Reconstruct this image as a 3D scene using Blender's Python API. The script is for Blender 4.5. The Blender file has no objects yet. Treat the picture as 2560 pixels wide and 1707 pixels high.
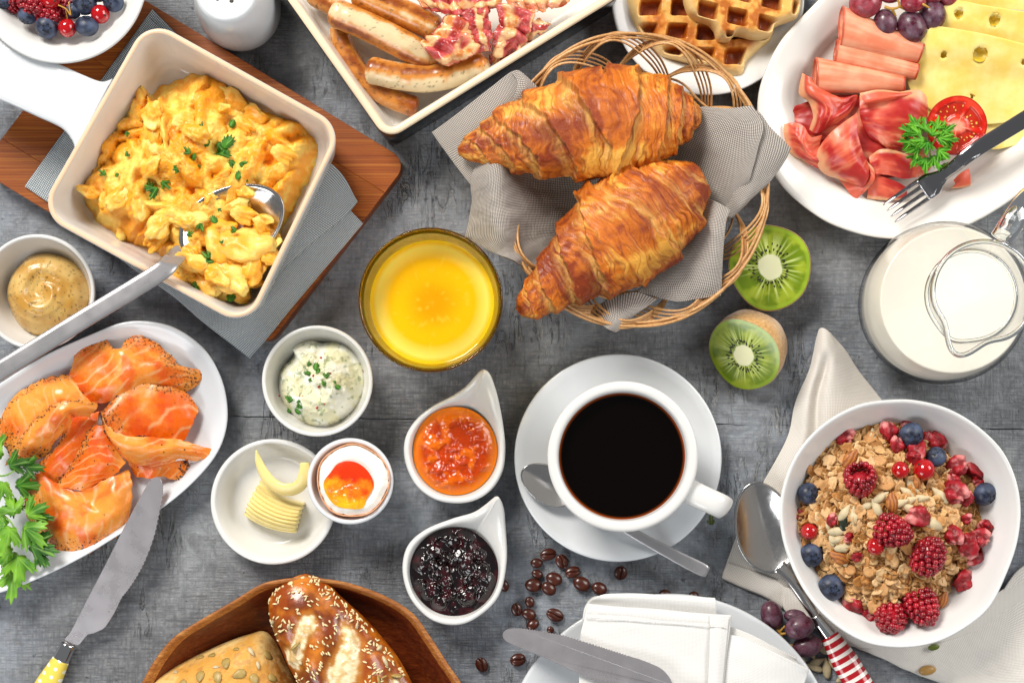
import bpy, bmesh, math, random
import numpy as np
from mathutils import Vector, Matrix, Euler
random.seed(7)
RNG = np.random.default_rng(11)
SC = bpy.context.scene
COL = SC.collection
# ------------------------------------------------------------------ camera, world, lamps, exposure
U, D, NX, NY = 0.028125, 120.0, 1280.0, 1034.0      # cm per photo pixel on the table, camera height (cm), point right below the camera
cam = bpy.data.cameras.new('camera'); cam_o = bpy.data.objects.new('camera', cam); COL.objects.link(cam_o)
cam_o.location = (0, 0, 1.2); cam.sensor_width = 36; cam.lens = 60
cam.shift_y = (NY - 853.5) / 2560.0; cam.clip_start = 0.05; cam.clip_end = 50
SC.camera = cam_o
w = bpy.data.worlds.new('World'); SC.world = w; w.use_nodes = True
bg = w.node_tree.nodes['Background']; bg.inputs[0].default_value = (0.93, 0.96, 1.0, 1); bg.inputs[1].default_value = 0.23
def area(name, loc, target, size, power, col):
    l = bpy.data.lights.new(name, 'AREA'); l.shape = 'RECTANGLE'; l.size, l.size_y = size; l.energy = power; l.color = col
    o = bpy.data.objects.new(name, l); COL.objects.link(o); o.location = loc
    o.rotation_euler = (Vector(target) - Vector(loc)).to_track_quat('-Z', 'Y').to_euler()
area('key_lamp', (-1.05, 1.7, 1.95), (0, 0.02, 0), (0.95, 0.95), 102, (1.0, 0.955, 0.89))
area('fill_lamp', (1.75, 0.75, 1.3), (0.1, 0, 0), (1.3, 1.1), 38, (1.0, 0.98, 0.95))
area('low_lamp', (-1.2, -1.5, 1.5), (0, 0, 0), (1.3, 1.0), 27, (0.95, 0.98, 1.0))
SC.view_settings.view_transform = 'Standard'; SC.view_settings.look = 'None'
SC.view_settings.exposure = -0.19; SC.view_settings.gamma = 1
SC.cycles.use_denoising = True
SC.cycles.max_bounces = 10; SC.cycles.transparent_max_bounces = 16; SC.cycles.transmission_bounces = 10
SC.cycles.sample_clamp_indirect = 8
# ------------------------------------------------------------------ photo pixel -> place on the table
def W(p, h=0.0):
    k = U * (D - h) / D
    return np.array([(p[0] - NX) * k, (NY - p[1]) * k, h])
def L(px, h=0.0): return px * U * (D - h) / D
class View:
    def __init__(s, x0, y0, k): s.x0, s.y0, s.k = x0, y0, k
    def px(s, x, y): return (s.x0 + x / s.k, s.y0 + y / s.k)
    def __call__(s, x, y, h=0.0): return W(s.px(x, y), h)
    def pts(s, l, h=0.0): return np.array([s(*q[:2], q[2] if len(q) > 2 else h) for q in l])
    def r(s, r, h=0.0): return L(r / s.k, h)
vA, vB, vC = View(0, 0, 2.6133), View(700, 0, 2.6133), View(1500, 0, 2.2189)
vD, vE, vF = View(0, 500, 2.6133), View(0, 1000, 2.2178), View(500, 780, 2.6133)
vG, vH, vI = View(1200, 1200, 2.6133), View(1700, 900, 1.943), View(1080, 60, 2.0098)
vJ, vK, vL = View(340, 1400, 2.8683), View(1740, 480, 2.8683), View(860, 540, 3.734)
vM, v0 = View(0, 780, 2.45), View(0, 0, 0.91875)
# ------------------------------------------------------------------ noise
def _h(ix, iy, iz):
    n = (ix * 374761393 + iy * 668265263 + iz * 1274126177) & 0xFFFFFFFF
    n = ((n ^ (n >> 13)) * 1103515245) & 0xFFFFFFFF
    n = ((n ^ (n >> 16)) * 2246822519) & 0xFFFFFFFF
    return ((n ^ (n >> 15)) & 0xFFFF) / 32767.5 - 1.0
def vn(x, y, z=0.0):
    x, y, z = np.broadcast_arrays(np.asarray(x, float), np.asarray(y, float), np.asarray(z, float))
    ix, iy, iz = (np.floor(a).astype(np.int64) for a in (x, y, z))
    fx, fy, fz = x - ix, y - iy, z - iz
    fx, fy, fz = (f * f * f * (f * (f * 6 - 15) + 10) for f in (fx, fy, fz))
    def lp(a, b, t): return a + (b - a) * t
    r = []
    for dz in (0, 1):
        a = lp(_h(ix, iy, iz + dz), _h(ix + 1, iy, iz + dz), fx)
        b = lp(_h(ix, iy + 1, iz + dz), _h(ix + 1, iy + 1, iz + dz), fx)
        r.append(lp(a, b, fy))
    return lp(r[0], r[1], fz)
def fbm(x, y, z=0.0, o=4, g=0.5):
    s, a, t = 0, 1.0, 0
    for i in range(o):
        f = 2.03 ** i
        s = s + a * vn(x * f + 17.3 * i, y * f - 9.1 * i, z * f + 3.7 * i); t += a; a *= g
    return s / t
def sst(a, b, x):
    t = np.clip((x - a) / (b - a), 0, 1); return t * t * (3 - 2 * t)
def hexc(s):
    v = [int(s[i:i + 2], 16) / 255 for i in (1, 3, 5)]
    return np.array([c / 12.92 if c <= 0.04045 else ((c + 0.055) / 1.055) ** 2.4 for c in v])
def cmix(a, b, t):
    a = hexc(a) if isinstance(a, str) else a; b = hexc(b) if isinstance(b, str) else b
    t = np.clip(np.asarray(t, float), 0, 1)[..., None]; return a * (1 - t) + b * t
# ------------------------------------------------------------------ curves
def cr(P, n, closed=False):
    P = np.asarray(P, float); m = len(P)
    if closed: Q = np.vstack([P[-1], P, P[0], P[1]]); segs = m
    else: Q = np.vstack([2 * P[0] - P[1], P, 2 * P[-1] - P[-2]]); segs = m - 1
    t = np.linspace(0, segs, n, endpoint=not closed); i = np.minimum(t.astype(int), segs - 1); f = (t - i)[:, None]
    a, b, c, d = Q[i], Q[i + 1], Q[i + 2], Q[i + 3]
    return 0.5 * (2 * b + (c - a) * f + (2 * a - 5 * b + 4 * c - d) * f * f + (3 * b - a - 3 * c + d) * f ** 3)
def closed(P, n):
    Q = cr(P, 24 * len(P), True); Q = np.vstack([Q, Q[:1]])
    s = np.r_[0, np.cumsum(np.linalg.norm(np.diff(Q, axis=0), axis=1))]
    t = np.linspace(0, s[-1], n, endpoint=False)
    return np.stack([np.interp(t, s, Q[:, k]) for k in range(Q.shape[1])], 1)
def roundpoly(P, r, n):
    P = np.asarray(P, float)[:, :2]; out = []
    for i in range(len(P)):
        a, b, c = P[i - 1], P[i], P[(i + 1) % len(P)]
        u, v = (a - b) / np.linalg.norm(a - b), (c - b) / np.linalg.norm(c - b)
        th = math.acos(np.clip(u @ v, -1, 1)); d = r / math.tan(th / 2)
        o = b + (u + v) / np.linalg.norm(u + v) * r / math.sin(th / 2)
        p, q = b + u * d - o, b + v * d - o
        a0 = math.atan2(p[1], p[0]); da = (math.atan2(q[1], q[0]) - a0 + math.pi) % (2 * math.pi) - math.pi
        for k in range(13): out.append(o + r * np.array([math.cos(a0 + da * k / 12), math.sin(a0 + da * k / 12)]))
    Q = np.array(out + out[:1]); s = np.r_[0, np.cumsum(np.linalg.norm(np.diff(Q, axis=0), axis=1))]
    t = np.linspace(0, s[-1], n, endpoint=False)
    return np.stack([np.interp(t, s, Q[:, 0]), np.interp(t, s, Q[:, 1])], 1)
def byangle(P, c, n):
    """resample a star-shaped outline at n even angles round c"""
    Q = np.asarray(P)[:, :2] - c[:2]; a = np.arctan2(Q[:, 1], Q[:, 0]); r = np.hypot(Q[:, 0], Q[:, 1])
    o = np.argsort(a); a, r = a[o], r[o]
    a = np.r_[a - 2 * math.pi, a, a + 2 * math.pi]; r = np.r_[r, r, r]
    th = np.linspace(-math.pi, math.pi, n, endpoint=False); R = np.interp(th, a, r)
    return np.stack([c[0] + R * np.cos(th), c[1] + R * np.sin(th)], 1)
# ------------------------------------------------------------------ meshes (all in cm, written in m)
ORG = {}
def tag(o, label=None, cat=None, group=None, kind=None):
    if label: o['label'] = label
    if cat: o['category'] = cat
    if group: o['group'] = group
    if kind: o['kind'] = kind
    return o
def thing(name, label, cat, loc, group=None):
    o = bpy.data.objects.new(name, None); COL.objects.link(o); o.empty_display_size = 0.01
    loc = np.asarray(loc, float); o.location = loc * 0.01; ORG[o] = loc
    return tag(o, label, cat, group)
def mk(name, VF, m, parent=None, loc=None, smooth=True, col=None, uv=None, label=None, cat=None, group=None, kind=None, attr=None):
    V, F = VF[0], VF[1]; V = np.asarray(V, float)
    if parent is not None: org = ORG[parent]
    else: org = np.asarray(loc if loc is not None else (V[:, 0].mean(), V[:, 1].mean(), V[:, 2].min()), float)
    me = bpy.data.meshes.new(name)
    F = [f.tolist() if isinstance(f, np.ndarray) else f for f in F] if not isinstance(F, np.ndarray) else F.tolist()
    me.from_pydata(((V - org) * 0.01).tolist(), [], F); me.update()
    if smooth: me.polygons.foreach_set('use_smooth', [True] * len(me.polygons))
    if col is not None:
        a = me.color_attributes.new('Col', 'FLOAT_COLOR', 'POINT')
        a.data.foreach_set('color', np.c_[col, np.ones(len(V))].astype(np.float32).ravel())
    if attr is not None:
        a = me.attributes.new('tone', 'FLOAT', 'POINT'); a.data.foreach_set('value', np.asarray(attr, np.float32))
    if uv is not None:
        l = me.uv_layers.new(name='UVMap'); idx = np.empty(len(me.loops), np.int32); me.loops.foreach_get('vertex_index', idx)
        l.data.foreach_set('uv', np.asarray(uv, np.float32)[idx].ravel())
    for x in (m if isinstance(m, (list, tuple)) else [m]): me.materials.append(x)
    o = bpy.data.objects.new(name, me); COL.objects.link(o); ORG[o] = org
    if parent is not None: o.parent = parent
    else: o.location = org * 0.01
    return tag(o, label, cat, group, kind)
def solidify(o, t, off=0.0):
    m = o.modifiers.new('thickness', 'SOLIDIFY'); m.thickness = t * 0.01; m.offset = off; return o
def kids(o): return [c for c in COL.objects if c.parent == o]
KID = {}
def dup(src, loc, rot=(0, 0, 0), scale=1.0, label=None, group=None):
    """a copy of a thing with copies of its parts and their sub-parts"""
    r = src.copy(); COL.objects.link(r); r.location = np.asarray(loc, float) * 0.01; r.rotation_euler = rot
    r.scale = (scale,) * 3 if np.isscalar(scale) else scale
    ORG[r] = np.asarray(loc, float)
    if label: r['label'] = label
    if group: r['group'] = group
    if src not in KID: KID[src] = [(c, kids(c)) for c in kids(src)]
    for ch, gs in KID[src]:
        c = ch.copy(); COL.objects.link(c); c.parent = r
        for g in gs:
            e = g.copy(); COL.objects.link(e); e.parent = c
    return r
def moveto(o, loc, rot=(0, 0, 0), scale=1.0):
    o.location = np.asarray(loc, float) * 0.01; o.rotation_euler = rot
    o.scale = (scale,) * 3 if np.isscalar(scale) else scale
    ORG[o] = np.asarray(loc, float); return o
def place(src, used, loc, rot=(0, 0, 0), scale=1.0, label=None, group=None):
    if not used:
        used.append(1)
        KID[src] = [(c, kids(c)) for c in kids(src)]
        moveto(src, loc, rot, scale)
        if label: src['label'] = label
        if group: src['group'] = group
        return src
    return dup(src, loc, rot, scale, label, group)
def loft(rings, cap0=True, cap1=True, wrap=True):
    n = len(rings[0]); V = np.vstack(rings); F = []
    i = np.arange(n if wrap else n - 1); j = (i + 1) % n
    for k in range(len(rings) - 1): F.append(np.stack([k * n + i, k * n + j, (k + 1) * n + j, (k + 1) * n + i], 1))
    F = [f for q in F for f in q]
    if cap0: F.append(list(range(n))[::-1])
    if cap1: F.append([(len(rings) - 1) * n + q for q in range(n)])
    return V, F
def ring(xy, z): return np.c_[np.asarray(xy)[:, :2], np.broadcast_to(z, len(xy))]
def shrink(xy, c, s): return c[:2] + (np.asarray(xy)[:, :2] - c[:2]) * s
def smoothprof(P, n):
    P = np.asarray(P, float); return cr(P, n)
def lathe(prof, c, n=96, f=None, rot=0.0):
    """prof: (r, z) list; f: radius factor by angle"""
    th = np.linspace(0, 2 * math.pi, n, endpoint=False); k = np.ones(n) if f is None else f(th)
    R = [np.c_[c[0] + r * k * np.cos(th + rot), c[1] + r * k * np.sin(th + rot), np.full(n, c[2] + z)] for r, z in prof]
    return loft(R, True, True)
def vessel(out, c, prof, base=None):
    """like lathe but rings are scaled copies of an outline; prof: (scale, z)"""
    return loft([ring(shrink(out, c, s), z) for s, z in prof])
def heap(out, c, z0, hf, nr=60):
    n = len(out); c = np.asarray(c)[:2]
    s = np.arange(1, nr + 1) / nr
    XY = np.vstack([c[None]] + [c + (out[:, :2] - c) * q for q in s]); S = np.r_[0, np.repeat(s, n)]
    z = z0 + hf(XY[:, 0], XY[:, 1], S)
    F = [[0, 1 + i, 1 + (i + 1) % n] for i in range(n)]
    i = np.arange(n); j = (i + 1) % n
    for k in range(nr - 1):
        a, b = 1 + k * n, 1 + (k + 1) * n
        F += np.stack([a + i, b + i, b + j, a + j], 1).tolist()
    return np.c_[XY, z], F, S
def sheet(ctrl, nu, nv):
    """rows of (x, y, z): smooth sheet through them -> V, F, UV in cm"""
    A = np.array(ctrl, float)
    B = np.stack([cr(A[:, j], nv) for j in range(A.shape[1])], 1)
    G = np.stack([cr(B[i], nu) for i in range(nv)], 0)
    du = np.r_[0, np.cumsum(np.linalg.norm(np.diff(G, axis=1), axis=2).mean(0))]
    dv = np.r_[0, np.cumsum(np.linalg.norm(np.diff(G, axis=0), axis=2).mean(1))]
    uu, vv = np.meshgrid(du, dv)
    idx = np.arange(nu * nv).reshape(nv, nu)
    F = np.stack([idx[:-1, :-1], idx[:-1, 1:], idx[1:, 1:], idx[1:, :-1]], -1).reshape(-1, 4)
    return G.reshape(-1, 3), F, np.c_[uu.ravel(), vv.ravel()]
def gridnormals(V, nu, nv):
    G = V.reshape(nv, nu, 3); a = np.gradient(G, axis=1); b = np.gradient(G, axis=0)
    n = np.cross(a, b); n /= np.linalg.norm(n, axis=2, keepdims=True) + 1e-9; return n.reshape(-1, 3)
def tube(path, rad, seg=10, up=None, caps=True):
    """rad: number, list of radii, or (side, up) pairs"""
    P = np.asarray(path, float); n = len(P); T = np.gradient(P, axis=0); T /= np.linalg.norm(T, axis=1, keepdims=True) + 1e-12
    R = np.asarray(rad, float)
    if R.ndim == 0: R = np.full((n, 2), R)
    elif R.ndim == 1: R = np.c_[R, R] if len(R) == n else np.tile(R, (n, 1))
    th = np.linspace(0, 2 * math.pi, seg, endpoint=False); rings = []
    u = np.array(up if up is not None else (0, 0, 1.0))
    if up is None and abs(T[0] @ u) > 0.9: u = np.array([1.0, 0, 0])
    for i in range(n):
        s = np.cross(T[i], u); s /= np.linalg.norm(s) + 1e-9; b = np.cross(s, T[i])
        if up is None: u = b
        rings.append(P[i] + np.outer(np.cos(th) * R[i, 0], s) + np.outer(np.sin(th) * R[i, 1], b))
    return loft(rings, caps, caps)
def inset(xy, d):
    a = np.roll(xy, 1, 0); b = np.roll(xy, -1, 0); t = b - a; t /= np.linalg.norm(t, axis=1, keepdims=True) + 1e-9
    nrm = np.c_[-t[:, 1], t[:, 0]]
    area = 0.5 * np.sum(xy[:, 0] * np.roll(xy[:, 1], -1) - np.roll(xy[:, 0], -1) * xy[:, 1])
    return xy + nrm * d * (1 if area > 0 else -1)
def prism(xy, zf, t, bev=0.0):
    xy = np.asarray(xy)[:, :2]; z = (lambda q: zf(q[:, 0], q[:, 1])) if callable(zf) else (lambda q: np.full(len(q), zf))
    if bev:
        i = inset(xy, bev)
        R = [np.c_[i, z(i)], np.c_[xy, z(xy) + bev], np.c_[xy, z(xy) + t - bev], np.c_[i, z(i) + t]]
    else: R = [np.c_[xy, z(xy)], np.c_[xy, z(xy) + t]]
    return loft(R)
_ico = {}
def ico(s):
    if s not in _ico:
        b = bmesh.new(); bmesh.ops.create_icosphere(b, subdivisions=s, radius=1); b.verts.ensure_lookup_table()
        _ico[s] = (np.array([v.co[:] for v in b.verts]), [[v.index for v in f.verts] for f in b.faces]); b.free()
    return _ico[s]
def rotm(rx=0, ry=0, rz=0): return np.array(Euler((rx, ry, rz)).to_matrix())
def blob(c, r, s=3, amp=0.0, fr=1.0, seed=0.0, rot=None, o=3):
    V, F = ico(s); V = V.copy()
    if amp: V = V * (1 + amp * fbm(V[:, 0] * fr + seed, V[:, 1] * fr + seed * 1.7, V[:, 2] * fr, o))[:, None]
    V = V * np.asarray(r, float)
    if rot is not None: V = V @ np.asarray(rot).T
    return V + np.asarray(c, float), F
def join(parts):
    V, F, o = [], [], 0
    for p in parts:
        V.append(p[0]); F += [[q + o for q in f] for f in p[1]]; o += len(p[0])
    return np.vstack(V), F
# ------------------------------------------------------------------ materials
class N:
    def __init__(s, name, rough=0.5, **kw):
        s.m = bpy.data.materials.new(name); s.m.use_nodes = True; s.t = s.m.node_tree
        s.b = s.t.nodes['Principled BSDF']; s.set('Roughness', rough)
        for k, v in kw.items(): s.set(k.replace('_', ' '), v)
        s._c = None
    def put(s, sock, v):
        if hasattr(v, 'is_output') or isinstance(v, bpy.types.NodeSocket): s.t.links.new(v, sock)
        elif isinstance(v, str): sock.default_value = (*hexc(v), 1)
        elif isinstance(v, np.ndarray): sock.default_value = (*v, 1) if len(v) == 3 and len(sock.default_value) == 4 else tuple(v)
        elif isinstance(v, tuple) and hasattr(sock.default_value, '__len__') and len(sock.default_value) == 4 and len(v) == 3: sock.default_value = (*v, 1)
        else: sock.default_value = v
    def set(s, k, v): s.put(s.b.inputs[k], v); return s
    def node(s, ty, **kw):
        n = s.t.nodes.new(ty)
        for k, v in kw.items(): setattr(n, k, v)
        return n
    def co(s, scale=(1, 1, 1), uv=False, rot=(0, 0, 0), loc=(0, 0, 0)):
        tc = s.node('ShaderNodeTexCoord'); mp = s.node('ShaderNodeMapping')
        k = 1 if uv else 100
        mp.inputs['Scale'].default_value = tuple(q * k for q in scale); mp.inputs['Rotation'].default_value = rot; mp.inputs['Location'].default_value = loc
        s.t.links.new(tc.outputs['UV' if uv else 'Object'], mp.inputs[0]); return mp.outputs[0]
    def noise(s, scale=1.0, detail=4, rough=0.55, co=None, dist=0.0):
        n = s.node('ShaderNodeTexNoise'); s.put(n.inputs['Vector'], co if co is not None else s.co())
        n.inputs['Scale'].default_value = scale; n.inputs['Detail'].default_value = detail; n.inputs['Roughness'].default_value = rough; n.inputs['Distortion'].default_value = dist
        return n.outputs[0]
    def vor(s, scale=1.0, feature='F1', co=None, rnd=1.0):
        n = s.node('ShaderNodeTexVoronoi', feature=feature); s.put(n.inputs['Vector'], co if co is not None else s.co())
        n.inputs['Scale'].default_value = scale; n.inputs['Randomness'].default_value = rnd; return n.outputs[0]
    def wave(s, scale=1.0, co=None, dist=0.0, dir='X', detail=2, dscale=1.0):
        n = s.node('ShaderNodeTexWave', bands_direction=dir); s.put(n.inputs['Vector'], co if co is not None else s.co())
        n.inputs['Scale'].default_value = scale; n.inputs['Distortion'].default_value = dist; n.inputs['Detail'].default_value = detail; n.inputs['Detail Scale'].default_value = dscale
        return n.outputs['Fac']
    def ramp(s, f, stops):
        n = s.node('ShaderNodeValToRGB'); s.put(n.inputs[0], f); e = n.color_ramp.elements
        while len(e) < len(stops): e.new(0.5)
        for q, (p, c) in zip(e, stops):
            q.position = p; q.color = (*hexc(c), 1) if isinstance(c, str) else (c, c, c, 1)
        return n.outputs[0]
    def math(s, op, a, b=0.0, clamp=False):
        n = s.node('ShaderNodeMath', operation=op, use_clamp=clamp); s.put(n.inputs[0], a); s.put(n.inputs[1], b); return n.outputs[0]
    def mix(s, f, a, b, mode='MIX'):
        n = s.node('ShaderNodeMix', data_type='RGBA', blend_type=mode); s.put(n.inputs[0], f); s.put(n.inputs[6], a); s.put(n.inputs[7], b); return n.outputs[2]
    def col(s, name='Col'):
        n = s.node('ShaderNodeAttribute'); n.attribute_name = name; return n.outputs['Color']
    def fac(s, name='tone'):
        n = s.node('ShaderNodeAttribute'); n.attribute_name = name; return n.outputs['Fac']
    def rnd(s): return s.node('ShaderNodeObjectInfo').outputs['Random']
    def bump(s, h, strength=0.5, dist=0.05):
        n = s.node('ShaderNodeBump'); n.inputs['Strength'].default_value = strength; n.inputs['Distance'].default_value = dist * 0.01
        s.put(n.inputs['Height'], h); s.t.links.new(n.outputs[0], s.b.inputs['Normal']); return s
    def sss(s, w, rad=(1, .5, .3), scale=0.2):
        s.set('Subsurface Weight', w); s.b.inputs['Subsurface Radius'].default_value = rad; s.set('Subsurface Scale', scale * 0.01); return s
def foodmat(name, rough=0.4, sss=0.0, srad=(1, .5, .25), sscale=0.3, bscale=8, bstr=0.3, bdist=0.04, spec=0.5, coat=0.0, detail=4, fine=None):
    """base colour from the mesh's own colours, fine relief from noise"""
    n = N(name, rough); c = n.col(); nz = n.noise(bscale, detail)
    if fine: c = n.mix(fine, c, n.mix(1.0, c, n.ramp(n.noise(bscale * 2.5, 3), [(0.3, 0.55), (0.7, 1.0)]), 'MULTIPLY'))
    n.set('Base Color', c); n.set('Specular IOR Level', spec)
    if coat: n.set('Coat Weight', coat); n.set('Coat Roughness', 0.12)
    if sss: n.sss(sss, srad, sscale)
    if bstr: n.bump(nz, bstr, bdist)
    return n.m
def plain(name, c, rough=0.4, sss=0, spec=0.5, bscale=0, bstr=0.2, coat=0, vary=0.0, metallic=0.0, sscale=0.2, srad=(1, .5, .3)):
    n = N(name, rough)
    if vary:
        c = n.mix(n.ramp(n.noise(1.5, 3), [(0.35, 0.0), (0.7, 1.0)]), c, tuple(hexc(c) * (1 - vary)))
        n.set('Base Color', c)
    else: n.set('Base Color', c)
    n.set('Specular IOR Level', spec); n.set('Metallic', metallic)
    if sss: n.sss(sss, srad, sscale)
    if coat: n.set('Coat Weight', coat); n.set('Coat Roughness', 0.05)
    if bscale: n.bump(n.noise(bscale, 4), bstr, 0.03)
    return n.m
# porcelain and metal
def porc(name, c, rough=0.13):
    n = N(name, rough); n.set('Base Color', c); n.set('Specular IOR Level', 0.5)
    n.set('Roughness', n.ramp(n.noise(0.8, 3), [(0.3, rough * 0.8), (0.7, rough * 1.5)])); return n.m
M_PORC = porc('white_porcelain', '#dcdbd8')
M_PORC2 = porc('cool_white_porcelain', '#d8dbde', 0.1)
M_PORC3 = porc('milk_glass', '#dfdfdd', 0.16)
M_STEEL = None
def steel(name, c, rough):
    n = N(name, rough, Metallic=1.0); n.set('Base Color', c)
    n.set('Roughness', n.ramp(n.noise(3, 3, co=n.co((1, 1, 1))), [(0.3, rough * 0.75), (0.75, rough * 1.35)])); return n.m
M_STEEL = steel('stainless_steel', '#cfccca', 0.17)
M_BRUSH = steel('brushed_steel', '#d6d0cd', 0.3)
def satin(name, c, met=.55, rough=.3):
    n = N(name, rough, Metallic=met); g = n.noise(1.2, 4, co=n.co((.6, .6, 1))); n.set('Base Color', n.mix(n.math('MULTIPLY', g, .3), c, tuple(hexc(c) * .8))); n.set('Roughness', n.ramp(g, [(.3, rough * .8), (.7, rough * 1.4)])); return n.m
M_SATIN = satin('satin_steel', '#a9a7a9')
M_CHROME = steel('chrome', '#d8d8d8', 0.06)
def linen(name, light, dark, per, bstr=0.5, mixf=1.0, slub=0.25):
    n = N(name, 0.9); n.set('Specular IOR Level', 0.15); n.set('Sheen Weight', 0.2)
    uv = n.co((1, 1, 1), True); wob = n.noise(1.2, 3, co=uv)
    wx = n.wave(per, uv, 0.8, 'X', 2, 0.6); wy = n.wave(per, uv, 0.8, 'Y', 2, 0.6)
    h = n.math('MULTIPLY', wx, wy)
    sl = n.math('ADD', n.noise(6, 2, co=n.co((0.05, 1.6, 1), True)), n.noise(6, 2, co=n.co((1.6, 0.05, 1), True)))
    c = n.mix(n.math('MULTIPLY', n.ramp(h, [(0.12, 0.0), (0.42, 1.0)]), mixf), dark, light)
    c = n.mix(slub, c, n.mix(1.0, c, n.ramp(sl, [(0.35, 0.5), (0.65, 1.0)]), 'MULTIPLY'))
    n.set('Base Color', c); n.bump(n.math('ADD', h, n.math('MULTIPLY', wob, 3.0)), bstr, 0.03); return n.m
M_LINEN_B = linen('beige_linen', '#e2dad0', '#6e6660', 2.8, 0.6, 0.85, 0.6)
M_LINEN_G = linen('grey_blue_linen', '#eef1ee', '#66717a', 2.6, 0.7, 0.9, 0.9)
M_LINEN_W = linen('white_linen', '#ece8e2', '#cfc8be', 3.0, 0.35, 1.0, 0.12)
M_COTTON = linen('white_cotton', '#f0efec', '#d8d6d2', 3.4, 0.25, 1.0, 0.10)
# a label for each of many alike bits: the nearest landmark not yet used, and on which side of it the bit lies
def near(prefix, x, y, marks, used, sides=('just above', 'just below', 'on the spoon side of', 'on the far side of'), must=16):
    for nm, mx, my in sorted(marks, key=lambda q: (q[1] - x) ** 2 + (q[2] - y) ** 2):
        dx, dy = x - mx, y - my
        sd = (sides[0] if dy < 0 else sides[1]) if abs(dy) > abs(dx) else (sides[2] if dx < 0 else sides[3])
        t = prefix + ' ' + sd + ' ' + nm
        if t not in used: used.add(t); return t
    return prefix
# ================================================================== the table
def table_mat():
    n = N('worn_grey_paint', 0.5); c0 = n.co()
    big = n.noise(0.10, 4, 0.6); mid = n.noise(0.75, 6, 0.68, dist=0.8); tint = n.noise(0.06, 2, 0.5, co=n.co((1, 1, 1), loc=(5, 2, 0)))
    hx = n.noise(1.0, 4, 0.62, co=n.co((0.5, 6.5, 1))); vx = n.noise(1.0, 4, 0.62, co=n.co((5.5, 0.6, 1)))
    hatch = n.math('MULTIPLY', n.ramp(hx, [(0.40, 0.0), (0.60, 1.0)]), n.ramp(vx, [(0.38, 0.15), (0.62, 1.0)]))
    dots = n.ramp(n.vor(2.3, 'F1'), [(0.06, 1.0), (0.2, 0.35), (0.5, 0.0)])
    base = n.mix(n.ramp(big, [(0.36, 0.0), (0.64, 1.0)]), '#606267', '#95989b')
    base = n.mix(n.ramp(tint, [(0.4, 0.0), (0.62, 0.5)]), base, '#7f8a9a')
    base = n.mix(n.ramp(mid, [(0.40, 0.0), (0.62, 0.6)]), base, '#4a4a4c')
    base = n.mix(n.math('MULTIPLY', hatch, 0.38), base, '#b0b2b3')
    base = n.mix(n.math('MULTIPLY', dots, 0.26), base, '#b9bcbd')
    # raised brush ridges and drips, mostly across the table
    rd = n.noise(1.0, 5, 0.6, co=n.co((1.15, 0.2, 1)), dist=0.9)
    line = n.math('MULTIPLY', n.ramp(n.math('ABSOLUTE', n.math('SUBTRACT', rd, 0.5)), [(0.0, 1.0), (0.010, 0.0)]), n.ramp(n.noise(0.16, 4), [(0.54, 0.0), (0.64, 1.0)]))
    base = n.mix(n.math('MULTIPLY', line, 0.7), base, '#2e2e31')
    lit = n.math('MULTIPLY', n.ramp(n.math('ABSOLUTE', n.math('SUBTRACT', rd, 0.53)), [(0.0, 1.0), (0.014, 0.0)]), n.ramp(n.noise(0.16, 4), [(0.52, 0.0), (0.64, 1.0)]))
    base = n.mix(n.math('MULTIPLY', lit, 0.5), base, '#c4c2bb')
    fl = n.math('MULTIPLY', n.ramp(n.noise(2.0, 7, 0.72, dist=1.4), [(0.64, 0.0), (0.70, 1.0)]), n.ramp(n.noise(0.22, 3), [(0.45, 0.0), (0.58, 1.0)]))
    base = n.mix(n.math('MULTIPLY', fl, 0.75), base, '#c3bdaf')
    pit = n.math('MULTIPLY', n.ramp(n.noise(1.6, 7, 0.72, co=n.co((1, 1, 1), loc=(9, 4, 0))), [(0.30, 1.0), (0.36, 0.0)]), 0.7)
    base = n.mix(pit, base, '#333336')
    speck = n.ramp(n.vor(2.2, 'F1', co=n.co((1, 1, 1), loc=(3, 7, 0))), [(0.03, 1.0), (0.06, 0.0)])
    base = n.mix(n.math('MULTIPLY', speck, 0.6), base, '#d0cabc')
    n.set('Base Color', base)
    n.set('Roughness', n.ramp(mid, [(0.3, 0.3), (0.7, 0.58)])); n.set('Specular IOR Level', 0.5)
    h = n.math('ADD', n.math('MULTIPLY', hatch, 0.5), n.math('MULTIPLY', mid, 1.0))
    h = n.math('SUBTRACT', h, n.math('MULTIPLY', line, 0.9)); h = n.math('ADD', h, n.math('MULTIPLY', fl, 0.7)); h = n.math('ADD', h, n.math('MULTIPLY', lit, 0.6))
    n.bump(n.math('SUBTRACT', h, pit), 0.85, 0.08); return n.m
M_TABLE = table_mat()
def board_piece(name, xy, z0, z1, bev, m, parent=None, **kw):
    return mk(name, prism(xy, z0, z1 - z0, bev), m, parent, smooth=False, **kw)
tt = mk('tabletop', prism(np.array([(-52, -36), (52, -36), (52, 42), (-52, 42)]), -3.2, 1.9), M_TABLE, loc=(0, 0, -3.2), smooth=False, kind='structure')
ya, yb = W((560, 1040))[1], W((1906, 1062))[1]; sl = (yb - ya) / (W((1906, 0))[0] - W((560, 0))[0]); y_at = lambda x: ya + sl * (x - W((560, 0))[0])
# two long planks meeting in the worn horizontal joint
xs = np.linspace(-52, 52, 160)
edge = np.array([y_at(x) for x in xs]) + 0.05 * fbm(xs * 1.3, 0 * xs, 3.0)
for s in (1, -1):
    e = np.c_[xs, edge + s * (0.006 + 0.03 * sst(-.25, .35, fbm(xs * .35, 0 * xs, 9.0)))]
    far = 42 if s > 0 else -36
    xy = np.vstack([e, [(52, far), (-52, far)]]) if s > 0 else np.vstack([[(-52, far), (52, far)], e[::-1]])
    mk('plank', prism(xy, -1.296, 1.3, 0.0), M_TABLE, tt, smooth=False)
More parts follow.
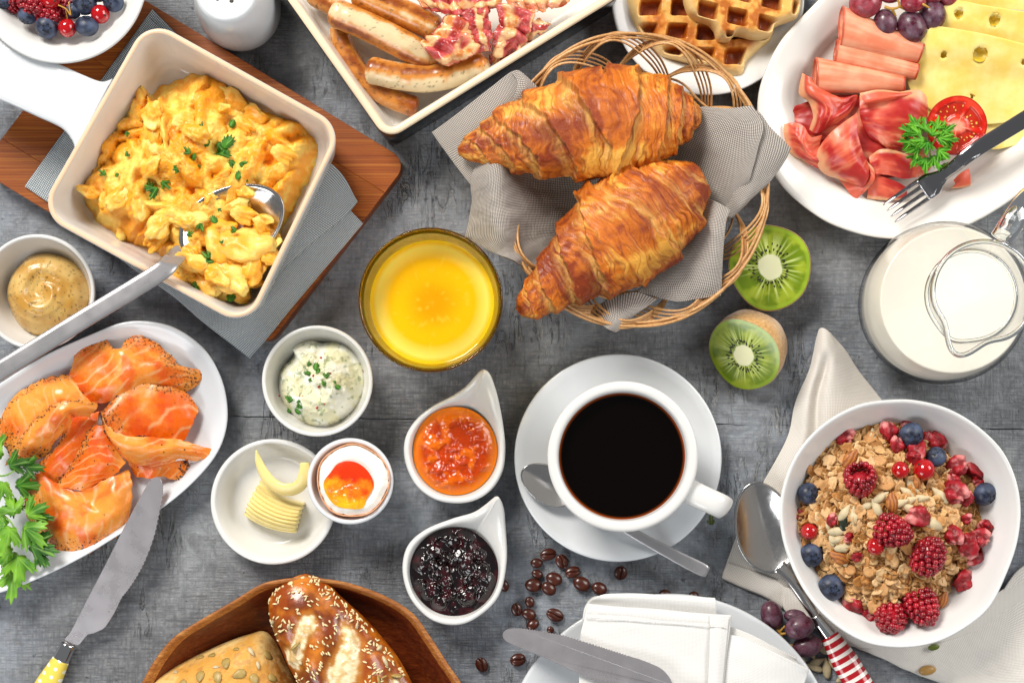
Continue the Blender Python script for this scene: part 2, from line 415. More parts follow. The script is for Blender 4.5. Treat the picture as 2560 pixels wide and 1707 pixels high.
# ================================================================== bamboo board
def wood_mat(name, c1, c2, c3, sc=(0.25, 9, 4), rough=0.42, ang=0.0, rnd=True):
    n = N(name, rough); co = n.co(sc, rot=(0, 0, ang))
    if rnd:
        ad = n.node('ShaderNodeVectorMath', operation='ADD'); n.t.links.new(co, ad.inputs[0])
        n.put(ad.inputs[1], n.math('MULTIPLY', n.rnd(), 37.0)); co = ad.outputs[0]
    g = n.noise(1.0, 5, 0.65, co=co, dist=0.4); st = n.noise(3.2, 2, 0.5, co=co)
    c = n.ramp(g, [(0.28, c1), (0.5, c2), (0.72, c3)])
    c = n.mix(n.ramp(st, [(0.42, 0.55), (0.5, 0.0)]), c, c1)
    if rnd: c = n.mix(n.math('MULTIPLY', n.rnd(), 0.35), c, c1)
    n.set('Base Color', c); n.bump(g, 0.25, 0.03); n.set('Specular IOR Level', 0.4); return n.m
bd = [W(v0.px(*q), 1.8) for q in ((273, -35), (938, 372), (616, 794), (-50, 389))]
B0, B1, B2, B3 = [b[:2] for b in bd]
ang = math.atan2((B1 - B0)[1], (B1 - B0)[0])
M_BAMBOO = wood_mat('bamboo', '#6c2e08', '#a05214', '#c07a2c', (0.05, 9, 4), 0.4, -ang)
M_BAMBOO_D = wood_mat('bamboo_node', '#4a220a', '#7a4218', '#9a5c28', (0.8, 7, 4), 0.4, -ang)
board = thing('cutting_board', 'brown bamboo cutting board lying under the folded cloth and the egg dish', 'cutting board', (*((B0 + B2) / 2), 0))
outl = roundpoly([B0, B1, B2, B3], 1.1, 400)
ex = (B1 - B0) / np.linalg.norm(B1 - B0); ey = (B3 - B0) / np.linalg.norm(B3 - B0)
def clip(poly, nrm, d):
    out = []
    for i in range(len(poly)):
        a, b = poly[i], poly[(i + 1) % len(poly)]; da, db = a @ nrm - d, b @ nrm - d
        if da <= 0: out.append(a)
        if da * db < 0: out.append(a + (b - a) * da / (da - db))
    return out
pn = np.array([-ex[1], ex[0]]); pn = pn if pn @ ey > 0 else -pn
hgt = abs((B3 - B0) @ pn); nst = 6; o0 = B0 @ pn
for k in range(nst):
    a, b = o0 + hgt * k / nst + (0.004 if k else -1), o0 + hgt * (k + 1) / nst - (0.004 if k < nst - 1 else -1)
    poly = clip(clip(list(outl), pn, b), -pn, -a)
    q = np.array(poly); keep = [i for i in range(len(q)) if np.linalg.norm(q[i] - q[i - 1]) > 1e-4]
    mk('bamboo_strip', prism(q[keep], 0.0, 1.8 - 0.006 * (k % 2), 0.025), M_BAMBOO, board, smooth=False)
# dark knot band on the board's near corner
# ================================================================== grey-blue cloth on the board
def cloth_part(name, ctrl, m, parent, nu=60, nv=60, t=0.09, amp=0.05, fr=0.5, seed=0.0, **kw):
    V, F, UV = sheet(ctrl, nu, nv); nr = gridnormals(V, nu, nv)
    V = V + nr * (amp * fbm(V[:, 0] * fr + seed, V[:, 1] * fr, seed, 3))[:, None]
    o = mk(name, (V, F), m, parent, uv=UV, **kw); return solidify(o, t)
cl = thing('folded_cloth', 'grey blue woven cloth folded on the bamboo board under the egg dish', 'cloth', W(v0.px(450, 430), 1.85))
def quad(a, b, c, d, n=5, m=5, zf=None, h=None):
    """bilinear control grid between four corners"""
    G = [[(1 - j / (m - 1)) * ((1 - i / (n - 1)) * a + i / (n - 1) * b) + j / (m - 1) * ((1 - i / (n - 1)) * d + i / (n - 1) * c) for i in range(n)] for j in range(m)]
    if zf is not None:
        for j in range(m):
            for i in range(n): G[j][i] = G[j][i] + np.array([0, 0, zf(i / (n - 1), j / (m - 1))])
    return G
Z = lambda x, y, h: W(v0.px(x, y), h)
g1 = quad(Z(350, 22, 1.95), Z(834, 513, 1.95), Z(575, 820, 1.95), Z(56, 428, 1.95), 7, 7)
g1[6][6] = Z(574, 822, 1.2); g1[6][5] = Z(470, 742, 1.75); g1[5][6] = Z(618, 772, 1.95); g1[6][4] = Z(395, 678, 1.9)
g1[6][0] = Z(57, 428, 1.95); g1[6][1] = Z(160, 500, 1.95)
cloth_part('lower_fold', g1, M_LINEN_G, cl, 110, 100, 0.12, 0.07, 0.8)
g2 = quad(Z(340, 40, 2.2), Z(825, 462, 2.2), Z(560, 700, 2.2), Z(120, 350, 2.2), 6, 6)
g2[0][5] = Z(822, 463, 2.18); g2[0][4] = Z(768, 382, 2.2); g2[1][5] = Z(790, 500, 2.2)
cloth_part('upper_fold', g2, M_LINEN_G, cl, 110, 100, 0.12, 0.07, 0.8, seed=4)
st = [Z(700, 430, 2.28), Z(755, 478, 2.28), Z(812, 522, 2.16)]
# ================================================================== square white dish with the scrambled eggs
H_R = 7.4
pan = thing('square_dish', 'square white ceramic dish with a wide handle, full of scrambled eggs', 'dish', (*W(v0.px(440, 400), 2.3)[:2], 2.3))
pc = [W(v0.px(*q), H_R) for q in ((339, 41), (791, 293), (569, 756), (84, 489))]
pcen = np.mean([p[:2] for p in pc], 0)
po = roundpoly(pc, 1.9, 240); M_RIM = porc('cream_glazed_rim', '#e3c3a2', 0.3)
pi_ = inset(po, 0.34)
po_b = shrink(po, pcen, 0.925)
R = [ring(shrink(po, pcen, 0.89), 2.28), ring(po_b, 2.5), ring(shrink(po, pcen, 0.965), 4.2), ring(shrink(po, pcen, 0.992), 6.6), ring(po, 7.2), ring(inset(po, 0.04), 7.36)]
mk('dish_wall', loft(R + [ring(inset(po, 0.10), 7.38), ring(inset(po, 0.30), 7.36), ring(inset(po, 0.40), 7.1), ring(shrink(pi_, pcen, 0.97), 6.2), ring(shrink(pi_, pcen, 0.93), 4.4), ring(shrink(pi_, pcen, 0.89), 3.3), ring(shrink(pi_, pcen, 0.82), 2.85), ring(shrink(pi_, pcen, 0.4), 2.8)]), M_PORC, pan)
mk('rim_band', loft([ring(inset(po, 0.05), 7.36), ring(inset(po, 0.08), 7.42), ring(inset(po, 0.30), 7.42), ring(inset(po, 0.36), 7.34)], False, False), M_RIM, pan)
hu = [Z(258, 180, 7.2), Z(232, 187, 7.2), Z(190, 172, 7.15), Z(120, 140, 7.1), Z(50, 112, 7.1), Z(-10, 88, 7.1), Z(-90, 56, 7.1), Z(-150, 60, 7.1)]
hl = [Z(172, 345, 7.2), Z(164, 322, 7.2), Z(140, 294, 7.15), Z(85, 268, 7.1), Z(30, 243, 7.1), Z(-20, 222, 7.1), Z(-90, 192, 7.1), Z(-150, 150, 7.1)]
a, b = cr(hu, 50), cr(hl, 50); RR = []
for i in range(50):
    q = []
    for s, zz in [(0, 0), (.03, .12), (.12, .2), (.3, .14), (.5, .1), (.7, .14), (.88, .2), (.97, .12), (1, 0), (.96, -.35), (.8, -.6), (.5, -.65), (.2, -.6), (.04, -.35)]:
        p = a[i] * (1 - s) + b[i] * s; q.append(p + np.array([0, 0, zz - 0.12]))
    RR.append(np.array(q))
mk('handle', loft(RR), M_PORC2, pan)
# scrambled eggs: a heap of curds
M_EGG = foodmat('scrambled_egg', 0.42, 0.45, (1, .6, .2), 0.4, 3.5, 0.85, 0.12, 0.45, coat=0.12, detail=8)
eo = closed(np.array([W(v0.px(*q), 4.4) for q in [(305, 168), (335, 205), (360, 185), (400, 172), (440, 152), (480, 150), (535, 168), (560, 205), (600, 238), (650, 258), (702, 268), (728, 335), (718, 400), (690, 440), (665, 520), (632, 590), (592, 655), (540, 690), (480, 672), (420, 640), (385, 615), (345, 580), (300, 560), (250, 535), (205, 512), (200, 485), (168, 440), (168, 412), (195, 375), (205, 325), (245, 285), (262, 232), (285, 190)]])[:, :2], 420)
ec = W(v0.px(455, 410), 4.4)[:2]
eo = ec + (eo - ec) * (1 + .035 * fbm(np.arange(420) * .11, 0 * np.arange(420), 2.0, 3) + .02 * fbm(np.arange(420) * .4, 0 * np.arange(420), 6.0, 2))[:, None]
spc = W(v0.px(535, 560), 5)[:2]                      # where the serving spoon has dug in
def egg_h(x, y, s):
    wx, wy = x + .55 * fbm(x * .55, y * .55, 1.0) + .14 * fbm(x * 2, y * 2, 3.0), y + .55 * fbm(x * .55, y * .55, 5.0) + .14 * fbm(x * 2, y * 2, 8.0)
    base = (1 - s ** 3.2) * (2.3 + 0.9 * fbm(x * .22, y * .22, 2.0, 2))
    pit = np.exp(-(((x - spc[0]) / 3.0) ** 2 + ((y - spc[1]) / 2.9) ** 2)) * 1.5
    t1 = np.full(x.shape, -.15); t2 = t1.copy(); r = np.random.default_rng(5)
    for k in range(150):
        a_, q = r.uniform(0, 2 * math.pi), math.sqrt(r.uniform(0, 1)) * 0.97
        i = int(a_ / 2 / math.pi * len(eo)) % len(eo); cx, cy = ec + (eo[i] - ec) * q
        th = r.normal(.9, .8); rx, ry = r.uniform(.6, 2.5), r.uniform(.38, .95); hz = r.uniform(.5, 1.25); o_ = r.uniform(-.35, .5)
        dx, dy = wx - cx, wy - cy; u, v = (dx * math.cos(th) + dy * math.sin(th)) / rx, (-dx * math.sin(th) + dy * math.cos(th)) / ry
        d = u * u + v * v
        h = np.where(d < 1, np.maximum(1 - d, 0) ** .62 * hz + o_ - .05, -9)
        t2 = np.maximum(t2, np.minimum(t1, h)); t1 = np.maximum(t1, h)
    lump = t1 + .16 * np.exp(-(t1 - t2) / .13)
    rough = 0.13 * fbm(x * 2.0, y * 2.0, 0.0, 4) + 0.05 * fbm(x * 7, y * 7, 1.0, 3)
    return 0.05 + base - pit + lump * sst(1.02, 0.82, s) * 1.0 + rough * sst(1.0, .9, s)
V, F, S = heap(eo, ec, 2.85, egg_h, 150)
V[:, 2] = np.maximum(V[:, 2], 2.83)
nz = fbm(V[:, 0] * .5, V[:, 1] * .5, V[:, 2] * .5); n2 = fbm(V[:, 0] * 2.2, V[:, 1] * 2.2, V[:, 2] * 2.2)
ecol = cmix(cmix('#f3a41e', '#fbd264', sst(-.35, .35, nz + .5 * n2)), '#ee9214', sst(.12, .5, fbm(V[:, 0] * .8 + 9, V[:, 1] * .8, V[:, 2])) * .65)
eggs = mk('scrambled_eggs', (V, F), M_EGG, loc=(*ec, 2.85), col=ecol, label='heap of soft yellow scrambled eggs filling the square white dish', cat='scrambled eggs')
r = np.random.default_rng(3); zt = V[:, 2]
def top_of(VV, x, y):
    return VV[np.argmin((VV[:, 0] - x) ** 2 + (VV[:, 1] - y) ** 2), 2]
def curd(seed, big=1.0):
    rr = np.random.default_rng(seed); P, F_ = ico(4)
    sc = np.array([rr.uniform(.55, 1.15), rr.uniform(.4, .7), rr.uniform(.35, .5)]) * big
    nn = fbm(P[:, 0] * 1.1 + seed, P[:, 1] * 1.1, P[:, 2] * 1.1, 3); n3 = fbm(P[:, 0] * 4 + seed, P[:, 1] * 4, P[:, 2] * 4, 3)
    V_ = P * (1 + .7 * nn + .10 * n3)[:, None] * sc
    V_[:, 2] += .35 * V_[:, 0] * nn
    return V_ @ rotm(rr.uniform(-.3, .3), rr.uniform(-.3, .3), rr.uniform(0, 6)).T, F_
curds = []
for k in range(7):
    cv, cf = curd(20 + k)
    q = fbm(cv[:, 0] * 1.5 + k, cv[:, 1] * 1.5, cv[:, 2] * 1.5)
    curds.append((cv, cf, cmix('#f5ab28', '#fbd673', sst(-.35, .4, q))))
CURD_ME = []
EGGTOP = V.copy()
for k in range(34):
    a_, q = r.uniform(0, 2 * math.pi), math.sqrt(r.uniform(0.02, 0.86)); i = int(a_ / 2 / math.pi * len(eo)) % len(eo)
    x, y = ec + (eo[i] - ec) * q
    if np.hypot(x - spc[0], y - spc[1]) < 2.9 and k % 3: continue
    z = top_of(EGGTOP, x, y) + r.uniform(-.05, .18)
    if k < 7:
        cv, cf, cc = curds[k]
        o = mk('egg_curd', (cv + ORG[eggs], cf), M_EGG, eggs, col=cc); CURD_ME.append(o)
    else:
        o = CURD_ME[k % 7].copy(); COL.objects.link(o); o.parent = eggs
    o.location = (np.array([x, y, z]) - ORG[eggs]) * 0.01; o.rotation_euler = (r.uniform(-.4, .4), r.uniform(-.4, .4), r.uniform(0, 6.3)); s = r.uniform(.75, 1.35); o.scale = (s, s, s)
# ================================================================== serving spoon
def spoon_bowl(c, ax, ln, wd, dep, tilt_z, m, parent, t=0.1, flip=1, name='bowl'):
    """oval shell; ax = unit direction from neck to tip (xy)"""
    nr, nt = 14, 64; th = np.linspace(0, 2 * math.pi, nt, endpoint=False); VV = [np.array(c, float)[None]]
    sd = np.array([-ax[1], ax[0]]); rings = []
    for k in range(nr + 1):
        q = k / nr
        x, y = np.cos(th) * ln * q, np.sin(th) * wd * q * (1 - 0.13 * np.cos(th))
        z = c[2] - flip * dep * (1 - q ** 2.0) + tilt_z * x / ln
        rings.append(np.c_[c[0] + ax[0] * x + sd[0] * y, c[1] + ax[1] * x + sd[1] * y, z])
    V_, F_ = loft(rings[1:], False, False); n0 = len(V_)
    cc = np.array([c[0], c[1], c[2] - flip * dep]); V_ = np.vstack([V_, cc])
    F_ += [[(i + 1) % nt, i, n0] for i in range(nt)]
    return solidify(mk(name, (V_, F_), m, parent), t)
ss = thing('serving_spoon', 'long flat handled steel serving spoon dug into the scrambled eggs', 'serving spoon', (*W(v0.px(390, 600), 6)[:2], 6.0))
n0 = Z(404, 590, 7.9); c0 = Z(540, 520, 6.1); ax = (c0 - n0)[:2]; ax = ax / np.linalg.norm(ax)
spoon_bowl(Z(534, 520, 5.9), ax, 3.75, 2.65, 1.35, -0.1, M_STEEL, ss, 0.12)
hp = cr([Z(432, 568, 5.62), Z(412, 584, 6.1), Z(394, 600, 7.5), Z(360, 630, 8.25), Z(200, 728, 8.6), Z(0, 851, 8.9), Z(-120, 925, 9.0)], 60)
wd = np.interp(np.linspace(0, 1, 60), [0, .04, .08, .12, 1], [.28, .3, .4, .62, .6]); tk = np.interp(np.linspace(0, 1, 60), [0, .1, 1], [.12, .16, .15])
def flatbar(path, wd, tk, crown=0.3):
    """flat bar with slightly rounded edges along a path"""
    P = np.asarray(path); T = np.gradient(P, axis=0); T /= np.linalg.norm(T, axis=1, keepdims=True); rings = []
    for i in range(len(P)):
        s = np.cross(T[i], (0, 0, 1)); s /= np.linalg.norm(s); u_ = np.cross(s, T[i])
        q = [(-1, -.2), (-1, .45), (-.9, .9), (-.5, 1), (0, 1), (.5, 1), (.9, .9), (1, .45), (1, -.2), (.8, -1), (0, -1), (-.8, -1)]
        rings.append(np.array([P[i] + s * a_ * wd[i] + u_ * b_ * tk[i] for a_, b_ in q]))
    return loft(rings)
mk('handle', flatbar(hp, wd, tk), M_SATIN, ss)
# curds lying in the spoon
SPC = []
for k, (x, y, s, h) in enumerate([(462, 540, 1.1, 5.6), (505, 525, 1.15, 5.6), (560, 495, 1.2, 5.6), (545, 470, .9, 5.6), (605, 505, 1.0, 5.5), (565, 560, 2.0, 5.7), (505, 585, 1.9, 5.6), (440, 612, 1.3, 5.6), (418, 628, 1.0, 5.2), (475, 645, 1.7, 5.2), (540, 622, 1.9, 5.4), (592, 595, 1.5, 5.4), (520, 665, 1.3, 4.6), (450, 575, 1.1, 5.7), (615, 550, 1.2, 5.4), (572, 640, 1.1, 4.6), (600, 520, 1.0, 5.5), (455, 605, 1.5, 6.0), (492, 632, 1.6, 5.9), (532, 636, 1.5, 5.9), (575, 622, 1.5, 5.9), (612, 590, 1.3, 5.8), (430, 585, .9, 6.0)]):
    o = CURD_ME[(k * 3) % 7].copy(); COL.objects.link(o); o.parent = eggs
    o.location = (Z(x, y, h) - ORG[eggs]) * 0.01; o.rotation_euler = (r.uniform(-.4, .4), r.uniform(-.4, .4), k * 1.3); o.scale = (s, s, s)
# ================================================================== parsley: chopped bits and sprigs
M_PARS = N('parsley_leaf', 0.45); _c = M_PARS.col(); M_PARS.set('Base Color', _c); M_PARS.set('Specular IOR Level', 0.35); M_PARS.sss(0.15, (.4, 1, .2), 0.1); M_PARS.bump(M_PARS.noise(6, 3), 0.3, 0.03); M_PARS = M_PARS.m
def leaf(size, lobes, teeth, seed, curl=0.25, c1='#2f6a16', c2='#5d9c2c', frill=0.0):
    """one toothed, lobed leaf blade lying round the origin, stalk at -y"""
    rr = np.random.default_rng(seed); nt, nr = 120, 8; th = np.linspace(-math.pi, math.pi, nt, endpoint=False)
    w_ = th + .12 * rr.normal(); env = np.clip(np.cos(th / 2), 0, 1) ** .55
    L_ = np.zeros(nt)
    for k in range(lobes):
        a_ = (k - (lobes - 1) / 2) * (2.6 / max(lobes, 2)); l_ = 1.0 - .2 * abs(k - (lobes - 1) / 2) + .06 * rr.normal()
        L_ = np.maximum(L_, l_ * np.exp(-(np.abs(w_ - a_) / (1.15 / lobes)) ** 2.2))
    saw = np.abs(((th * (teeth + 4) / 2.4 + rr.uniform()) % 1) - .5) * 2
    R_ = env * (.30 + .72 * L_) * (.80 + .30 * saw) + .02
    vein = np.zeros(nt)
    for k in range(lobes): vein = np.maximum(vein, np.exp(-((th - (k - (lobes - 1) / 2) * (2.6 / max(lobes, 2))) / .06) ** 2))
    V_, C_ = [np.zeros((1, 3))], [hexc(c2)[None]]
    for k in range(1, nr + 1):
        q = k / nr; x, y = np.sin(th) * R_ * q * 1.05, np.cos(th) * R_ * q
        z = curl * (-.45 * q * q + .22 * np.sin(th * lobes * 1.2 + seed) * q * q) - .05 * vein * q + frill * np.sin(th * 15 + seed) * q * q * 1.6 + .04 * fbm(x * 4 + seed, y * 4, 0)
        V_.append(np.c_[x, y, z] * size)
        C_.append(cmix(cmix(c1, c2, .45 + .8 * fbm(x * 2.2 + seed, y * 2.2, 0) + .25 * (q - .5)), '#9cc860', vein * .55 * (q < .9)))
    V_ = np.vstack(V_); F_ = [[0, 1 + (i + 1) % nt, 1 + i] for i in range(nt)]
    for k in range(nr - 1):
        a_, b_ = 1 + k * nt, 1 + (k + 1) * nt
        F_ += [[a_ + i, a_ + (i + 1) % nt, b_ + (i + 1) % nt, b_ + i] for i in range(nt)]
    return V_, F_, np.vstack(C_)
BITS = []
for k in range(5):
    lv, lf, lc = leaf(0.42, [3, 2, 3, 1, 2][k], 4, 31 + k, .9, '#1d5210', '#4a8a20')
    lv = lv * np.array([1, 1.25, 1]); BITS.append((lv, lf, lc))
BITO = {}
def bit(x, y, z, rz, s, label, group, k=0):
    loc = np.array([x, y, z])
    if k not in BITO:
        o = mk('parsley_bit', (BITS[k][0], BITS[k][1]), M_PARS, loc=(0, 0, 0), col=BITS[k][2], label=label, cat='chopped parsley', group=group); BITO[k] = o
        KID[o] = []
        return moveto(o, loc, (.25, .2, rz), s)
    return dup(BITO[k], loc, (r.uniform(-.4, .4), r.uniform(-.4, .4), rz), s, label, group)
EGGALL = EGGTOP; EUSED = set()
EMK = [('the dense parsley clump', 500, 340), ('the dish corner by the tray', 740, 320), ('the dish corner by the mustard', 150, 450), ('the dish corner by the berry bowl', 390, 110), ('the serving spoon tip', 640, 480), ('the serving spoon neck', 415, 580), ('the wavy parsley strip', 358, 430), ('the egg heap centre', 440, 390), ('the dish handle', 220, 260)]
for i, (x, y, s) in enumerate([(462, 312, 1.1), (478, 322, 1.2), (500, 330, 1.2), (515, 340, 1.3), (524, 355, 1.5), (530, 370, 1.4), (508, 355, 1.0), (436, 352, .9), (445, 356, .8), (552, 374, .9), (343, 430, 1.1), (360, 432, 1.4), (372, 418, 1.1), (545, 412, 1.0), (565, 415, .8), (290, 302, .6), (288, 358, .6), (240, 400, .8), (270, 398, .5), (266, 444, .6), (245, 468, .5), (408, 388, .6), (400, 382, .5), (530, 290, .9), (410, 393, .4), (455, 380, .4), (575, 430, .6)]):
    p = Z(x, y, 6.4); z = top_of(EGGTOP, p[0], p[1]) + 0.28; p = Z(x, y, z)
    g = i < 7
    bit(p[0], p[1], z, i * 1.9, s * (1.45 if i < 7 else 1.2), 'dark green parsley bit in the dense clump on top of the scrambled eggs' if g else near('parsley flake on the eggs', x, y, EMK, EUSED), 'parsley clump on the eggs' if g else 'parsley flakes on the eggs', i % 5)
for i, (x, y, s) in enumerate([(478, 592, 1.3), (485, 605, 1.1), (470, 600, 1.0), (495, 512, .9), (460, 515, .9), (432, 540, .8), (540, 530, .8), (445, 650, 1.1), (525, 685, 1.2), (428, 600, .7), (500, 480, .5), (510, 560, .5)]):
    z = 6.75 - .012 * max(0, y - 560); p = Z(x, y, z)
    bit(p[0], p[1], z, i * 2.3, s * 1.15, 'parsley flake on the egg portion held by the serving spoon', 'parsley flakes on the spooned egg', i % 5)
# ================================================================== bowls, plates, cups
TAU = 2 * math.pi
def sth(o): return (o[0], o[1])
def roundbowl(name, label, cat, cen, r, h, m, wall=0.28, foot=0.55, floor_=0.9, part='bowl_wall', base=0.0, depth=None):
    """round bowl whose rim circle is centred on photo point cen at height h"""
    c = W(cen, h); t = thing(name, label, cat, (c[0], c[1], base))
    H_ = h - base; fl = floor_
    P = [(r * foot * .9, 0), (r * foot, 0.02), (r * (foot + .22), H_ * .22), (r * .93, H_ * .62), (r * .985, H_ * .9), (r, H_ - .1), (r - .05, H_ - .02), (r - wall * .5, H_), (r - wall + .03, H_ - .03), (r - wall, H_ - .14), (r * .93 - wall, H_ * .68), (r * .8 - wall, H_ * .4), (r * .55, fl + .08), (r * .3, fl), (0.01, fl)]
    mk(part, lathe(P, (c[0], c[1], base), 128), m, t); return t, c
# ---- mustard bowl
mb, mc = roundbowl('mustard_bowl', 'small round white bowl holding mustard under the serving spoon handle', 'bowl', vD.px(240, 600), vD.r(378, 4.2), 4.2, M_PORC)
M_MUST = foodmat('mustard', 0.3, 0.3, (1, .6, .2), 0.3, 7, 0.15, 0.03, 0.5, coat=0.2)
mo = closed(vD.pts([(0, 600), (25, 490), (85, 410), (150, 355), (260, 336), (370, 360), (450, 410), (520, 500), (552, 600), (540, 690), (470, 780), (380, 840), (270, 872), (170, 865), (90, 810), (30, 720)], 3.6)[:, :2], 260); mcen = vD(275, 605, 3.6)[:2]; mo = shrink(mo, mcen, 1.04)
def must_h(x, y, s):
    dx, dy = x - mcen[0], y - mcen[1]; a = np.arctan2(dy, dx); rr = np.hypot(dx, dy)
    sw = np.sin(a * 1.0 + rr * 2.6 + .6) ; fine = np.sin(a * 2 + rr * 11 + 2 * fbm(x, y, 0))
    return (1 - s ** 5) * 2.1 + .16 * sw * sst(1, .7, s) * sst(0, .3, s) + .02 * fine * sst(1, .8, s) - .25 * np.exp(-(((dx + .25) / 1.1) ** 2 + ((dy - .1) / .8) ** 2)) + .02 * fbm(x * 3, y * 3)
V, F, S = heap(mo, mcen, 1.6, must_h, 70)
cc = cmix('#c08f3c', '#d8b46c', sst(-.4, .5, fbm(V[:, 0] * .8, V[:, 1] * .8, 3) + .6 * S - .3))
sp = sst(.45, .55, fbm(V[:, 0] * 7, V[:, 1] * 7, 1, 2)); cc = cc * (1 - .55 * sp[:, None])
mk('mustard', (V, F), M_MUST, loc=(*mcen, 1.6), col=cc, label='swirled tan grainy mustard in the small white bowl', cat='mustard')
# ---- cream cheese bowl
cb, ccn = roundbowl('dip_bowl', 'small round white bowl of herbed cream cheese beside the juice glass', 'bowl', vF.px(766, 450), vF.r(363, 4.4), 4.4, M_PORC)
M_CREAM = foodmat('cream_cheese', 0.5, 0.3, (1, .9, .7), 0.25, 4, 0.3, 0.05, 0.4)
co_ = closed(vF.pts([(500, 440), (520, 370), (600, 290), (590, 220), (700, 185), (770, 210), (860, 200), (960, 230), (1040, 330), (1065, 430), (1045, 540), (1000, 640), (930, 710), (850, 770), (740, 770), (650, 720), (560, 640), (505, 540)], 4.1)[:, :2], 300); cpn = vF(785, 475, 4.1)[:2]; co_ = shrink(co_, cpn, 1.06)
def cream_h(x, y, s):
    dx, dy = x - cpn[0], y - cpn[1]; a = np.arctan2(dy, dx); rr = np.hypot(dx, dy)
    return (1 - s ** 3) * 2.6 + (.28 * np.sin(a + rr * 1.9) + .16 * fbm(x * 1.2, y * 1.2, 0, 3) + .06 * np.sin(rr * 9 + a * 2 + 3 * fbm(x * .7, y * .7)) + .09 * fbm(x * 4, y * 4, 2, 3)) * sst(1.02, .8, s)
V, F, S = heap(co_, cpn, 2.0, cream_h, 90)
cc = cmix('#dcd8b4', '#ecebdc', sst(-.3, .3, fbm(V[:, 0] * 1.3, V[:, 1] * 1.3, 5)))
sp = sst(.42, .5, fbm(V[:, 0] * 4.4, V[:, 1] * 4.4, 1, 2)); cc = cc * (1 - .45 * sp[:, None] * np.array([1, .85, 1]))
mk('cream_cheese', (V, F), M_CREAM, loc=(*cpn, 2.0), col=cc, label='lumpy swirl of white herbed cream cheese in its bowl', cat='cream cheese'); CR = V
for i, (x, y, s) in enumerate([(705, 350, 1.0), (715, 400, 1.2), (710, 440, .9), (755, 375, 1.3), (780, 370, 1), (835, 405, 1.3), (825, 430, 1.1), (880, 455, 1.2), (885, 480, 1.0), (812, 482, 1.0)]):
    p = vF(x, y, 4.6); z = top_of(CR, p[0], p[1]) + .1; p = vF(x, y, z)
    bit(p[0], p[1], z, i * 2.1, s * .8, 'chopped herb flake on the crest of the cream cheese swirl', 'herb flakes on the cream cheese crest', i % 5)
for i, (x, y, s) in enumerate([(578, 575, 1.3), (600, 570, 1.1), (645, 580, 1.1), (620, 635, 1.2), (570, 650, .9), (665, 630, 1.2)]):
    p = vF(x, y, 4.6); z = top_of(CR, p[0], p[1]) + .1; p = vF(x, y, z)
    bit(p[0], p[1], z, i * 1.4, s * .8, 'herb flake in the patch low on the edge of the cream cheese', 'herb flakes at the cream cheese edge', i % 5)
M_PEPR = plain('red_pepper_flake', '#a81c14', 0.45)
pf = []
for i, (x, y, s) in enumerate([(1055, 390, 2.2), (740, 415, 1), (775, 488, 1.1), (790, 298, 1), (765, 625, 1.1), (518, 547, .9), (815, 600, .6), (650, 545, .6), (672, 548, .5), (848, 398, .9), (765, 365, .8)]):
    p = vF(x, y, 4.5); z = top_of(CR, p[0], p[1]) + .04; p = vF(x, y, z)
    if not pf: PF = mk('pepper_flake', blob((0, 0, 0), (.1, .07, .04), 2, .5, 2, 3), M_PEPR, loc=(0, 0, 0), label='', cat='pepper flake')
    place(PF, pf, p, (0, 0, i), s, 'large red pepper flake on the rim side of the cream cheese' if i == 0 else 'tiny red pepper flake on the cream cheese swirl', 'red pepper flakes on the cream cheese')
# ---- butter dish and curl
bt_c = W(v0.px(628, 1152), 2.4); bt = thing('butter_dish', 'small shallow white dish with a ribbed butter curl', 'dish', (bt_c[0], bt_c[1], 0))
rb = L(144.5 / .91875, 2.4)
mk('dish_wall', lathe([(rb * .55, 0), (rb * .58, .02), (rb * .62, .35), (rb * .9, 1.5), (rb * .99, 2.25), (rb, 2.35), (rb - .06, 2.42), (rb - .22, 2.44), (rb - .34, 2.36), (rb * .86, 1.7), (rb * .76, .95), (rb * .7, .72), (rb * .64, .66), (0.01, .66)], (bt_c[0], bt_c[1], 0), 128), M_PORC, bt)
M_BUT = N('butter', 0.32); M_BUT.set('Base Color', '#efda90'); M_BUT.sss(.4, (1, .8, .4), .3); M_BUT.bump(M_BUT.noise(5, 3), .12, .03); M_BUT = M_BUT.m
bu = thing('butter_curl', 'pale yellow ribbed roll of butter with a curled end in the small dish', 'butter', (*vE(1510, 600, .7)[:2], .7))
a0, a1 = vE(1440, 445, 2.2), vE(1676, 572, 2.2); b0, b1 = vE(1345, 640, 2.2), vE(1628, 738, 2.2)
nu, nv = 60, 150; G = np.zeros((nv, nu, 3)); 
for j in range(nv):
    q = j / (nv - 1); l_, r_ = a0 * (1 - q) + b0 * q, a1 * (1 - q) + b1 * q
    t_ = np.linspace(0, 1, nu)[:, None]; bowv = (4 * t_ * (1 - t_))
    p = l_ * (1 - t_) + r_ * t_ + (b0 - a0) / np.linalg.norm(b0 - a0) * bowv * .3
    rib = abs(math.sin(math.pi * 8.5 * q)) ** .7
    zz = .75 + 1.75 * math.sin(math.pi * (.08 + .86 * q)) ** .6 + .17 * rib
    p[:, 2] = zz - .12 * (1 - bowv[:, 0]) ** 4 + .03 * fbm(np.linspace(0, 6, nu), q * 20, 0)
    e = (b0 - a0) / np.linalg.norm(b0 - a0)
    p += np.outer(0.05 * np.sin(np.full(nu, q * 40)), (a1 - a0) / np.linalg.norm(a1 - a0)) * ((np.linspace(-1, 1, nu)[:, None]) ** 5)
    G[j] = p
idx = np.arange(nu * nv).reshape(nv, nu); F = np.stack([idx[:-1, :-1], idx[:-1, 1:], idx[1:, 1:], idx[1:, :-1]], -1).reshape(-1, 4).tolist()
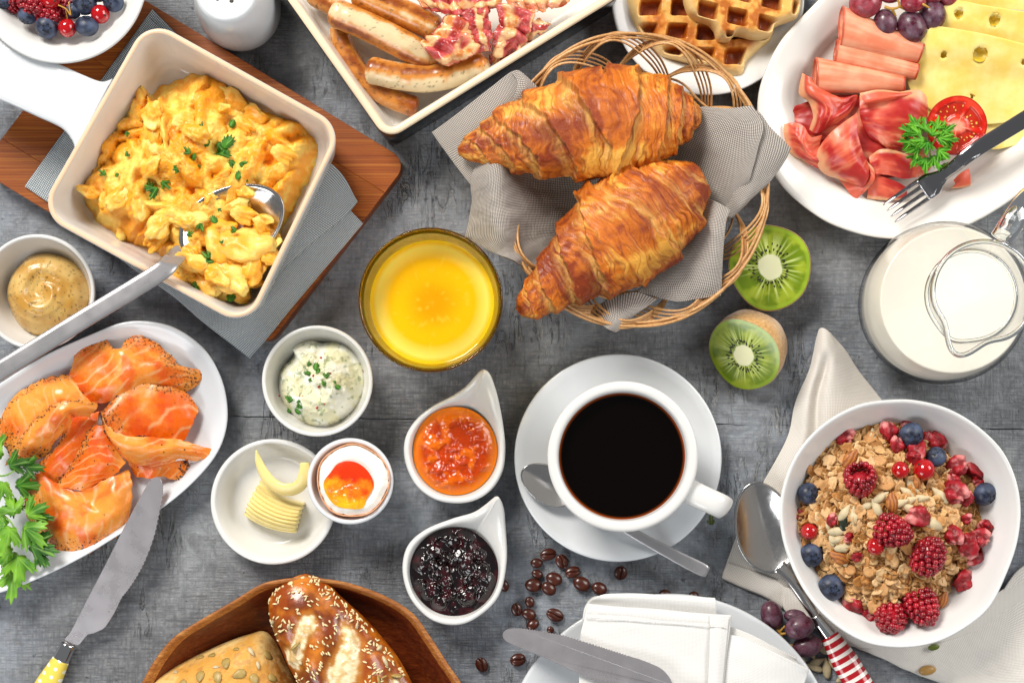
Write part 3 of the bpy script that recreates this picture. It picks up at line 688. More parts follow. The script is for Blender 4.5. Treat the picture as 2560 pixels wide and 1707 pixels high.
GG = np.vstack([G.reshape(-1, 3)]); per = list(idx[0]) + list(idx[1:, -1]) + list(idx[-1, -2::-1]) + list(idx[-2:0, 0]); lowv = GG[per].copy(); lowv[:, 2] = .68; n1 = len(GG); GG = np.vstack([GG, lowv])
F += [[per[(i + 1) % len(per)], per[i], n1 + i, n1 + (i + 1) % len(per)] for i in range(len(per))]
mk('ribbed_roll', (GG, F), M_BUT, bu)
rp = cr([vE(1420, 278, 3.4), vE(1436, 340, 3.1), vE(1462, 400, 2.95), vE(1500, 452, 2.95), vE(1560, 490, 3.05), vE(1625, 492, 3.2), vE(1672, 460, 3.5), vE(1690, 400, 3.75), vE(1690, 345, 3.8)], 70)
q = np.linspace(0, 1, 70); mk('curled_ribbon', tube(rp, np.c_[np.interp(q, [0, .1, .3, .6, .9, 1], [.05, .24, .42, .5, .4, .3]), np.interp(q, [0, .2, .6, 1], [.08, .22, .24, .2])], 20, up=(0, -.5, .8)), M_BUT, bu)
# ---- egg cup and egg
ec_c = vF(980, 1105, 4.6); er = vF.r(283, 4.6)
eg = thing('egg_cup', 'white egg cup holding an opened soft boiled egg', 'egg cup', (ec_c[0], ec_c[1], 0)); k_ = er
mk('cup_wall', lathe([(k_ * .72, 0), (k_ * .78, .05), (k_ * .7, .5), (k_ * .55, 1.2), (k_ * .7, 1.9), (k_ * .92, 3.2), (k_, 4.4), (k_ - .05, 4.56), (k_ - .18, 4.6), (k_ - .3, 4.55), (k_ - .36, 4.3), (k_ * .82, 3.6), (k_ * .6, 2.3), (0.01, 1.9)], (ec_c[0], ec_c[1], 0), 128), M_PORC2, eg)
M_SHELL = plain('brown_egg_shell', '#d99a70', 0.5, bscale=9, bstr=.1, sss=.1)
M_WHITE = N('egg_white', 0.3); M_WHITE.set('Base Color', '#f3efe6'); M_WHITE.sss(.4, (1, .9, .8), .3); M_WHITE.bump(M_WHITE.noise(3, 4), .15, .04); M_WHITE = M_WHITE.m
M_YOLK = foodmat('egg_yolk', 0.16, 0.35, (1, .4, .1), 0.3, 4, 0.35, 0.05, 0.5, coat=.4)
eo_c = vF(996, 1102, 4.9); er2 = vF.r(240, 4.9)
so = closed(np.array([[eo_c[0] + er2 * (1 + .03 * math.sin(3 * a + 1)) * math.cos(a), eo_c[1] + er2 * (1 + .02 * math.sin(5 * a)) * math.sin(a)] for a in np.linspace(0, TAU, 30, endpoint=False)]), 160)
be = thing('boiled_egg', 'soft boiled brown egg with its top cut off showing a runny orange yolk', 'boiled egg', (*eo_c[:2], 2.0))
zj = 4.75 + .06 * fbm(np.arange(160) * .25, 0 * np.arange(160), 0)
mk('shell', loft([ring(shrink(so, eo_c, .5), 2.15), ring(shrink(so, eo_c, .8), 3.0), ring(shrink(so, eo_c, .97), 4.0), ring(so, zj), ring(shrink(so, eo_c, .965), zj), ring(shrink(so, eo_c, .95), 4.2)], True, False), M_SHELL, be)
def white_h(x, y, s):
    return .30 * (1 - s ** 4) + .12 * np.exp(-((s - .82) / .12) ** 2) - .12 * sst(.7, .5, s) + .05 * fbm(x * 1.6, y * 1.6, 0)
wo = shrink(so, eo_c, .955); wo = eo_c[:2] + (wo - eo_c[:2]) * (1 + .03 * fbm(np.arange(160) * .3, 0 * np.arange(160), 4))[:, None]
V, F, S = heap(wo, eo_c, 4.62, white_h, 40); mk('egg_white', (V, F), M_WHITE, be)
yo = closed(vF.pts([(808, 1110), (850, 1050), (900, 990), (960, 972), (1030, 985), (1090, 1030), (1125, 1090), (1130, 1150), (1090, 1220), (1060, 1280), (970, 1285), (880, 1260), (820, 1180)], 5.0)[:, :2], 160); yc = vF(970, 1125, 5.0)[:2]
def yolk_h(x, y, s): return .14 * (1 - s ** 3) - .1 * sst(.8, .1, s) + .11 * fbm(x * 2.2, y * 2.2, 2, 4) * sst(1.05, .7, s) * sst(-1.2, 0.4, (yc[1] - y))
V, F, S = heap(yo, yc, 4.97, yolk_h, 50)
dd = (V[:, 1] - yc[1]) / er2; tn = sst(-.75, .65, dd + .25 * (V[:, 0] - yc[0]) / er2 + .6 * fbm(V[:, 0] * 1.5, V[:, 1] * 1.5, 3) )
cc = cmix(cmix('#f9b81a', '#f08312', sst(.0, .5, tn)), '#dc3606', sst(.45, .9, tn)); mk('yolk', (V, F), M_YOLK, be, col=cc)
# ---- teardrop dishes with jam
def teardrop(label, out_pts, vw, jam_c, jam_rx, jam_ry, h, tipz, m):
    o = vw.pts(out_pts, h)[:, :2]; jc = vw(*jam_c, h); out = byangle(closed(o, 500), jc, 240); n = len(out)
    rx, ry = vw.r(jam_rx, h) * 1.05, vw.r(jam_ry, h) * 1.05
    th = np.linspace(-math.pi, math.pi, n, endpoint=False)
    cav = np.c_[jc[0] + rx * np.cos(th), jc[1] + ry * np.sin(th)]
    far = np.linalg.norm(out - jc[:2], axis=1); ex_ = np.clip((far - rx * 1.28) / (far.max() - rx * 1.28), 0, 1); lift = tipz * ex_ ** 1.4
    t = thing('teardrop_dish', label, 'serving dish', (jc[0], jc[1], 0))
    fo = np.c_[jc[0] + rx * .62 * np.cos(th), jc[1] + ry * .62 * np.sin(th)]
    mid = fo * .35 + out * .65; mid2 = fo * .08 + out * .92
    R_ = [ring(fo, 0), ring(shrink(fo, jc, 1.05), .1), ring(mid, 1.2 + lift * .6), ring(mid2, 2.2 + lift * .85), ring(out, h - .2 + lift), ring(inset(out, .07), h + lift - .03), ring(inset(out, .2), h + lift)]
    io = inset(out, .3)
    R_ += [ring(io * .85 + cav * .15, h - .03 + lift * .8), ring(io * .5 + cav * .5, h - .22 + lift * .35), ring(io * .18 + cav * .82, h - .55 + lift * .05), ring(shrink(cav, jc, .97), h - 1.0), ring(shrink(cav, jc, .85), h - 1.8), ring(shrink(cav, jc, .5), .75), ring(shrink(cav, jc, .02), .7)]
    mk('dish_wall', loft(R_), m, t); return jc, rx, ry
T1 = [(1840, 380), (1865, 378), (1895, 405), (1925, 480), (1950, 570), (1980, 730), (1995, 890), (1978, 1040), (1905, 1160), (1790, 1232), (1660, 1249), (1530, 1222), (1420, 1142), (1352, 1022), (1330, 900), (1352, 790), (1422, 690), (1530, 605), (1650, 543), (1740, 480), (1800, 415)]
jc1, jx, jy = teardrop('white teardrop shaped dish of orange apricot jam', T1, vF, (1665, 908), 268, 280, 3.4, 1.3, M_PORC)
M_JAM = N('apricot_jam', 0.12); _c = M_JAM.col(); M_JAM.set('Base Color', _c); M_JAM.sss(.2, (1, .25, .03), .3); M_JAM.set('Specular IOR Level', .4); M_JAM.set('Coat Weight', .25); M_JAM.set('Coat Roughness', .04); M_JAM.bump(M_JAM.noise(2.2, 3), .25, .1); M_JAM = M_JAM.m
def jam(name, label, cat, jc, jx, jy, h, m, hf, colf, nr=70, n=260):
    th = np.linspace(0, TAU, n, endpoint=False); o = np.c_[jc[0] + jx * .985 * np.cos(th), jc[1] + jy * .985 * np.sin(th)]
    V, F, S = heap(o, jc, h, hf, nr); return mk(name, (V, F), m, loc=(jc[0], jc[1], h - 1), col=colf(V, S), label=label, cat=cat)
def j1(x, y, s):
    l = np.maximum(fbm(x * 1.1, y * 1.1, 3, 3), fbm(x * 1.6 + 9, y * 1.6, 7, 2) - .05)
    return (.3 + .38 * np.clip(l, -.1, .6)) * sst(1.0, .72, s) + .03 * fbm(x * 4, y * 4, 0, 2) * sst(1, .8, s)
jam('apricot_jam', 'glossy chunky orange jam in the upper teardrop dish', 'jam', jc1, jx, jy, 2.75, M_JAM, j1, lambda V, S: cmix(cmix('#b83a00', '#de6606', sst(.0, .4, fbm(V[:, 0] * 1.1, V[:, 1] * 1.1, 3, 3))), '#ee8410', sst(.68, 1.0, S) * .8))
T2 = [(1126, 1148), (1143, 1137), (1156, 1160), (1161, 1200), (1164, 1290), (1145, 1370), (1093, 1420), (1042, 1436), (985, 1421), (942, 1375), (924, 1312), (935, 1255), (975, 1217), (1035, 1192), (1085, 1177), (1112, 1160)]
jc2, jx2, jy2 = teardrop('white teardrop shaped dish of dark cherry jam near the coffee beans', T2, v0, (1042, 1314), 98, 98, 3.4, 1.3, M_PORC)
M_DJAM = N('dark_jam', 0.1); _c = M_DJAM.col(); M_DJAM.set('Base Color', _c); M_DJAM.set('Coat Weight', .3); M_DJAM.set('Coat Roughness', .03); M_DJAM.set('Specular IOR Level', .6); M_DJAM.bump(M_DJAM.noise(3, 3), .4, .1); M_DJAM = M_DJAM.m
def j2(x, y, s):
    r_ = np.random.default_rng(8); l = np.zeros(x.shape)
    for k in range(46):
        a, q = r_.uniform(0, TAU), math.sqrt(r_.uniform(0, .8)); d = ((x - jc2[0] - jx2 * q * math.cos(a)) ** 2 + (y - jc2[1] - jy2 * q * math.sin(a)) ** 2) / r_.uniform(.25, .62) ** 2
        l = np.maximum(l, np.sqrt(np.maximum(0, 1 - d)) * r_.uniform(.35, .7))
    return .15 * (1 - s * s) + (l * .75 + .12 * fbm(x * 2, y * 2, 5)) * sst(1.0, .8, s)
jam('cherry_jam', 'glossy dark purple fruit jam in the lower teardrop dish', 'jam', jc2, jx2, jy2, 2.75, M_DJAM, j2, lambda V, S: cmix('#0e0304', '#34070e', sst(-.1, .5, fbm(V[:, 0] * 2, V[:, 1] * 2, 2))))
# ---- coffee: saucer, cup, spoon
sc_c = W(v0.px(1419.5, 1051.5), 2.0); sr = L(238.5 / .91875, 2.0)
sa = thing('saucer', 'round white saucer under the coffee cup', 'saucer', (sc_c[0], sc_c[1], 0))
mk('saucer_body', lathe([(sr * .5, 0), (sr * .53, .02), (sr * .56, .3), (sr * .8, .95), (sr * .98, 1.8), (sr, 1.93), (sr * .992, 2.02), (sr * .97, 2.03), (sr * .9, 1.75), (sr * .72, 1.12), (sr * .56, .72), (sr * .46, .6), (sr * .44, .5), (0.01, .5)], (sc_c[0], sc_c[1], 0), 160), M_PORC2, sa)
cu_c = W(v0.px(1431, 1048.5), 6.6); cr_ = L(173.5 / .91875, 6.6)
cu = thing('coffee_cup', 'white cup filled with black coffee standing on its saucer', 'cup', (cu_c[0], cu_c[1], .52))
mk('cup_wall', lathe([(cr_ * .5, .52), (cr_ * .54, .6), (cr_ * .56, .9), (cr_ * .7, 1.8), (cr_ * .88, 3.6), (cr_ * .96, 5.4), (cr_, 6.4), (cr_ * .995, 6.52), (cr_ * .96, 6.6), (cr_ * .9, 6.6), (cr_ * .865, 6.5), (cr_ * .85, 6.2), (cr_ * .84, 5.4), (cr_ * .78, 3.6), (cr_ * .5, 1.4), (0.01, 1.2)], (cu_c[0], cu_c[1], 0), 160), M_PORC, cu)
h0, h1 = Z(1570, 1118, 5.9), Z(1668, 1168, 5.9); dv = (h1 - h0) / np.linalg.norm(h1 - h0); e_ = Z(1648, 1158, 5.8)
hpath = cr([Z(1560, 1115, 5.75), Z(1600, 1136, 5.75), e_, e_ + dv * .55 + np.array([0, 0, -.7]), e_ + dv * .35 + np.array([0, 0, -2.0]), e_ - dv * 1.0 + np.array([0, 0, -3.0]), e_ - dv * 2.2 + np.array([0, 0, -3.4])], 50)
mk('handle', tube(hpath, np.tile([.82, .42], (50, 1)), 20, up=(-dv[0] * .2, -dv[1] * .2, 1)), M_PORC, cu)
M_COF = N('coffee', 0.06); M_COF.set('Base Color', M_COF.col()); M_COF.set('Specular IOR Level', .15); M_COF = M_COF.m
th = np.linspace(0, TAU, 160, endpoint=False); cl_r = L(146 / .91875, 5.6); cfc = Z(1428, 1046.5, 5.6); o_ = np.c_[cfc[0] + cl_r * np.cos(th), cfc[1] + cl_r * np.sin(th)]
o_ = np.c_[cu_c[0] + cr_ * .843 * np.cos(th), cu_c[1] + cr_ * .843 * np.sin(th)]
V, F, S = heap(o_, cu_c, 5.55, lambda x, y, s: .05 * sst(.96, 1.0, s), 60)
mk('coffee', (V, F), M_COF, loc=(cu_c[0], cu_c[1], 5.5), col=cmix('#060302', '#8a3c0c', sst(.955, 1.0, S)), label='dark black coffee filling the white cup', cat='coffee')
ts = thing('teaspoon', 'small steel teaspoon lying on the saucer behind the coffee cup', 'teaspoon', Z(1300, 1150, 1.4))
n_ = Z(1330, 1150, 1.9); ax = (Z(1235, 1095, 1.6) - Z(1620, 1310, 1.6))[:2]; ax /= np.linalg.norm(ax)
spoon_bowl(Z(1259, 1112, 2.35), ax, 2.05, 1.32, .5, .25, M_STEEL, ts, .08)
hpq = cr([Z(1305, 1139, 2.05), Z(1330, 1152, 2.0), Z(1380, 1180, 2.05), Z(1480, 1238, 2.2), Z(1560, 1281, 2.3), Z(1626, 1314, 2.3)], 40)
q = np.linspace(0, 1, 40); mk('handle', flatbar(hpq, np.interp(q, [0, .1, .3, .9, .97, 1], [.25, .2, .26, .47, .46, .36]), np.full(40, .09)), M_SATIN, ts)
# ---- juice glass
M_GLASS = N('tinted_glass', 0.02); M_GLASS.set('Base Color', '#f3da78'); M_GLASS.set('Transmission Weight', 1.0); M_GLASS.set('IOR', 1.45); M_GLASS = M_GLASS.m
jg_c = W(vL.px(806, 782), 8.4); jr = vL.r(676, 8.4)
jg = thing('juice_glass', 'round glass tumbler of orange juice at the middle of the table', 'glass', (jg_c[0], jg_c[1], 0))
r0 = jr
mk('glass_wall', lathe([(r0 * .66, 0), (r0 * .7, .06), (r0 * .73, .5), (r0 * .86, 4), (r0 * .97, 7.5), (r0, 8.25), (r0 * .992, 8.38), (r0 * .975, 8.4), (r0 * .958, 8.3), (r0 * .93, 7.5), (r0 * .815, 4.5), (r0 * .69, 1.1), (r0 * .64, .8), (0.01, .75)], (jg_c[0], jg_c[1], 0), 160), M_GLASS, jg)
M_JUICE = N('orange_juice', 0.08); M_JUICE.set('Base Color', M_JUICE.col()); M_JUICE.sss(.5, (1, .6, .1), .6); M_JUICE.set('Specular IOR Level', .3); M_JUICE = M_JUICE.m
rl = r0 * .838; V, F = lathe([(r0 * .65, .84), (r0 * .695, 1.12), (r0 * .818, 4.5), (r0 * .875, 6.05), (r0 * .868, 6.02), (r0 * .84, 6.0), (r0 * .78, 6.0), (r0 * .7, 6.0), (r0 * .6, 6.0), (r0 * .55, 6), (r0 * .5, 6), (r0 * .45, 6), (r0 * .4, 6), (r0 * .35, 6), (r0 * .3, 6.0), (r0 * .25, 6), (r0 * .2, 6), (r0 * .15, 6), (r0 * .1, 6), (r0 * .05, 6), (0.01, 6.0)], (jg_c[0], jg_c[1], 0), 160)
rr = np.hypot(V[:, 0] - jg_c[0], V[:, 1] - jg_c[1]) / r0; top = V[:, 2] > 5.9
cc = cmix(cmix('#f79a02', '#f7be0a', sst(.08, .56, rr)), '#f3dc6a', sst(.62, .76, rr)); cc = cmix(cc, '#f4c21a', sst(.77, .83, rr)); cc = cmix(cc, '#fbd24a', sst(.25, .6, fbm(V[:, 0] * 3, V[:, 1] * 3, 3, 4)) * .3); cc[~top] = hexc('#f6b408')
mk('orange_juice', (V, F), M_JUICE, loc=(jg_c[0], jg_c[1], .84), col=cc, label='bright yellow orange juice inside the glass tumbler', cat='orange juice')
# ---- milk jug
def thin_glass(name, tint=0.95, edge=0.35):
    n = N(name); t = n.t; out = [x for x in t.nodes if x.type == 'OUTPUT_MATERIAL'][0]
    tr = n.node('ShaderNodeBsdfTransparent'); gl = n.node('ShaderNodeBsdfGlossy'); gl.inputs['Roughness'].default_value = .03
    lw = n.node('ShaderNodeLayerWeight'); lw.inputs['Blend'].default_value = .35
    n.put(tr.inputs[0], n.ramp(lw.outputs['Facing'], [(0.0, tint), (0.6, tint * .95), (1.0, edge)]))
    fr = n.node('ShaderNodeMath', operation='MULTIPLY_ADD'); n.put(fr.inputs[0], n.math('POWER', lw.outputs['Facing'], 5.0)); fr.inputs[1].default_value = .7; fr.inputs[2].default_value = .04
    mx = n.node('ShaderNodeMixShader'); t.links.new(fr.outputs[0], mx.inputs[0]); t.links.new(tr.outputs[0], mx.inputs[1]); t.links.new(gl.outputs[0], mx.inputs[2]); t.links.new(mx.outputs[0], out.inputs[0])
    return n.m
M_THIN = thin_glass('clear_glass', .985, .12)
mj_c = W(vK.px(1770, 795), 4.6); mr = vK.r(580, 4.6)
mj = thing('milk_jug', 'round bellied clear glass jug of milk with a pouring lip', 'jug', (mj_c[0], mj_c[1], 0))
rm_c = W(vK.px(2112, 700), 14.6); rmr = vK.r(378, 14.6)
# profile radii of the outside, by height
ph = [(mr * .7, 0), (mr * .76, .1), (mr * .93, 1.6), (mr * .995, 3.6), (mr, 4.6), (mr * .985, 5.8), (mr * .9, 7.6), (mr * .74, 9.3), (mr * .59, 10.8), (mr * .53, 12), (rmr * .93, 13.6), (rmr, 14.6)]
P = cr(np.array(ph), 60); ins = P[::-1] * 1.0; 
def jugrings(offs, P):
    th = np.linspace(0, TAU, 160, endpoint=False); out = []
    sd = math.atan2(*(vK(1905, 1130, 14)[1] - rm_c[1], vK(1905, 1130, 14)[0] - rm_c[0]))
    for r, z in P:
        q = sst(10.5, 14.6, z); dth = (th - sd + math.pi) % TAU - math.pi
        rr = (r - offs) * (1 + q * (.33 * np.exp(-(dth / .30) ** 2) - .05 * np.exp(-((np.abs(dth) - .55) / .3) ** 2)))
        out.append(np.c_[mj_c[0] + rr * np.cos(th), mj_c[1] + rr * np.sin(th), np.full(160, z)])
    return out
mk('jug_wall', loft(jugrings(0, P), True, False), M_THIN, mj)
lip = jugrings(.11, [P[-1]])[0]; M_CLEAR = N('clear_solid_glass', .02); M_CLEAR.set('Base Color', '#f4f8f8'); M_CLEAR.set('Transmission Weight', 1.0); M_CLEAR.set('IOR', 1.5); M_CLEAR = M_CLEAR.m
mk('rim', tube(np.vstack([lip, lip[:1]]), .17, 12, caps=False), M_CLEAR, mj)
nk = jugrings(.1, [P[np.argmin(np.abs(P[:, 1] - 11.6))]])[0]; mk('neck_ring', tube(np.vstack([nk, nk[:1]]), .14, 10, caps=False), M_CLEAR, mj)
hd = cr([vK(2195, 330, 13.6), vK(2260, 230, 14.3), vK(2330, 120, 14.0), vK(2420, 20, 12.6), vK(2470, 0, 10), vK(2420, 80, 7.5), vK(2300, 230, 6)], 50)
mk('handle', tube(hd, np.tile([.75, .4], (50, 1)), 18), M_CLEAR, mj)
M_MILK = N('milk', 0.12); M_MILK.set('Base Color', '#f0ebdc'); M_MILK.sss(.3, (1, .9, .8), .4); M_MILK = M_MILK.m
zm = 7.3; PM = [(r - .24, z) for r, z in P if .3 < z < zm]; rt = np.interp(zm, P[:, 1], P[:, 0]) - .24
mk('milk', lathe([(0.5, .32)] + PM + [(rt, zm), (rt - .1, zm - .03), (rt * .5, zm - .04), (.01, zm - .04)], (mj_c[0], mj_c[1], 0), 160), M_MILK, loc=(mj_c[0], mj_c[1], .3), label='creamy white milk filling the belly of the glass jug', cat='milk')
# ---- salt shaker
sk = W(v0.px(547, 18), 2.2); kr = L(96 / .91875, 2.2)
sh = thing('salt_shaker', 'rounded white porcelain salt shaker with small holes on its flat top', 'salt shaker', (sk[0], sk[1], 0))
mk('shaker_body', lathe(cr(np.array([(kr * .72, 0), (kr * .86, .12), (kr * .98, 1.2), (kr, 2.2), (kr * .96, 3.6), (kr * .86, 5.4), (kr * .76, 6.6), (kr * .7, 7.0), (kr * .6, 7.12), (kr * .3, 7.16), (.01, 7.17)]), 60), (sk[0], sk[1], 0), 128), M_PORC2, sh)
M_HOLE = plain('shaker_hole', '#3a362c', .6)
for i, (x, y) in enumerate([(500, -2), (532, 3), (516, -30), (550, -24), (485, -30)]):
    p = Z(x, y, 7.13); mk('pour_hole', lathe([(.14, -.06), (.15, .02), (.12, .055), (.05, .056), (.01, .056)], p, 24), M_HOLE, sh)
# ---- big oval ham plate
hpo = closed(np.array([W(v0.px(*q), 2.6) for q in [(1880, 0), (1800, 85), (1757, 165), (1740, 240), (1750, 335), (1795, 425), (1880, 498), (1960, 533), (2040, 548), (2130, 546), (2240, 510), (2352, 437), (2450, 330), (2510, 200), (2530, 50), (2480, -90), (2350, -180), (2180, -190), (2000, -120)]])[:, :2], 300); hpc = W(v0.px(2120, 190), 2.6)
hp_t = thing('ham_platter', 'large oval white platter carrying ham, cheese, grapes and tomato', 'platter', (hpc[0], hpc[1], 0))
M_PORCW = porc('warm_white_porcelain', '#eae7e0', 0.14)
mk('platter_body', loft([ring(shrink(hpo, hpc, s), z) for s, z in [(.62, 0), (.64, .05), (.7, .5), (.9, 1.7), (.985, 2.3), (1, 2.45), (.995, 2.56), (.98, 2.6), (.95, 2.5), (.86, 2.0), (.78, 1.7), (.745, 1.45), (.71, .95), (.67, .75), (.6, .7), (.01, .7)]]), M_PORCW, hp_t)
# ---- salmon plate
spo = closed(np.array([vM(x, y, 2.0) for x, y in [(0, 435), (280, 262), (560, 135), (740, 66), (900, 55), (1080, 100), (1250, 225), (1350, 390), (1392, 560), (1385, 720), (1320, 880), (1180, 1045), (1000, 1195), (760, 1345), (510, 1497), (250, 1625), (0, 1718), (-250, 1760), (-480, 1690), (-620, 1480), (-640, 1200), (-540, 900), (-300, 630)]])[:, :2], 300); spc_ = vM(430, 900, 2)
sp_t = thing('salmon_plate', 'long rounded white plate serving smoked salmon and parsley', 'plate', (spc_[0], spc_[1], 0))
mk('plate_body', loft([ring(shrink(spo, spc_, s), z) for s, z in [(.7, 0), (.72, .05), (.8, .5), (.96, 1.55), (.995, 1.85), (1, 1.95), (.995, 2.02), (.98, 2.02), (.95, 1.85), (.88, 1.35), (.8, .95), (.72, .75), (.5, .68), (.01, .68)]]), M_PORC2, sp_t)
# ---- waffle plate
wp = W((1770, -2), 2.0); wr = L(241, 2.0)
wp_t = thing('waffle_plate', 'round white plate of waffles behind the croissant basket', 'plate', (wp[0], wp[1], 0))
PLATE = lambda r: [(r * .55, 0), (r * .58, .03), (r * .63, .35), (r * .85, 1.2), (r * .985, 1.85), (r, 1.95), (r * .992, 2.03), (r * .975, 2.03), (r * .9, 1.75), (r * .74, 1.2), (r * .68, .8), (r * .62, .66), (r * .5, .62), (.01, .62)]
mk('plate_body', lathe(PLATE(wr), (wp[0], wp[1], 0), 160), M_PORC, wp_t)
# ---- plate with the white napkin
np_c = W(v0.px(1538.4, 1748.7), 2.0); nr_ = L(386 / .91875, 2.0)
npt = thing('side_plate', 'large round white plate under the folded white napkin and knife', 'plate', (np_c[0], np_c[1], 0))
mk('plate_body', lathe(PLATE(nr_), (np_c[0], np_c[1], 0), 200), M_PORC2, npt)
# ---- berry bowl
bb_c = W(v0.px(140, -52), 3.6); bbr = L(192 / .91875, 3.6)
bb = thing('berry_bowl', 'white wide rimmed bowl of mixed berries over the dish handle', 'bowl', (bb_c[0], bb_c[1], .0))
mk('bowl_wall', lathe([(bbr * .4, 0), (bbr * .43, .06), (bbr * .5, .7), (bbr * .68, 2.8), (bbr * .84, 5.2), (bbr * .965, 7.2), (bbr, 7.6), (bbr * .99, 7.72), (bbr * .965, 7.74), (bbr * .9, 7.5), (bbr * .8, 6.9), (bbr * .68, 5.9), (bbr * .5, 5.05), (.01, 4.95)], (*W(v0.px(140, -52), 7.6)[:2], 0), 160), M_PORC, bb)
# ---- granola bowl
gbo = closed(vH.pts([(1050, 190), (1180, 200), (1310, 238), (1440, 315), (1560, 430), (1630, 570), (1656, 720), (1640, 880), (1590, 1030), (1510, 1190), (1400, 1290), (1250, 1368), (1080, 1396), (900, 1370), (740, 1275), (610, 1130), (520, 945), (484, 770), (500, 610), (570, 445), (700, 305), (870, 215)], 5.0)[:, :2], 300); gbc = vH(1060, 790, 5.0)
gb = thing('granola_bowl', 'large softly squared white bowl of granola and berries on linen', 'bowl', (gbc[0], gbc[1], .45))
mk('bowl_wall', loft([ring(shrink(gbo, gbc, s), z) for s, z in [(.5, .45), (.54, .5), (.66, 1.0), (.86, 2.8), (.96, 4.4), (.995, 4.85), (1, 4.95), (.995, 5.03), (.982, 5.04), (.965, 4.92), (.92, 4.3), (.8, 2.7), (.62, 1.25), (.4, 1.0), (.01, .98)]]), M_PORC3, gb)
# ---- wooden bread platter
bpo = closed(vJ.pts([(-40, 1020), (40, 880), (130, 720), (260, 560), (430, 445), (700, 288), (880, 178), (1010, 140), (1180, 122), (1350, 132), (1550, 168), (1800, 262), (1990, 385), (2120, 560), (2230, 730), (2335, 885), (2400, 1050), (2380, 1350), (2100, 1700), (1600, 1900), (900, 1900), (300, 1700), (0, 1350)], 3.8)[:, :2], 260); bpc = vJ(1200, 1000, 3.8)
M_WOOD = wood_mat('dark_wood', '#47190a', '#642a10', '#7c3c18', (.25, 3.2, 3), .35, -.55, False)
M_WOODR = wood_mat('light_wood_rim', '#7a4218', '#a8672c', '#c08848', (.3, 4, 3), .45, -.55, False)
bpt = thing('bread_platter', 'shallow rounded dark wooden platter holding two bread rolls', 'platter', (bpc[0], bpc[1], 0))
mk('platter_body', loft([ring(shrink(bpo, bpc, s), z) for s, z in [(.6, 0), (.63, .05), (.85, 1.6), (.965, 3.3), (.975, 3.5)]] + [ring(shrink(bpo, bpc, s), z) for s, z in [(.955, 3.5), (.93, 3.2), (.87, 2.2), (.78, 1.3), (.66, .9), (.4, .75), (.01, .75)]]), M_WOOD, bpt)
mk('rim', loft([ring(shrink(bpo, bpc, s), z) for s, z in [(.93, 2.6), (.972, 3.36), (.995, 3.7), (1, 3.78), (.993, 3.84), (.978, 3.84), (.965, 3.74), (.945, 3.42), (.935, 3.25)]], False, False), M_WOODR, bpt)
# ---- oblong enamel tray
tc = [Z(*q, 4.6) for q in ((888, 323), (1442, -21), (1090, -520), (536, -176))]
to = roundpoly(tc, 1.25, 260); tcn = np.mean([t[:2] for t in tc], 0)
tr = thing('baking_tray', 'rectangular white enamel tray with a black outside, holding sausages and bacon', 'tray', (*tcn, 0))
M_BLK = porc('black_enamel', '#0c0c0d', .2)
M_ENAM = porc('white_enamel', '#e4e2da', .16)
q1, q2 = inset(to, .3), inset(to, .62)
mk('outer_wall', loft([ring(inset(to, .3), 0), ring(inset(to, .12), .15), ring(inset(to, .02), 2), ring(inset(to, -.03), 4.2), ring(inset(to, .02), 4.45), ring(inset(to, .2), 4.4)], True, False), M_BLK, tr)
mk('inner_wall', loft([ring(inset(to, .5), 4.5), ring(inset(to, .58), 4.25), ring(inset(to, .8), 2.5), ring(inset(to, 1.05), 1.2), ring(shrink(inset(to, 1.05), tcn, .975), .72), ring(shrink(inset(to, 1.05), tcn, .9), .62), ring(shrink(inset(to, 1.05), tcn, .3), .6)], False, True), M_ENAM, tr)
M_TRIM = porc('cream_enamel_rim', '#e8d3b4', .25)
mk('rim', loft([ring(inset(to, .0), 4.42), ring(inset(to, .02), 4.55), ring(inset(to, .1), 4.62), ring(inset(to, .4), 4.62), ring(inset(to, .5), 4.55), ring(inset(to, .54), 4.4)], False, False), M_TRIM, tr)
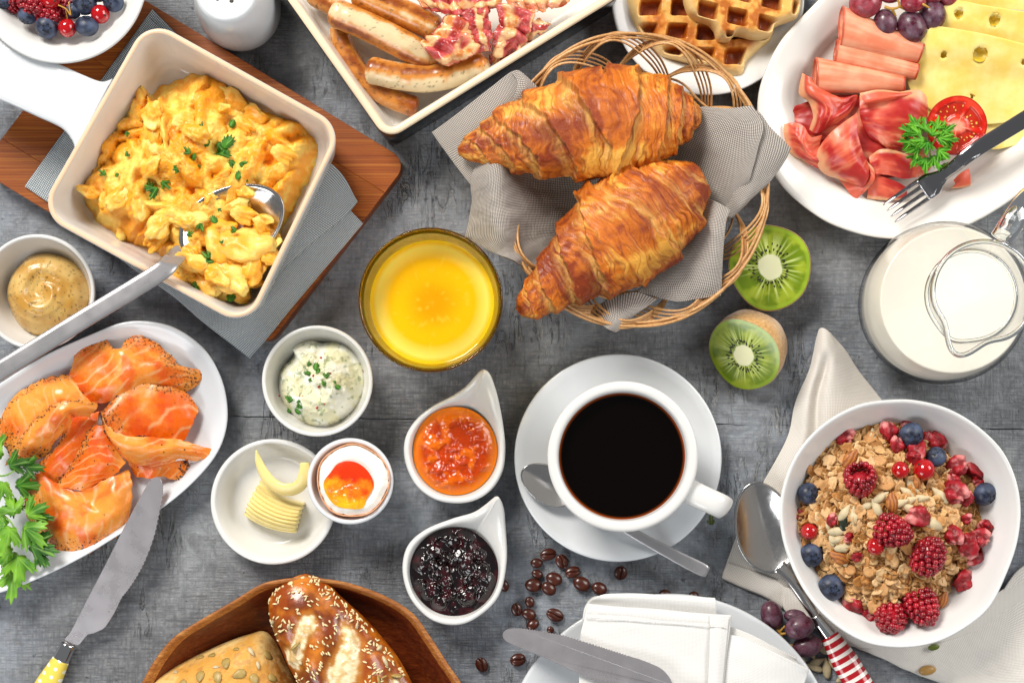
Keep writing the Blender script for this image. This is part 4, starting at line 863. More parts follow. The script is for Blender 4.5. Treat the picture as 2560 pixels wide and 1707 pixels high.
# ================================================================== smoked salmon
def salmon_mat():
    n = N('smoked_salmon', .28); c = n.col(); cr_ = n.fac()
    pe = n.math('MULTIPLY', n.ramp(n.noise(5.5, 4, .7), [(.52, 0.0), (.6, 1.0)]), cr_)
    c = n.mix(n.math('MULTIPLY', cr_, .45), c, '#c98a3a'); c = n.mix(pe, c, '#2a1a10')
    n.set('Base Color', c); n.sss(.3, (1, .4, .15), .25); n.set('Coat Weight', .15); n.set('Coat Roughness', .25)
    n.set('Roughness', n.ramp(n.noise(3, 3), [(.35, .22), (.65, .45)])); n.bump(n.noise(2.6, 4), .3, .06); return n.m
M_SALM = salmon_mat(); M_PEP = plain('black_pepper', '#1a1310', .6)
def salmon(label, ctrl, seed, stripe=1.5, ang=.6, crust=('v0',), tone=0.0, nu=90, nv=80, t=.07, amp=.13, sw=1.0):
    V, F, UV = sheet(ctrl, nu, nv); nr = gridnormals(V, nu, nv)
    u = np.tile(np.linspace(0, 1, nu), nv); v = np.repeat(np.linspace(0, 1, nv), nu)
    edge = np.minimum(np.minimum(u, 1 - u), np.minimum(v, 1 - v))
    V = V + nr * (amp * fbm(V[:, 0] * .7 + seed, V[:, 1] * .7, seed, 3))[:, None]
    # ragged edges
    V[:, :2] += (sst(.06, 0, edge) * .13)[:, None] * np.c_[fbm(UV[:, 0] * 2.5 + seed, UV[:, 1] * 2.5, 1), fbm(UV[:, 0] * 2.5, UV[:, 1] * 2.5 + seed, 9)]
    q = UV[:, 0] * math.cos(ang) + UV[:, 1] * math.sin(ang) + .5 * fbm(UV[:, 0] * .6 + seed, UV[:, 1] * .6, seed) + .5 * np.abs(v - .5) * sw
    ln = np.abs((q * stripe) % 1 - .5) * 2; line = sst(.70, .96, ln) * sst(-.45, .1, fbm(UV[:, 0] * 1.1, UV[:, 1] * 1.1, seed + 4)) * .6
    base = cmix('#f0690c', '#fb9a3c', sst(-.4, .4, fbm(UV[:, 0] * .7 + seed, UV[:, 1] * .7, seed + 2) + tone))
    base = cmix(base, '#e8521a', sst(.15, .5, fbm(UV[:, 0] * .9, UV[:, 1] * .9 + seed, seed + 7)) * .6)
    cc = cmix(base, '#fcc088', line)
    ce = np.zeros(len(V))
    for k in crust:
        d = {'v0': v, 'v1': 1 - v, 'u0': u, 'u1': 1 - u}[k]
        ce = np.maximum(ce, sst(.2, .02, d + .08 * fbm(UV[:, 0] * 1.4, UV[:, 1] * 1.4, 3)))
    o = mk('salmon_slice', (V, F), M_SALM, uv=UV, col=cc, attr=ce, label=label, cat='smoked salmon', group='smoked salmon slices on the plate'); solidify(o, t)
    idx = [i for i in RNG.choice(len(V), 900) if RNG.uniform() < ce[i] * .55 + .012][:60]
    if idx:
        ps = []
        for i in idx:
            s = RNG.uniform(.025, .065)
            ps.append(blob(V[i] + nr[i] * np.sign(nr[i][2]) * (t * .5 + .02), (s, s * RNG.uniform(.6, 1), s * .6), 1, .4, 2, i, rotm(0, 0, i)))
        mk('pepper_grain', join(ps), M_PEP, o, smooth=False, kind='stuff')
    return o
m = lambda x, y, h: vM(x, y, h)
salmon('long salmon slice along the upper edge of the plate, striped and folded over', [[m(455, 250, 1.3), m(540, 200, 1.5), m(640, 165, 1.5), m(720, 235, 1.7), m(805, 145, 1.4), m(950, 185, 1.5), m(1060, 280, 1.4)], [m(440, 330, 1.6), m(540, 290, 2.0), m(650, 270, 2.2), m(740, 238, 2.5), m(850, 262, 2.3), m(980, 290, 2.2), m(1110, 335, 1.6)], [m(430, 380, 1.6), m(520, 380, 2.3), m(640, 370, 2.6), m(760, 340, 2.8), m(880, 330, 2.7), m(1010, 330, 2.4), m(1235, 370, 1.4)], [m(430, 430, 1.6), m(510, 460, 2.3), m(630, 460, 2.7), m(760, 430, 2.8), m(880, 400, 2.6), m(1010, 410, 2.1), m(1215, 440, 1.3)], [m(450, 540, 1.5), m(560, 560, 2.0), m(660, 555, 2.1), m(780, 500, 2.2), m(900, 455, 2.0), m(1020, 470, 1.7), m(1150, 490, 1.3)]], 1.0, 1.3, .9, ('v0', 'u1'))
salmon('pale salmon slice on the far side of the plate folded toward the parsley', [[m(-20, 700, 1.3), m(70, 540, 1.4), m(200, 440, 1.5), m(320, 395, 1.5), m(440, 385, 1.6)], [m(0, 790, 1.5), m(110, 630, 1.9), m(230, 520, 2.1), m(350, 470, 2.3), m(480, 450, 2.0)], [m(40, 840, 1.5), m(160, 700, 2.0), m(270, 590, 2.3), m(380, 520, 2.5), m(510, 500, 2.1)], [m(60, 880, 1.5), m(200, 760, 1.9), m(300, 650, 2.2), m(420, 560, 2.4), m(560, 550, 2.0)]], 3.0, 1.4, .2, ('v0', 'u0'), .3)
salmon('salmon slice curling into a pale rounded fold above the leafy parsley', [[m(30, 935, 1.5), m(120, 780, 2.1), m(220, 650, 2.7), m(330, 570, 3.2), m(460, 542, 3.3), m(600, 565, 2.9)], [m(90, 925, 1.5), m(190, 800, 2.4), m(280, 690, 3.1), m(370, 620, 3.5), m(450, 590, 3.3), m(590, 600, 2.8)], [m(180, 910, 1.5), m(270, 820, 2.2), m(340, 740, 2.8), m(400, 660, 3.0), m(440, 610, 2.9), m(560, 620, 2.5)], [m(290, 880, 1.4), m(340, 800, 1.9), m(390, 740, 2.3), m(430, 680, 2.4), m(450, 630, 2.2), m(540, 640, 2.0)]], 5.0, 1.6, 1.3, ('u0', 'v0'), .5)
salmon('small reddish salmon piece with a peppered edge in the middle of the heap', [[m(390, 640, 1.4), m(500, 620, 1.6), m(610, 610, 1.6)], [m(380, 770, 1.6), m(470, 760, 1.9), m(590, 720, 1.8)], [m(300, 870, 1.6), m(400, 860, 1.9), m(540, 850, 1.8)], [m(240, 950, 1.5), m(340, 970, 1.7), m(450, 950, 1.7)], [m(280, 1070, 1.3), m(340, 1070, 1.5), m(420, 990, 1.6)]], 7.0, 1.1, .4, ('u0', 'v1'), -.6)
salmon('broad salmon fold lying lowest on the plate beside the knife blade', [[m(150, 1060, 1.3), m(240, 985, 1.7), m(340, 1040, 2.0), m(480, 1090, 2.3), m(600, 1050, 2.4), m(700, 1000, 2.3), m(790, 960, 1.8)], [m(155, 1180, 1.4), m(270, 1130, 2.2), m(390, 1140, 2.6), m(520, 1160, 2.3), m(570, 1160, 2.2), m(690, 1110, 2.8), m(812, 1060, 1.9)], [m(170, 1260, 1.3), m(300, 1230, 2.0), m(420, 1250, 2.4), m(540, 1230, 2.5), m(610, 1230, 2.6), m(700, 1220, 2.7), m(800, 1190, 1.8)], [m(210, 1320, 1.1), m(320, 1330, 1.7), m(440, 1340, 2.1), m(550, 1330, 2.4), m(640, 1310, 2.4), m(720, 1280, 2.2), m(770, 1300, 1.5)], [m(290, 1400, .9), m(380, 1465, 1.1), m(510, 1492, 1.3), m(580, 1450, 1.5), m(640, 1412, 1.4), m(690, 1395, 1.3), m(735, 1370, 1.1)]], 9.0, 1.2, .15, ('v1', 'u0'), .1)
salmon('deep orange salmon fan between the two largest folds', [[m(540, 720, 2.4), m(600, 690, 2.7), m(660, 740, 2.8), m(700, 830, 2.7), m(770, 920, 2.3)], [m(510, 790, 2.5), m(560, 800, 3.0), m(620, 850, 3.1), m(660, 910, 3.0), m(720, 970, 2.3)], [m(460, 900, 2.3), m(510, 920, 2.8), m(550, 960, 3.0), m(600, 1000, 2.8), m(650, 1020, 2.2)], [m(330, 1080, 2.0), m(380, 1070, 2.2), m(440, 1080, 2.4), m(500, 1092, 2.4), m(560, 1080, 2.1)]], 11.0, 1.7, .8, ('u0',), .0, sw=.2)
salmon('peppered salmon slice lying open beneath the folded one near the plate edge', [[m(640, 600, 2.5), m(750, 480, 2.4), m(850, 425, 2.2), m(980, 455, 2.1), m(1130, 480, 1.7), m(1222, 590, 1.6)], [m(620, 660, 2.9), m(750, 570, 2.6), m(860, 550, 2.5), m(980, 560, 2.4), m(1100, 590, 2.1), m(1190, 660, 1.7)], [m(640, 730, 3.1), m(760, 690, 2.5), m(870, 680, 2.4), m(990, 690, 2.3), m(1080, 710, 2.1), m(1150, 740, 1.7)], [m(690, 780, 2.9), m(790, 760, 2.3), m(890, 760, 2.2), m(990, 770, 2.1), m(1080, 780, 1.9), m(1120, 780, 1.6)]], 13.0, .7, .9, ('v0', 'u0'), -.3)
salmon('folded salmon strip with a bright highlight pointing at the plate edge', [[m(615, 610, 3.1), m(660, 700, 3.7), m(760, 752, 3.6), m(900, 765, 3.3), m(1060, 775, 2.9), m(1180, 800, 2.3), m(1300, 845, 1.7)], [m(625, 650, 3.2), m(670, 760, 3.7), m(770, 810, 3.7), m(900, 820, 3.5), m(1050, 830, 3.1), m(1160, 845, 2.5), m(1270, 875, 1.7)], [m(640, 720, 2.9), m(700, 810, 3.3), m(790, 870, 3.3), m(900, 880, 3.1), m(1030, 880, 2.8), m(1130, 890, 2.2), m(1220, 905, 1.6)], [m(680, 790, 2.2), m(740, 870, 2.5), m(820, 930, 2.4), m(900, 940, 2.3), m(1000, 925, 2.1), m(1080, 905, 1.8), m(1160, 905, 1.4)]], 15.0, 2.0, 1.45, ('u0',), .2, sw=.2)
salmon('short torn salmon end peeking out by the tip of the butter knife', [[m(740, 850, 2.0), m(860, 935, 2.0), m(1000, 920, 1.9), m(1160, 900, 1.5)], [m(790, 920, 1.6), m(890, 980, 1.8), m(1020, 960, 1.8), m(1155, 960, 1.4)], [m(830, 1000, 1.3), m(900, 1015, 1.6), m(1010, 1010, 1.6), m(1115, 1040, 1.2)]], 17.0, 1.6, .3, ('u1',), -.2)
# ================================================================== parsley sprigs
M_STEM = plain('parsley_stem', '#7fae3c', .45, sss=.1)
def sprig(name, label, stems, leaves, vw, cols=('#2c6a0c', '#86bc34'), fr=0.0, teeth=7, lobes=3, curl=.35):
    c = vw(*stems[0][0]); t = thing(name, label, 'parsley', (c[0], c[1], c[2] - .2))
    for s in stems:
        p = cr(np.array([vw(*q) for q in s]), 24); mk('stem', tube(p, np.linspace(.075, .05, 24), 8), M_STEM, t)
    for i, (x, y, h, rz, s, tl, dk) in enumerate(leaves):
        V, F, C_ = leaf(1.0, lobes, teeth, i * 3 + 2, curl, *(cols if not dk else ('#1a480a', '#468218')), frill=fr)
        V = (V * s) @ rotm(tl[0], tl[1], rz).T
        mk('leaf', (V + vw(x, y, h), F), M_PARS, t, col=C_)
    return t
R_ = math.radians
sprig('parsley_sprig', 'flat leaf parsley sprig hanging over the near edge of the salmon plate', [[(-60, 1150, 2.6), (20, 1240, 2.9), (70, 1290, 3.1), (130, 1400, 2.8)], [(20, 1240, 2.9), (60, 1420, 2.4), (85, 1520, 2.2)], [(-40, 1500, 1.8), (30, 1540, 2.0), (80, 1560, 1.9)], [(-60, 1000, 2.4), (30, 1000, 2.7), (90, 970, 2.9)]],
  [(60, 940, 2.9, R_(-75), 1.45, (.2, .2), 1), (150, 945, 2.7, R_(-95), 1.35, (.1, .3), 1), (20, 1050, 3.2, R_(170), 1.5, (.2, -.2), 0), (110, 1060, 2.6, R_(-100), 1.5, (-.2, .2), 1), (70, 1150, 2.5, R_(180), 1.3, (.1, .2), 1), (90, 1220, 3.5, R_(20), 1.5, (-.3, .2), 0), (170, 1240, 3.3, R_(-60), 1.5, (.2, .2), 0), (215, 1250, 2.9, R_(-100), 1.3, (.2, .3), 1), (60, 1330, 3.5, R_(170), 1.75, (.2, 0), 0), (150, 1320, 3.3, R_(-130), 1.9, (.2, .2), 0), (190, 1430, 2.9, R_(-110), 1.9, (.2, .2), 1), (30, 1300, 3.2, R_(95), 1.6, (0, .3), 0), (110, 1500, 2.5, R_(175), 1.9, (.3, .1), 0), (60, 1470, 2.6, R_(100), 1.4, (0, .1), 0), (230, 1470, 2.6, R_(-150), 1.2, (.3, .1), 1), (0, 880, 2.7, R_(60), 1.2, (.1, .1), 0), (-10, 820, 2.5, R_(20), 1.2, (.1, .1), 0), (80, 1600, 1.9, R_(178), 1.9, (.35, 0), 0), (70, 1480, 2.2, R_(170), 1.5, (.2, 0), 0)], vM)
# ================================================================== butter knives
M_BLADE = satin('knife_blade', '#aca8ab', .6, .28)
kn = thing('butter_knife', 'serrated steel knife with a yellow polka dot handle leaning on the salmon plate', 'knife', vE(500, 1100, .6))
kz0, kz1 = vE(885, 425, 2.6), vE(250, 1500, .75); kd = (kz1 - kz0)[:2]; kl = np.linalg.norm(kd); kd /= kl
kz = lambda x, y: 2.55 + (0.72 - 2.55) * np.clip(((x - kz0[0]) * kd[0] + (y - kz0[1]) * kd[1]) / kl, -.1, 1.6)
bl = cr(np.array([(840, 450), (862, 430), (888, 424), (908, 440), (918, 480), (912, 545), (890, 650), (862, 760), (815, 880), (770, 965), (720, 1040), (676, 1093)]), 90)
sr_ = bl.copy(); tt_ = np.gradient(sr_, axis=0); tt_ /= np.linalg.norm(tt_, axis=1, keepdims=True)
amp = np.where(np.arange(90) % 2 == 0, 2.6, -2.6) * sst(25, 34, np.arange(90)); sr_ = sr_ + np.c_[-tt_[:, 1], tt_[:, 0]] * amp[:, None]
lft = cr(np.array([(676, 1093), (640, 1165), (600, 1230), (570, 1268), (520, 1292), (482, 1302), (472, 1310), (450, 1335), (420, 1362), (348, 1336), (380, 1290), (430, 1200), (488, 1090), (560, 960), (640, 810), (720, 660), (790, 535), (840, 450)]), 90)
kxy = np.array([vE(x, y, 1.6)[:2] for x, y in np.vstack([sr_, lft[1:-1]])])
mk('blade', prism(kxy, lambda x, y: kz(x, y) - .07, .14, .025), M_BLADE, kn, smooth=False)
def along(vw, p0, p1, h0, h1, prof, seg=20, m=None, par=None, name='handle', n=40):
    a, b = vw(*p0, h0), vw(*p1, h1); q = np.linspace(0, 1, n); P_ = a + np.outer(q, b - a)
    rr_ = np.array([np.interp(q, [p[0] for p in prof], [p[k] for p in prof]) for k in (1, 2)]).T
    return mk(name, tube(P_, rr_, seg, up=(0, 0, 1)), m, par)
hw = vE.r(43, .8)
along(vE, (384, 1345), (337, 1440), .95, .82, [(0, hw * .9, .38), (.1, hw, .48), (.9, hw * 1.1, .55), (1, hw * 1.1, .55)], 24, M_CHROME, kn, 'ferrule', 12)
def dots_mat():
    n = N('polka_dot_plastic', .22); v = n.vor(1.62, 'F1', co=n.co((1, 1, 1), uv=True), rnd=0.0)
    n.set('Base Color', n.mix(n.ramp(v, [(.20, 1.0), (.23, 0.0)]), '#ead25c', '#f4f0da')); return n.m
a, b = vE(338, 1438, .82), vE(200, 1700, .8); q = np.linspace(0, 1, 50); P_ = a + np.outer(q, b - a)
V, F = tube(P_, np.c_[np.interp(q, [0, .5, 1], [hw * 1.12, hw * 1.6, hw * 1.8]), np.interp(q, [0, 1], [.56, .7])], 32, up=(0, 0, 1))
dd_ = (b - a) / np.linalg.norm(b - a); sd_ = np.array([-dd_[1], dd_[0], 0]); uvh = np.c_[(V - a) @ dd_, (V - a) @ sd_ + 20.3]
mk('handle', (V, F), dots_mat(), kn, uv=uvh)
# ================================================================== bread rolls
M_ROLL = foodmat('pretzel_crust', .28, .1, (1, .5, .2), .2, 4, .35, .05, .5, coat=.35)
M_CRUST = foodmat('pale_crust', .6, .1, (1, .5, .2), .2, 6, .5, .05, .3)
M_SES = plain('sesame', '#ecd9a8', .45, sss=.2); M_PUMP = plain('pumpkin_kernel', '#b59a58', .42, vary=.3, bscale=5); M_SUN = plain('sunflower_kernel', '#d6c49c', .55, vary=.35, bscale=5)
def roll(name, label, axis, hw, zc, m, colf, hfun, n=170, seg=150, vs=.75):
    P_ = cr(np.array(axis, float), n); q = np.linspace(0, 1, n); w_ = np.interp(q, [h_[0] for h_ in hw], [h_[1] for h_ in hw])
    w_ = np.convolve(np.pad(w_, 6, 'edge'), np.ones(13) / 13, 'valid')
    T_ = np.gradient(P_, axis=0); T_ /= np.linalg.norm(T_, axis=1, keepdims=True); th = np.linspace(0, TAU, seg, endpoint=False); rings, A_, Bq = [], [], []
    for i in range(n):
        s_ = np.cross(T_[i], (0, 0, 1)); s_ /= np.linalg.norm(s_); u_ = np.cross(s_, T_[i])
        k = w_[i] * (1 + hfun(q[i], th))
        z_ = np.sin(th) * k * vs; z_ = np.where(z_ < 0, z_ * .7, z_)
        rings.append(P_[i] + np.outer(np.cos(th) * k, s_) + np.outer(z_, u_)); A_.append(np.full(seg, q[i])); Bq.append(th)
    V_, F_ = loft(rings); A_, Bq = np.concatenate(A_), np.concatenate(Bq)
    o = mk(name, (V_, F_), m, loc=(*P_[n // 2][:2], zc), col=colf(V_, A_, Bq), label=label, cat='bread roll'); return o, V_, A_, Bq
jx_ = vJ.r(1, 4)
def split_at(q, th):   # pale torn splits run slanting across the crust
    d = 0
    for q0, sk_, wd_, a0, a1 in SPL:
        x = (q - q0 - sk_ * np.cos(th) + .012 * np.sin(th * 6)) / wd_
        d = np.maximum(d, np.exp(-x ** 2 * 1.2) * sst(a0 - .25, a0 + .15, th) * sst(a1 + .25, a1 - .15, th))
    return d
SPL = [(.30, .10, .055, .1, 1.75), (.55, .14, .075, .1, 2.4), (.84, .14, .07, .1, 2.6)]
def rh(q, th): d = split_at(q, th); return -.07 * d * (1 - d) * 4 - .02 * d + .035 * fbm(np.cos(th) * 2 + 5, np.sin(th) * 2, q * 9) + .045 * np.sin(q * 16) * .5 + d * (.05 * fbm(np.cos(th) * 9, np.sin(th) * 9, q * 45, 4))
def rc(V_, A_, B_):
    d = split_at(A_, B_); n_ = fbm(V_[:, 0] * .7, V_[:, 1] * .7, V_[:, 2] * .7); n2 = fbm(V_[:, 0] * 3, V_[:, 1] * 3, V_[:, 2] * 3)
    b_ = cmix(cmix('#94400a', '#cf7a22', sst(-.3, .45, n_ + .3 * n2)), '#5e1e06', sst(.1, .5, fbm(V_[:, 0] * .5 + 4, V_[:, 1] * .5, 1) + .3 * n2) * .8)
    low = sst(2.6, 1.4, V_[:, 2]); b_ = cmix(b_, '#c98a3e', low * .6)
    return cmix(cmix(b_, '#b0702a', sst(.15, .4, d)), cmix('#d8b478', '#f2e4be', sst(-.3, .3, n2)), sst(.4, .66, d + .22 * n2))
ax1 = [vJ(1120, 150, 2.7), vJ(1180, 290, 3.1), vJ(1290, 480, 3.2), vJ(1450, 700, 3.2), vJ(1650, 960, 3.2), vJ(1830, 1230, 3.0), vJ(1900, 1350, 2.7)]
rl1, RV, RA, RB = roll('bread_roll', 'shiny brown pretzel style bread roll topped with sesame and pale splits', ax1, [(0, jx_ * 110), (.05, jx_ * 190), (.2, jx_ * 262), (.4, jx_ * 320), (.6, jx_ * 355), (.85, jx_ * 300), (1, jx_ * 90)], 1.0, M_ROLL, rc, rh)
def seedmesh(name, r, m, par, lab=None): return mk(name, blob((0, 0, 0), r, 1), m, par)
def scatter_on(root, VV, spots, name, r, m, zoff, seed, kmax=300, jit=0):
    """sit seeds on a surface: nearest top vertex to each place, tilted to the slope"""
    rr_ = np.random.default_rng(seed); src = None; VT = VV
    for (p, rz, s) in spots[:kmax]:
        d = (VT[:, 0] - p[0]) ** 2 + (VT[:, 1] - p[1]) ** 2; near = np.argsort(d)[:24]; i = near[np.argmax(VT[near, 2])]
        loc = VT[i] + np.array([0, 0, zoff])
        if src is None:
            vv, ff = blob((0, 0, 0), r, 2); vv[:, 1] *= 1; vv[:, 0] *= (1 + .35 * vv[:, 1] / max(r))
            src = mk(name, (vv + ORG[root], ff), m, root); o = src
        else: o = src.copy(); COL.objects.link(o); o.parent = root
        Q = VT[near] - VT[near].mean(0); nrm = np.linalg.svd(Q)[2][2]; nrm = nrm if nrm[2] > 0 else -nrm
        qt = Vector((0, 0, 1)).rotation_difference(Vector(nrm)) @ Euler((0, 0, rz)).to_quaternion()
        o.rotation_euler = qt.to_euler(); o.location = (loc - ORG[root]) * .01; o.scale = (s, s, s)
spots = []; rr_ = np.random.default_rng(4)
TOPM = RB < math.pi
cand = np.where(TOPM & (RB > .12) & (RB < 3.0) & (split_at(RA, RB) < .25) & (RA > .02) & (RA < .72))[0]
dens = lambda i: .35 + .65 * (RA[i] > .33) + .35 * (RB[i] > 2.3)
tries = 0
while len(spots) < 290 and tries < 3000:
    tries += 1; i = rr_.choice(cand)
    if rr_.uniform() < dens(i) * .8: spots.append((RV[i], rr_.uniform(0, 6.3), rr_.uniform(.8, 1.15)))
scatter_on(rl1, RV, spots, 'sesame_seed', (.115, .175, .06), M_SES, .03, 5)
scatter_on(rl1, RV, [(vJ(1125, 610, 5), .3, 1.05), (vJ(1760, 860, 5), .2, .9), (vJ(1880, 840, 5), .5, 1.1), (vJ(1800, 840, 5), .9, .6)], 'pumpkin_seed', (.40, .5, .12), M_PUMP, .07, 6)
scatter_on(rl1, RV, [(vJ(1085, 490, 5), .9, 1), (vJ(970, 445, 4), .4, 1.1), (vJ(1160, 745, 5), -.9, 1), (vJ(1750, 620, 5), .9, 1.2), (vJ(1800, 735, 5), .9, 1.1), (vJ(1580, 470, 5), .4, .8)], 'sunflower_seed', (.17, .4, .13), M_SUN, .06, 7)
# pale square roll
def rc2(V_, A_, B_):
    n_ = fbm(V_[:, 0] * .5, V_[:, 1] * .5, V_[:, 2] * .5); n2 = fbm(V_[:, 0] * 2.5, V_[:, 1] * 2.5, V_[:, 2] * 2.5)
    b_ = cmix('#d9a04a', '#f0cf8a', sst(-.35, .4, n_ + .5 * n2)); b_ = cmix(b_, '#a8621e', sst(.25, .6, n2 + .2) * .5)
    ed = sst(.35, .9, (V_[:, 0] - vJ(800, 700, 3)[0]) / vJ.r(260, 3)); return cmix(b_, '#9a561a', ed * sst(.3, -.1, n2) * .8)
bo2 = closed(np.array([vJ(x, y, 4.0) for x, y in [(-20, 930), (60, 862), (300, 755), (600, 622), (780, 562), (865, 542), (925, 575), (985, 670), (1050, 800), (1110, 920), (1160, 1050), (1050, 1180), (700, 1330), (350, 1400), (100, 1250), (20, 1080)]])[:, :2], 260); bc2 = vJ(580, 980, 4)[:2]
def r2h(x, y, s): return 3.5 * (1 - s ** 3.4) ** .62 + .16 * fbm(x * .7, y * .7, 1, 3) + .05 * fbm(x * 3, y * 3, 2, 3) * sst(1, .9, s)
V, F, S = heap(bo2, bc2, 1.3, r2h, 90)
rl2 = mk('bread_roll', (V, F), M_CRUST, loc=(*bc2, 1.3), col=rc2(V, None, None), label='pale crusty bread roll dotted with pumpkin seeds on the wooden platter', cat='bread roll')
scatter_on(rl2, V, [(vJ(510, 690, 5), .9, .8), (vJ(635, 735, 5), .25, 1), (vJ(440, 828, 5), .1, 1), (vJ(745, 810, 5), -1.2, 1.05), (vJ(850, 850, 5), .2, 1), (vJ(575, 835, 5), .3, 1), (vJ(980, 862, 5), 1.2, .9), (vJ(940, 705, 5), 1.1, 1), (vJ(400, 695, 5), 1.0, .9), (vJ(690, 640, 5), 1, .6), (vJ(330, 880, 5), .6, .8)], 'pumpkin_seed', (.31, .47, .1), M_PUMP, .05, 8)
scatter_on(rl2, V, [(vJ(820, 650, 5), .5, 1), (vJ(560, 760, 5), 1.5, .7), (vJ(240, 815, 5), .9, .8), (vJ(880, 760, 5), .2, .8)], 'sunflower_seed', (.17, .38, .1), M_SUN, .05, 9)
# ================================================================== sausages
M_SAUS = foodmat('fried_sausage', .3, .2, (1, .5, .25), .2, 6, .18, .04, .5, coat=.3)
def sausage(label, pts, w, seed, brown, vw=vB, h=1.9, n=150, seg=64):
    P_ = cr(np.array([vw(*q) for q in pts]), 400); q = .5 - .5 * np.cos(math.pi * np.linspace(0, 1, n)); P_ = np.stack([np.interp(q, np.linspace(0, 1, 400), P_[:, k]) for k in range(3)], 1); Ln = np.linalg.norm(np.diff(P_, axis=0), axis=1).sum()
    e = np.minimum(q, 1 - q) * Ln / w; rad = w * np.sqrt(np.clip(1 - (1 - np.clip(e / 1.15, 0, 1)) ** 2.0, 0.0005, 1)) * (1 + .03 * fbm(q * 9 + seed, 0 * q, seed))
    V_, F_ = tube(P_, rad * 1.09, seg, up=(0, 0, 1)); th = np.tile(np.linspace(0, TAU, seg, endpoint=False), n); qq = np.repeat(q, seg)
    cx = np.cos(th)
    t_ = brown(qq, cx) + .35 * fbm(V_[:, 0] * 1.1, V_[:, 1] * 1.1, V_[:, 2] * 1.1 + seed) + .2 * fbm(V_[:, 0] * 4, V_[:, 1] * 4, V_[:, 2] * 4)
    c_ = cmix(cmix('#dcc59a', '#cc8436', sst(.12, .5, t_)), '#8c420c', sst(.5, 1.0, t_))
    sp = sst(.5, .56, fbm(V_[:, 0] * 6, V_[:, 1] * 6, V_[:, 2] * 6 + seed, 2)); c_ = c_ * (1 - .55 * sp[:, None])
    V_ = V_ + np.c_[0 * th, 0 * th, .03 * fbm(V_[:, 0] * 2, V_[:, 1] * 2, V_[:, 2] * 2)]
    return mk('sausage', (V_, F_), M_SAUS, col=c_, label=label, cat='sausage', group='fried sausages in the tray')
g_ = lambda c, w_, a=1.0, b=0.0: (lambda q, cx: a * np.exp(-((cx - c) / w_) ** 2) + b)
sausage('lowest browned sausage tucked along the tray wall beneath the others', [(395, 150, 1.6), (400, 260, 1.6), (460, 400, 1.6), (560, 530, 1.6), (700, 630, 1.6), (850, 690, 1.6), (905, 705, 1.6)], vB.r(64, 2), 2, lambda q, cx: .45 + .35 * np.exp(-((cx + .2) / .7) ** 2) + .3 * sst(.7, .9, q) * 1)
sausage('curved front sausage with a toasted back lying nearest the tray rim', [(560, 455, 2.6), (640, 470, 2.7), (780, 500, 2.7), (950, 515, 2.7), (1120, 490, 2.7), (1270, 440, 2.7), (1360, 400, 2.6)], vB.r(82, 2.7), 4, g_(-.35, .55))
sausage('pale speckled sausage with two browned edges in the middle', [(325, 70, 3.0), (420, 110, 3.1), (560, 170, 3.1), (740, 260, 3.0), (900, 345, 2.8), (1040, 410, 2.4)], vB.r(86, 3), 6, lambda q, cx: .85 * np.exp(-((cx - .75) / .3) ** 2) + .6 * np.exp(-((cx + .85) / .3) ** 2) + .5 * sst(.75, 1, q))
sausage('well browned sausage behind the pale one reaching under the bacon', [(470, -60, 2.6), (600, 0, 2.7), (760, 70, 2.7), (920, 140, 2.6), (1060, 210, 2.2)], vB.r(84, 2.6), 8, lambda q, cx: .55 + .4 * np.exp(-((cx + .3) / .5) ** 2) - .45 * np.exp(-((cx - .2) / .25) ** 2))
sausage('sausage cut off by the top of the frame beside the tray wall', [(180, -60, 1.9), (260, -10, 1.9), (350, 40, 1.9), (440, 90, 1.8)], vB.r(66, 2), 10, g_(.3, .5, .7, .15))
# ================================================================== bacon
M_BAC = foodmat('crisp_bacon', .28, .3, (1, .4, .25), .25, 5, .3, .05, .5, coat=.35)
def bacon(label, rows, seed, nu=110, nv=70, amp=.3, fr=1.3, fat=0.0):
    V_, F_, UV = sheet([[vB(*q) for q in r_] for r_ in rows], nu, nv); nr = gridnormals(V_, nu, nv)
    u = np.tile(np.linspace(0, 1, nu), nv); v = np.repeat(np.linspace(0, 1, nv), nu)
    V_ = V_ + nr * (amp * (fbm(UV[:, 0] * fr + seed, UV[:, 1] * fr, seed, 2) + .7 * np.sin(UV[:, 0] * 6.5 + 3 * fbm(UV[:, 0], UV[:, 1], seed)) + .2 * fbm(UV[:, 0] * 3.2, UV[:, 1] * 3.2, seed, 2)))[:, None]
    ed = np.minimum(v, 1 - v); V_[:, :2] += (sst(.15, 0, ed) * .3)[:, None] * np.c_[fbm(UV[:, 0] * 2 + seed, UV[:, 1], 0), fbm(UV[:, 0] * 2, UV[:, 1] + seed, 5)]
    s = .75 * np.sin(TAU * 1.35 * (v + .16 * fbm(UV[:, 0] * .7 + seed, UV[:, 1] * .7, 1, 2)) + seed) + .7 * fbm(UV[:, 0] * .5 + seed, UV[:, 1] * 1.3, 2, 3); f_ = np.clip(sst(-.15, .4, s) + fat, 0, 1)
    n2 = fbm(UV[:, 0] * 2.5, UV[:, 1] * 2.5, seed)
    c_ = cmix(cmix('#a52a2a', '#cc5e5c', sst(-.4, .4, n2)), cmix('#f0c48e', '#dc8a42', sst(.1, .5, n2)), f_)
    c_ = cmix(c_, '#b04a14', sst(.08, 0, np.minimum(ed, np.minimum(u, 1 - u) * 2)) * .6 + sst(.35, .6, fbm(UV[:, 0] * .9 + 7, UV[:, 1] * .9, seed)) * .5)
    o = mk('bacon_rasher', (V_, F_), M_BAC, col=c_, label=label, cat='bacon', group='crisp bacon in the tray'); return solidify(o, .13)
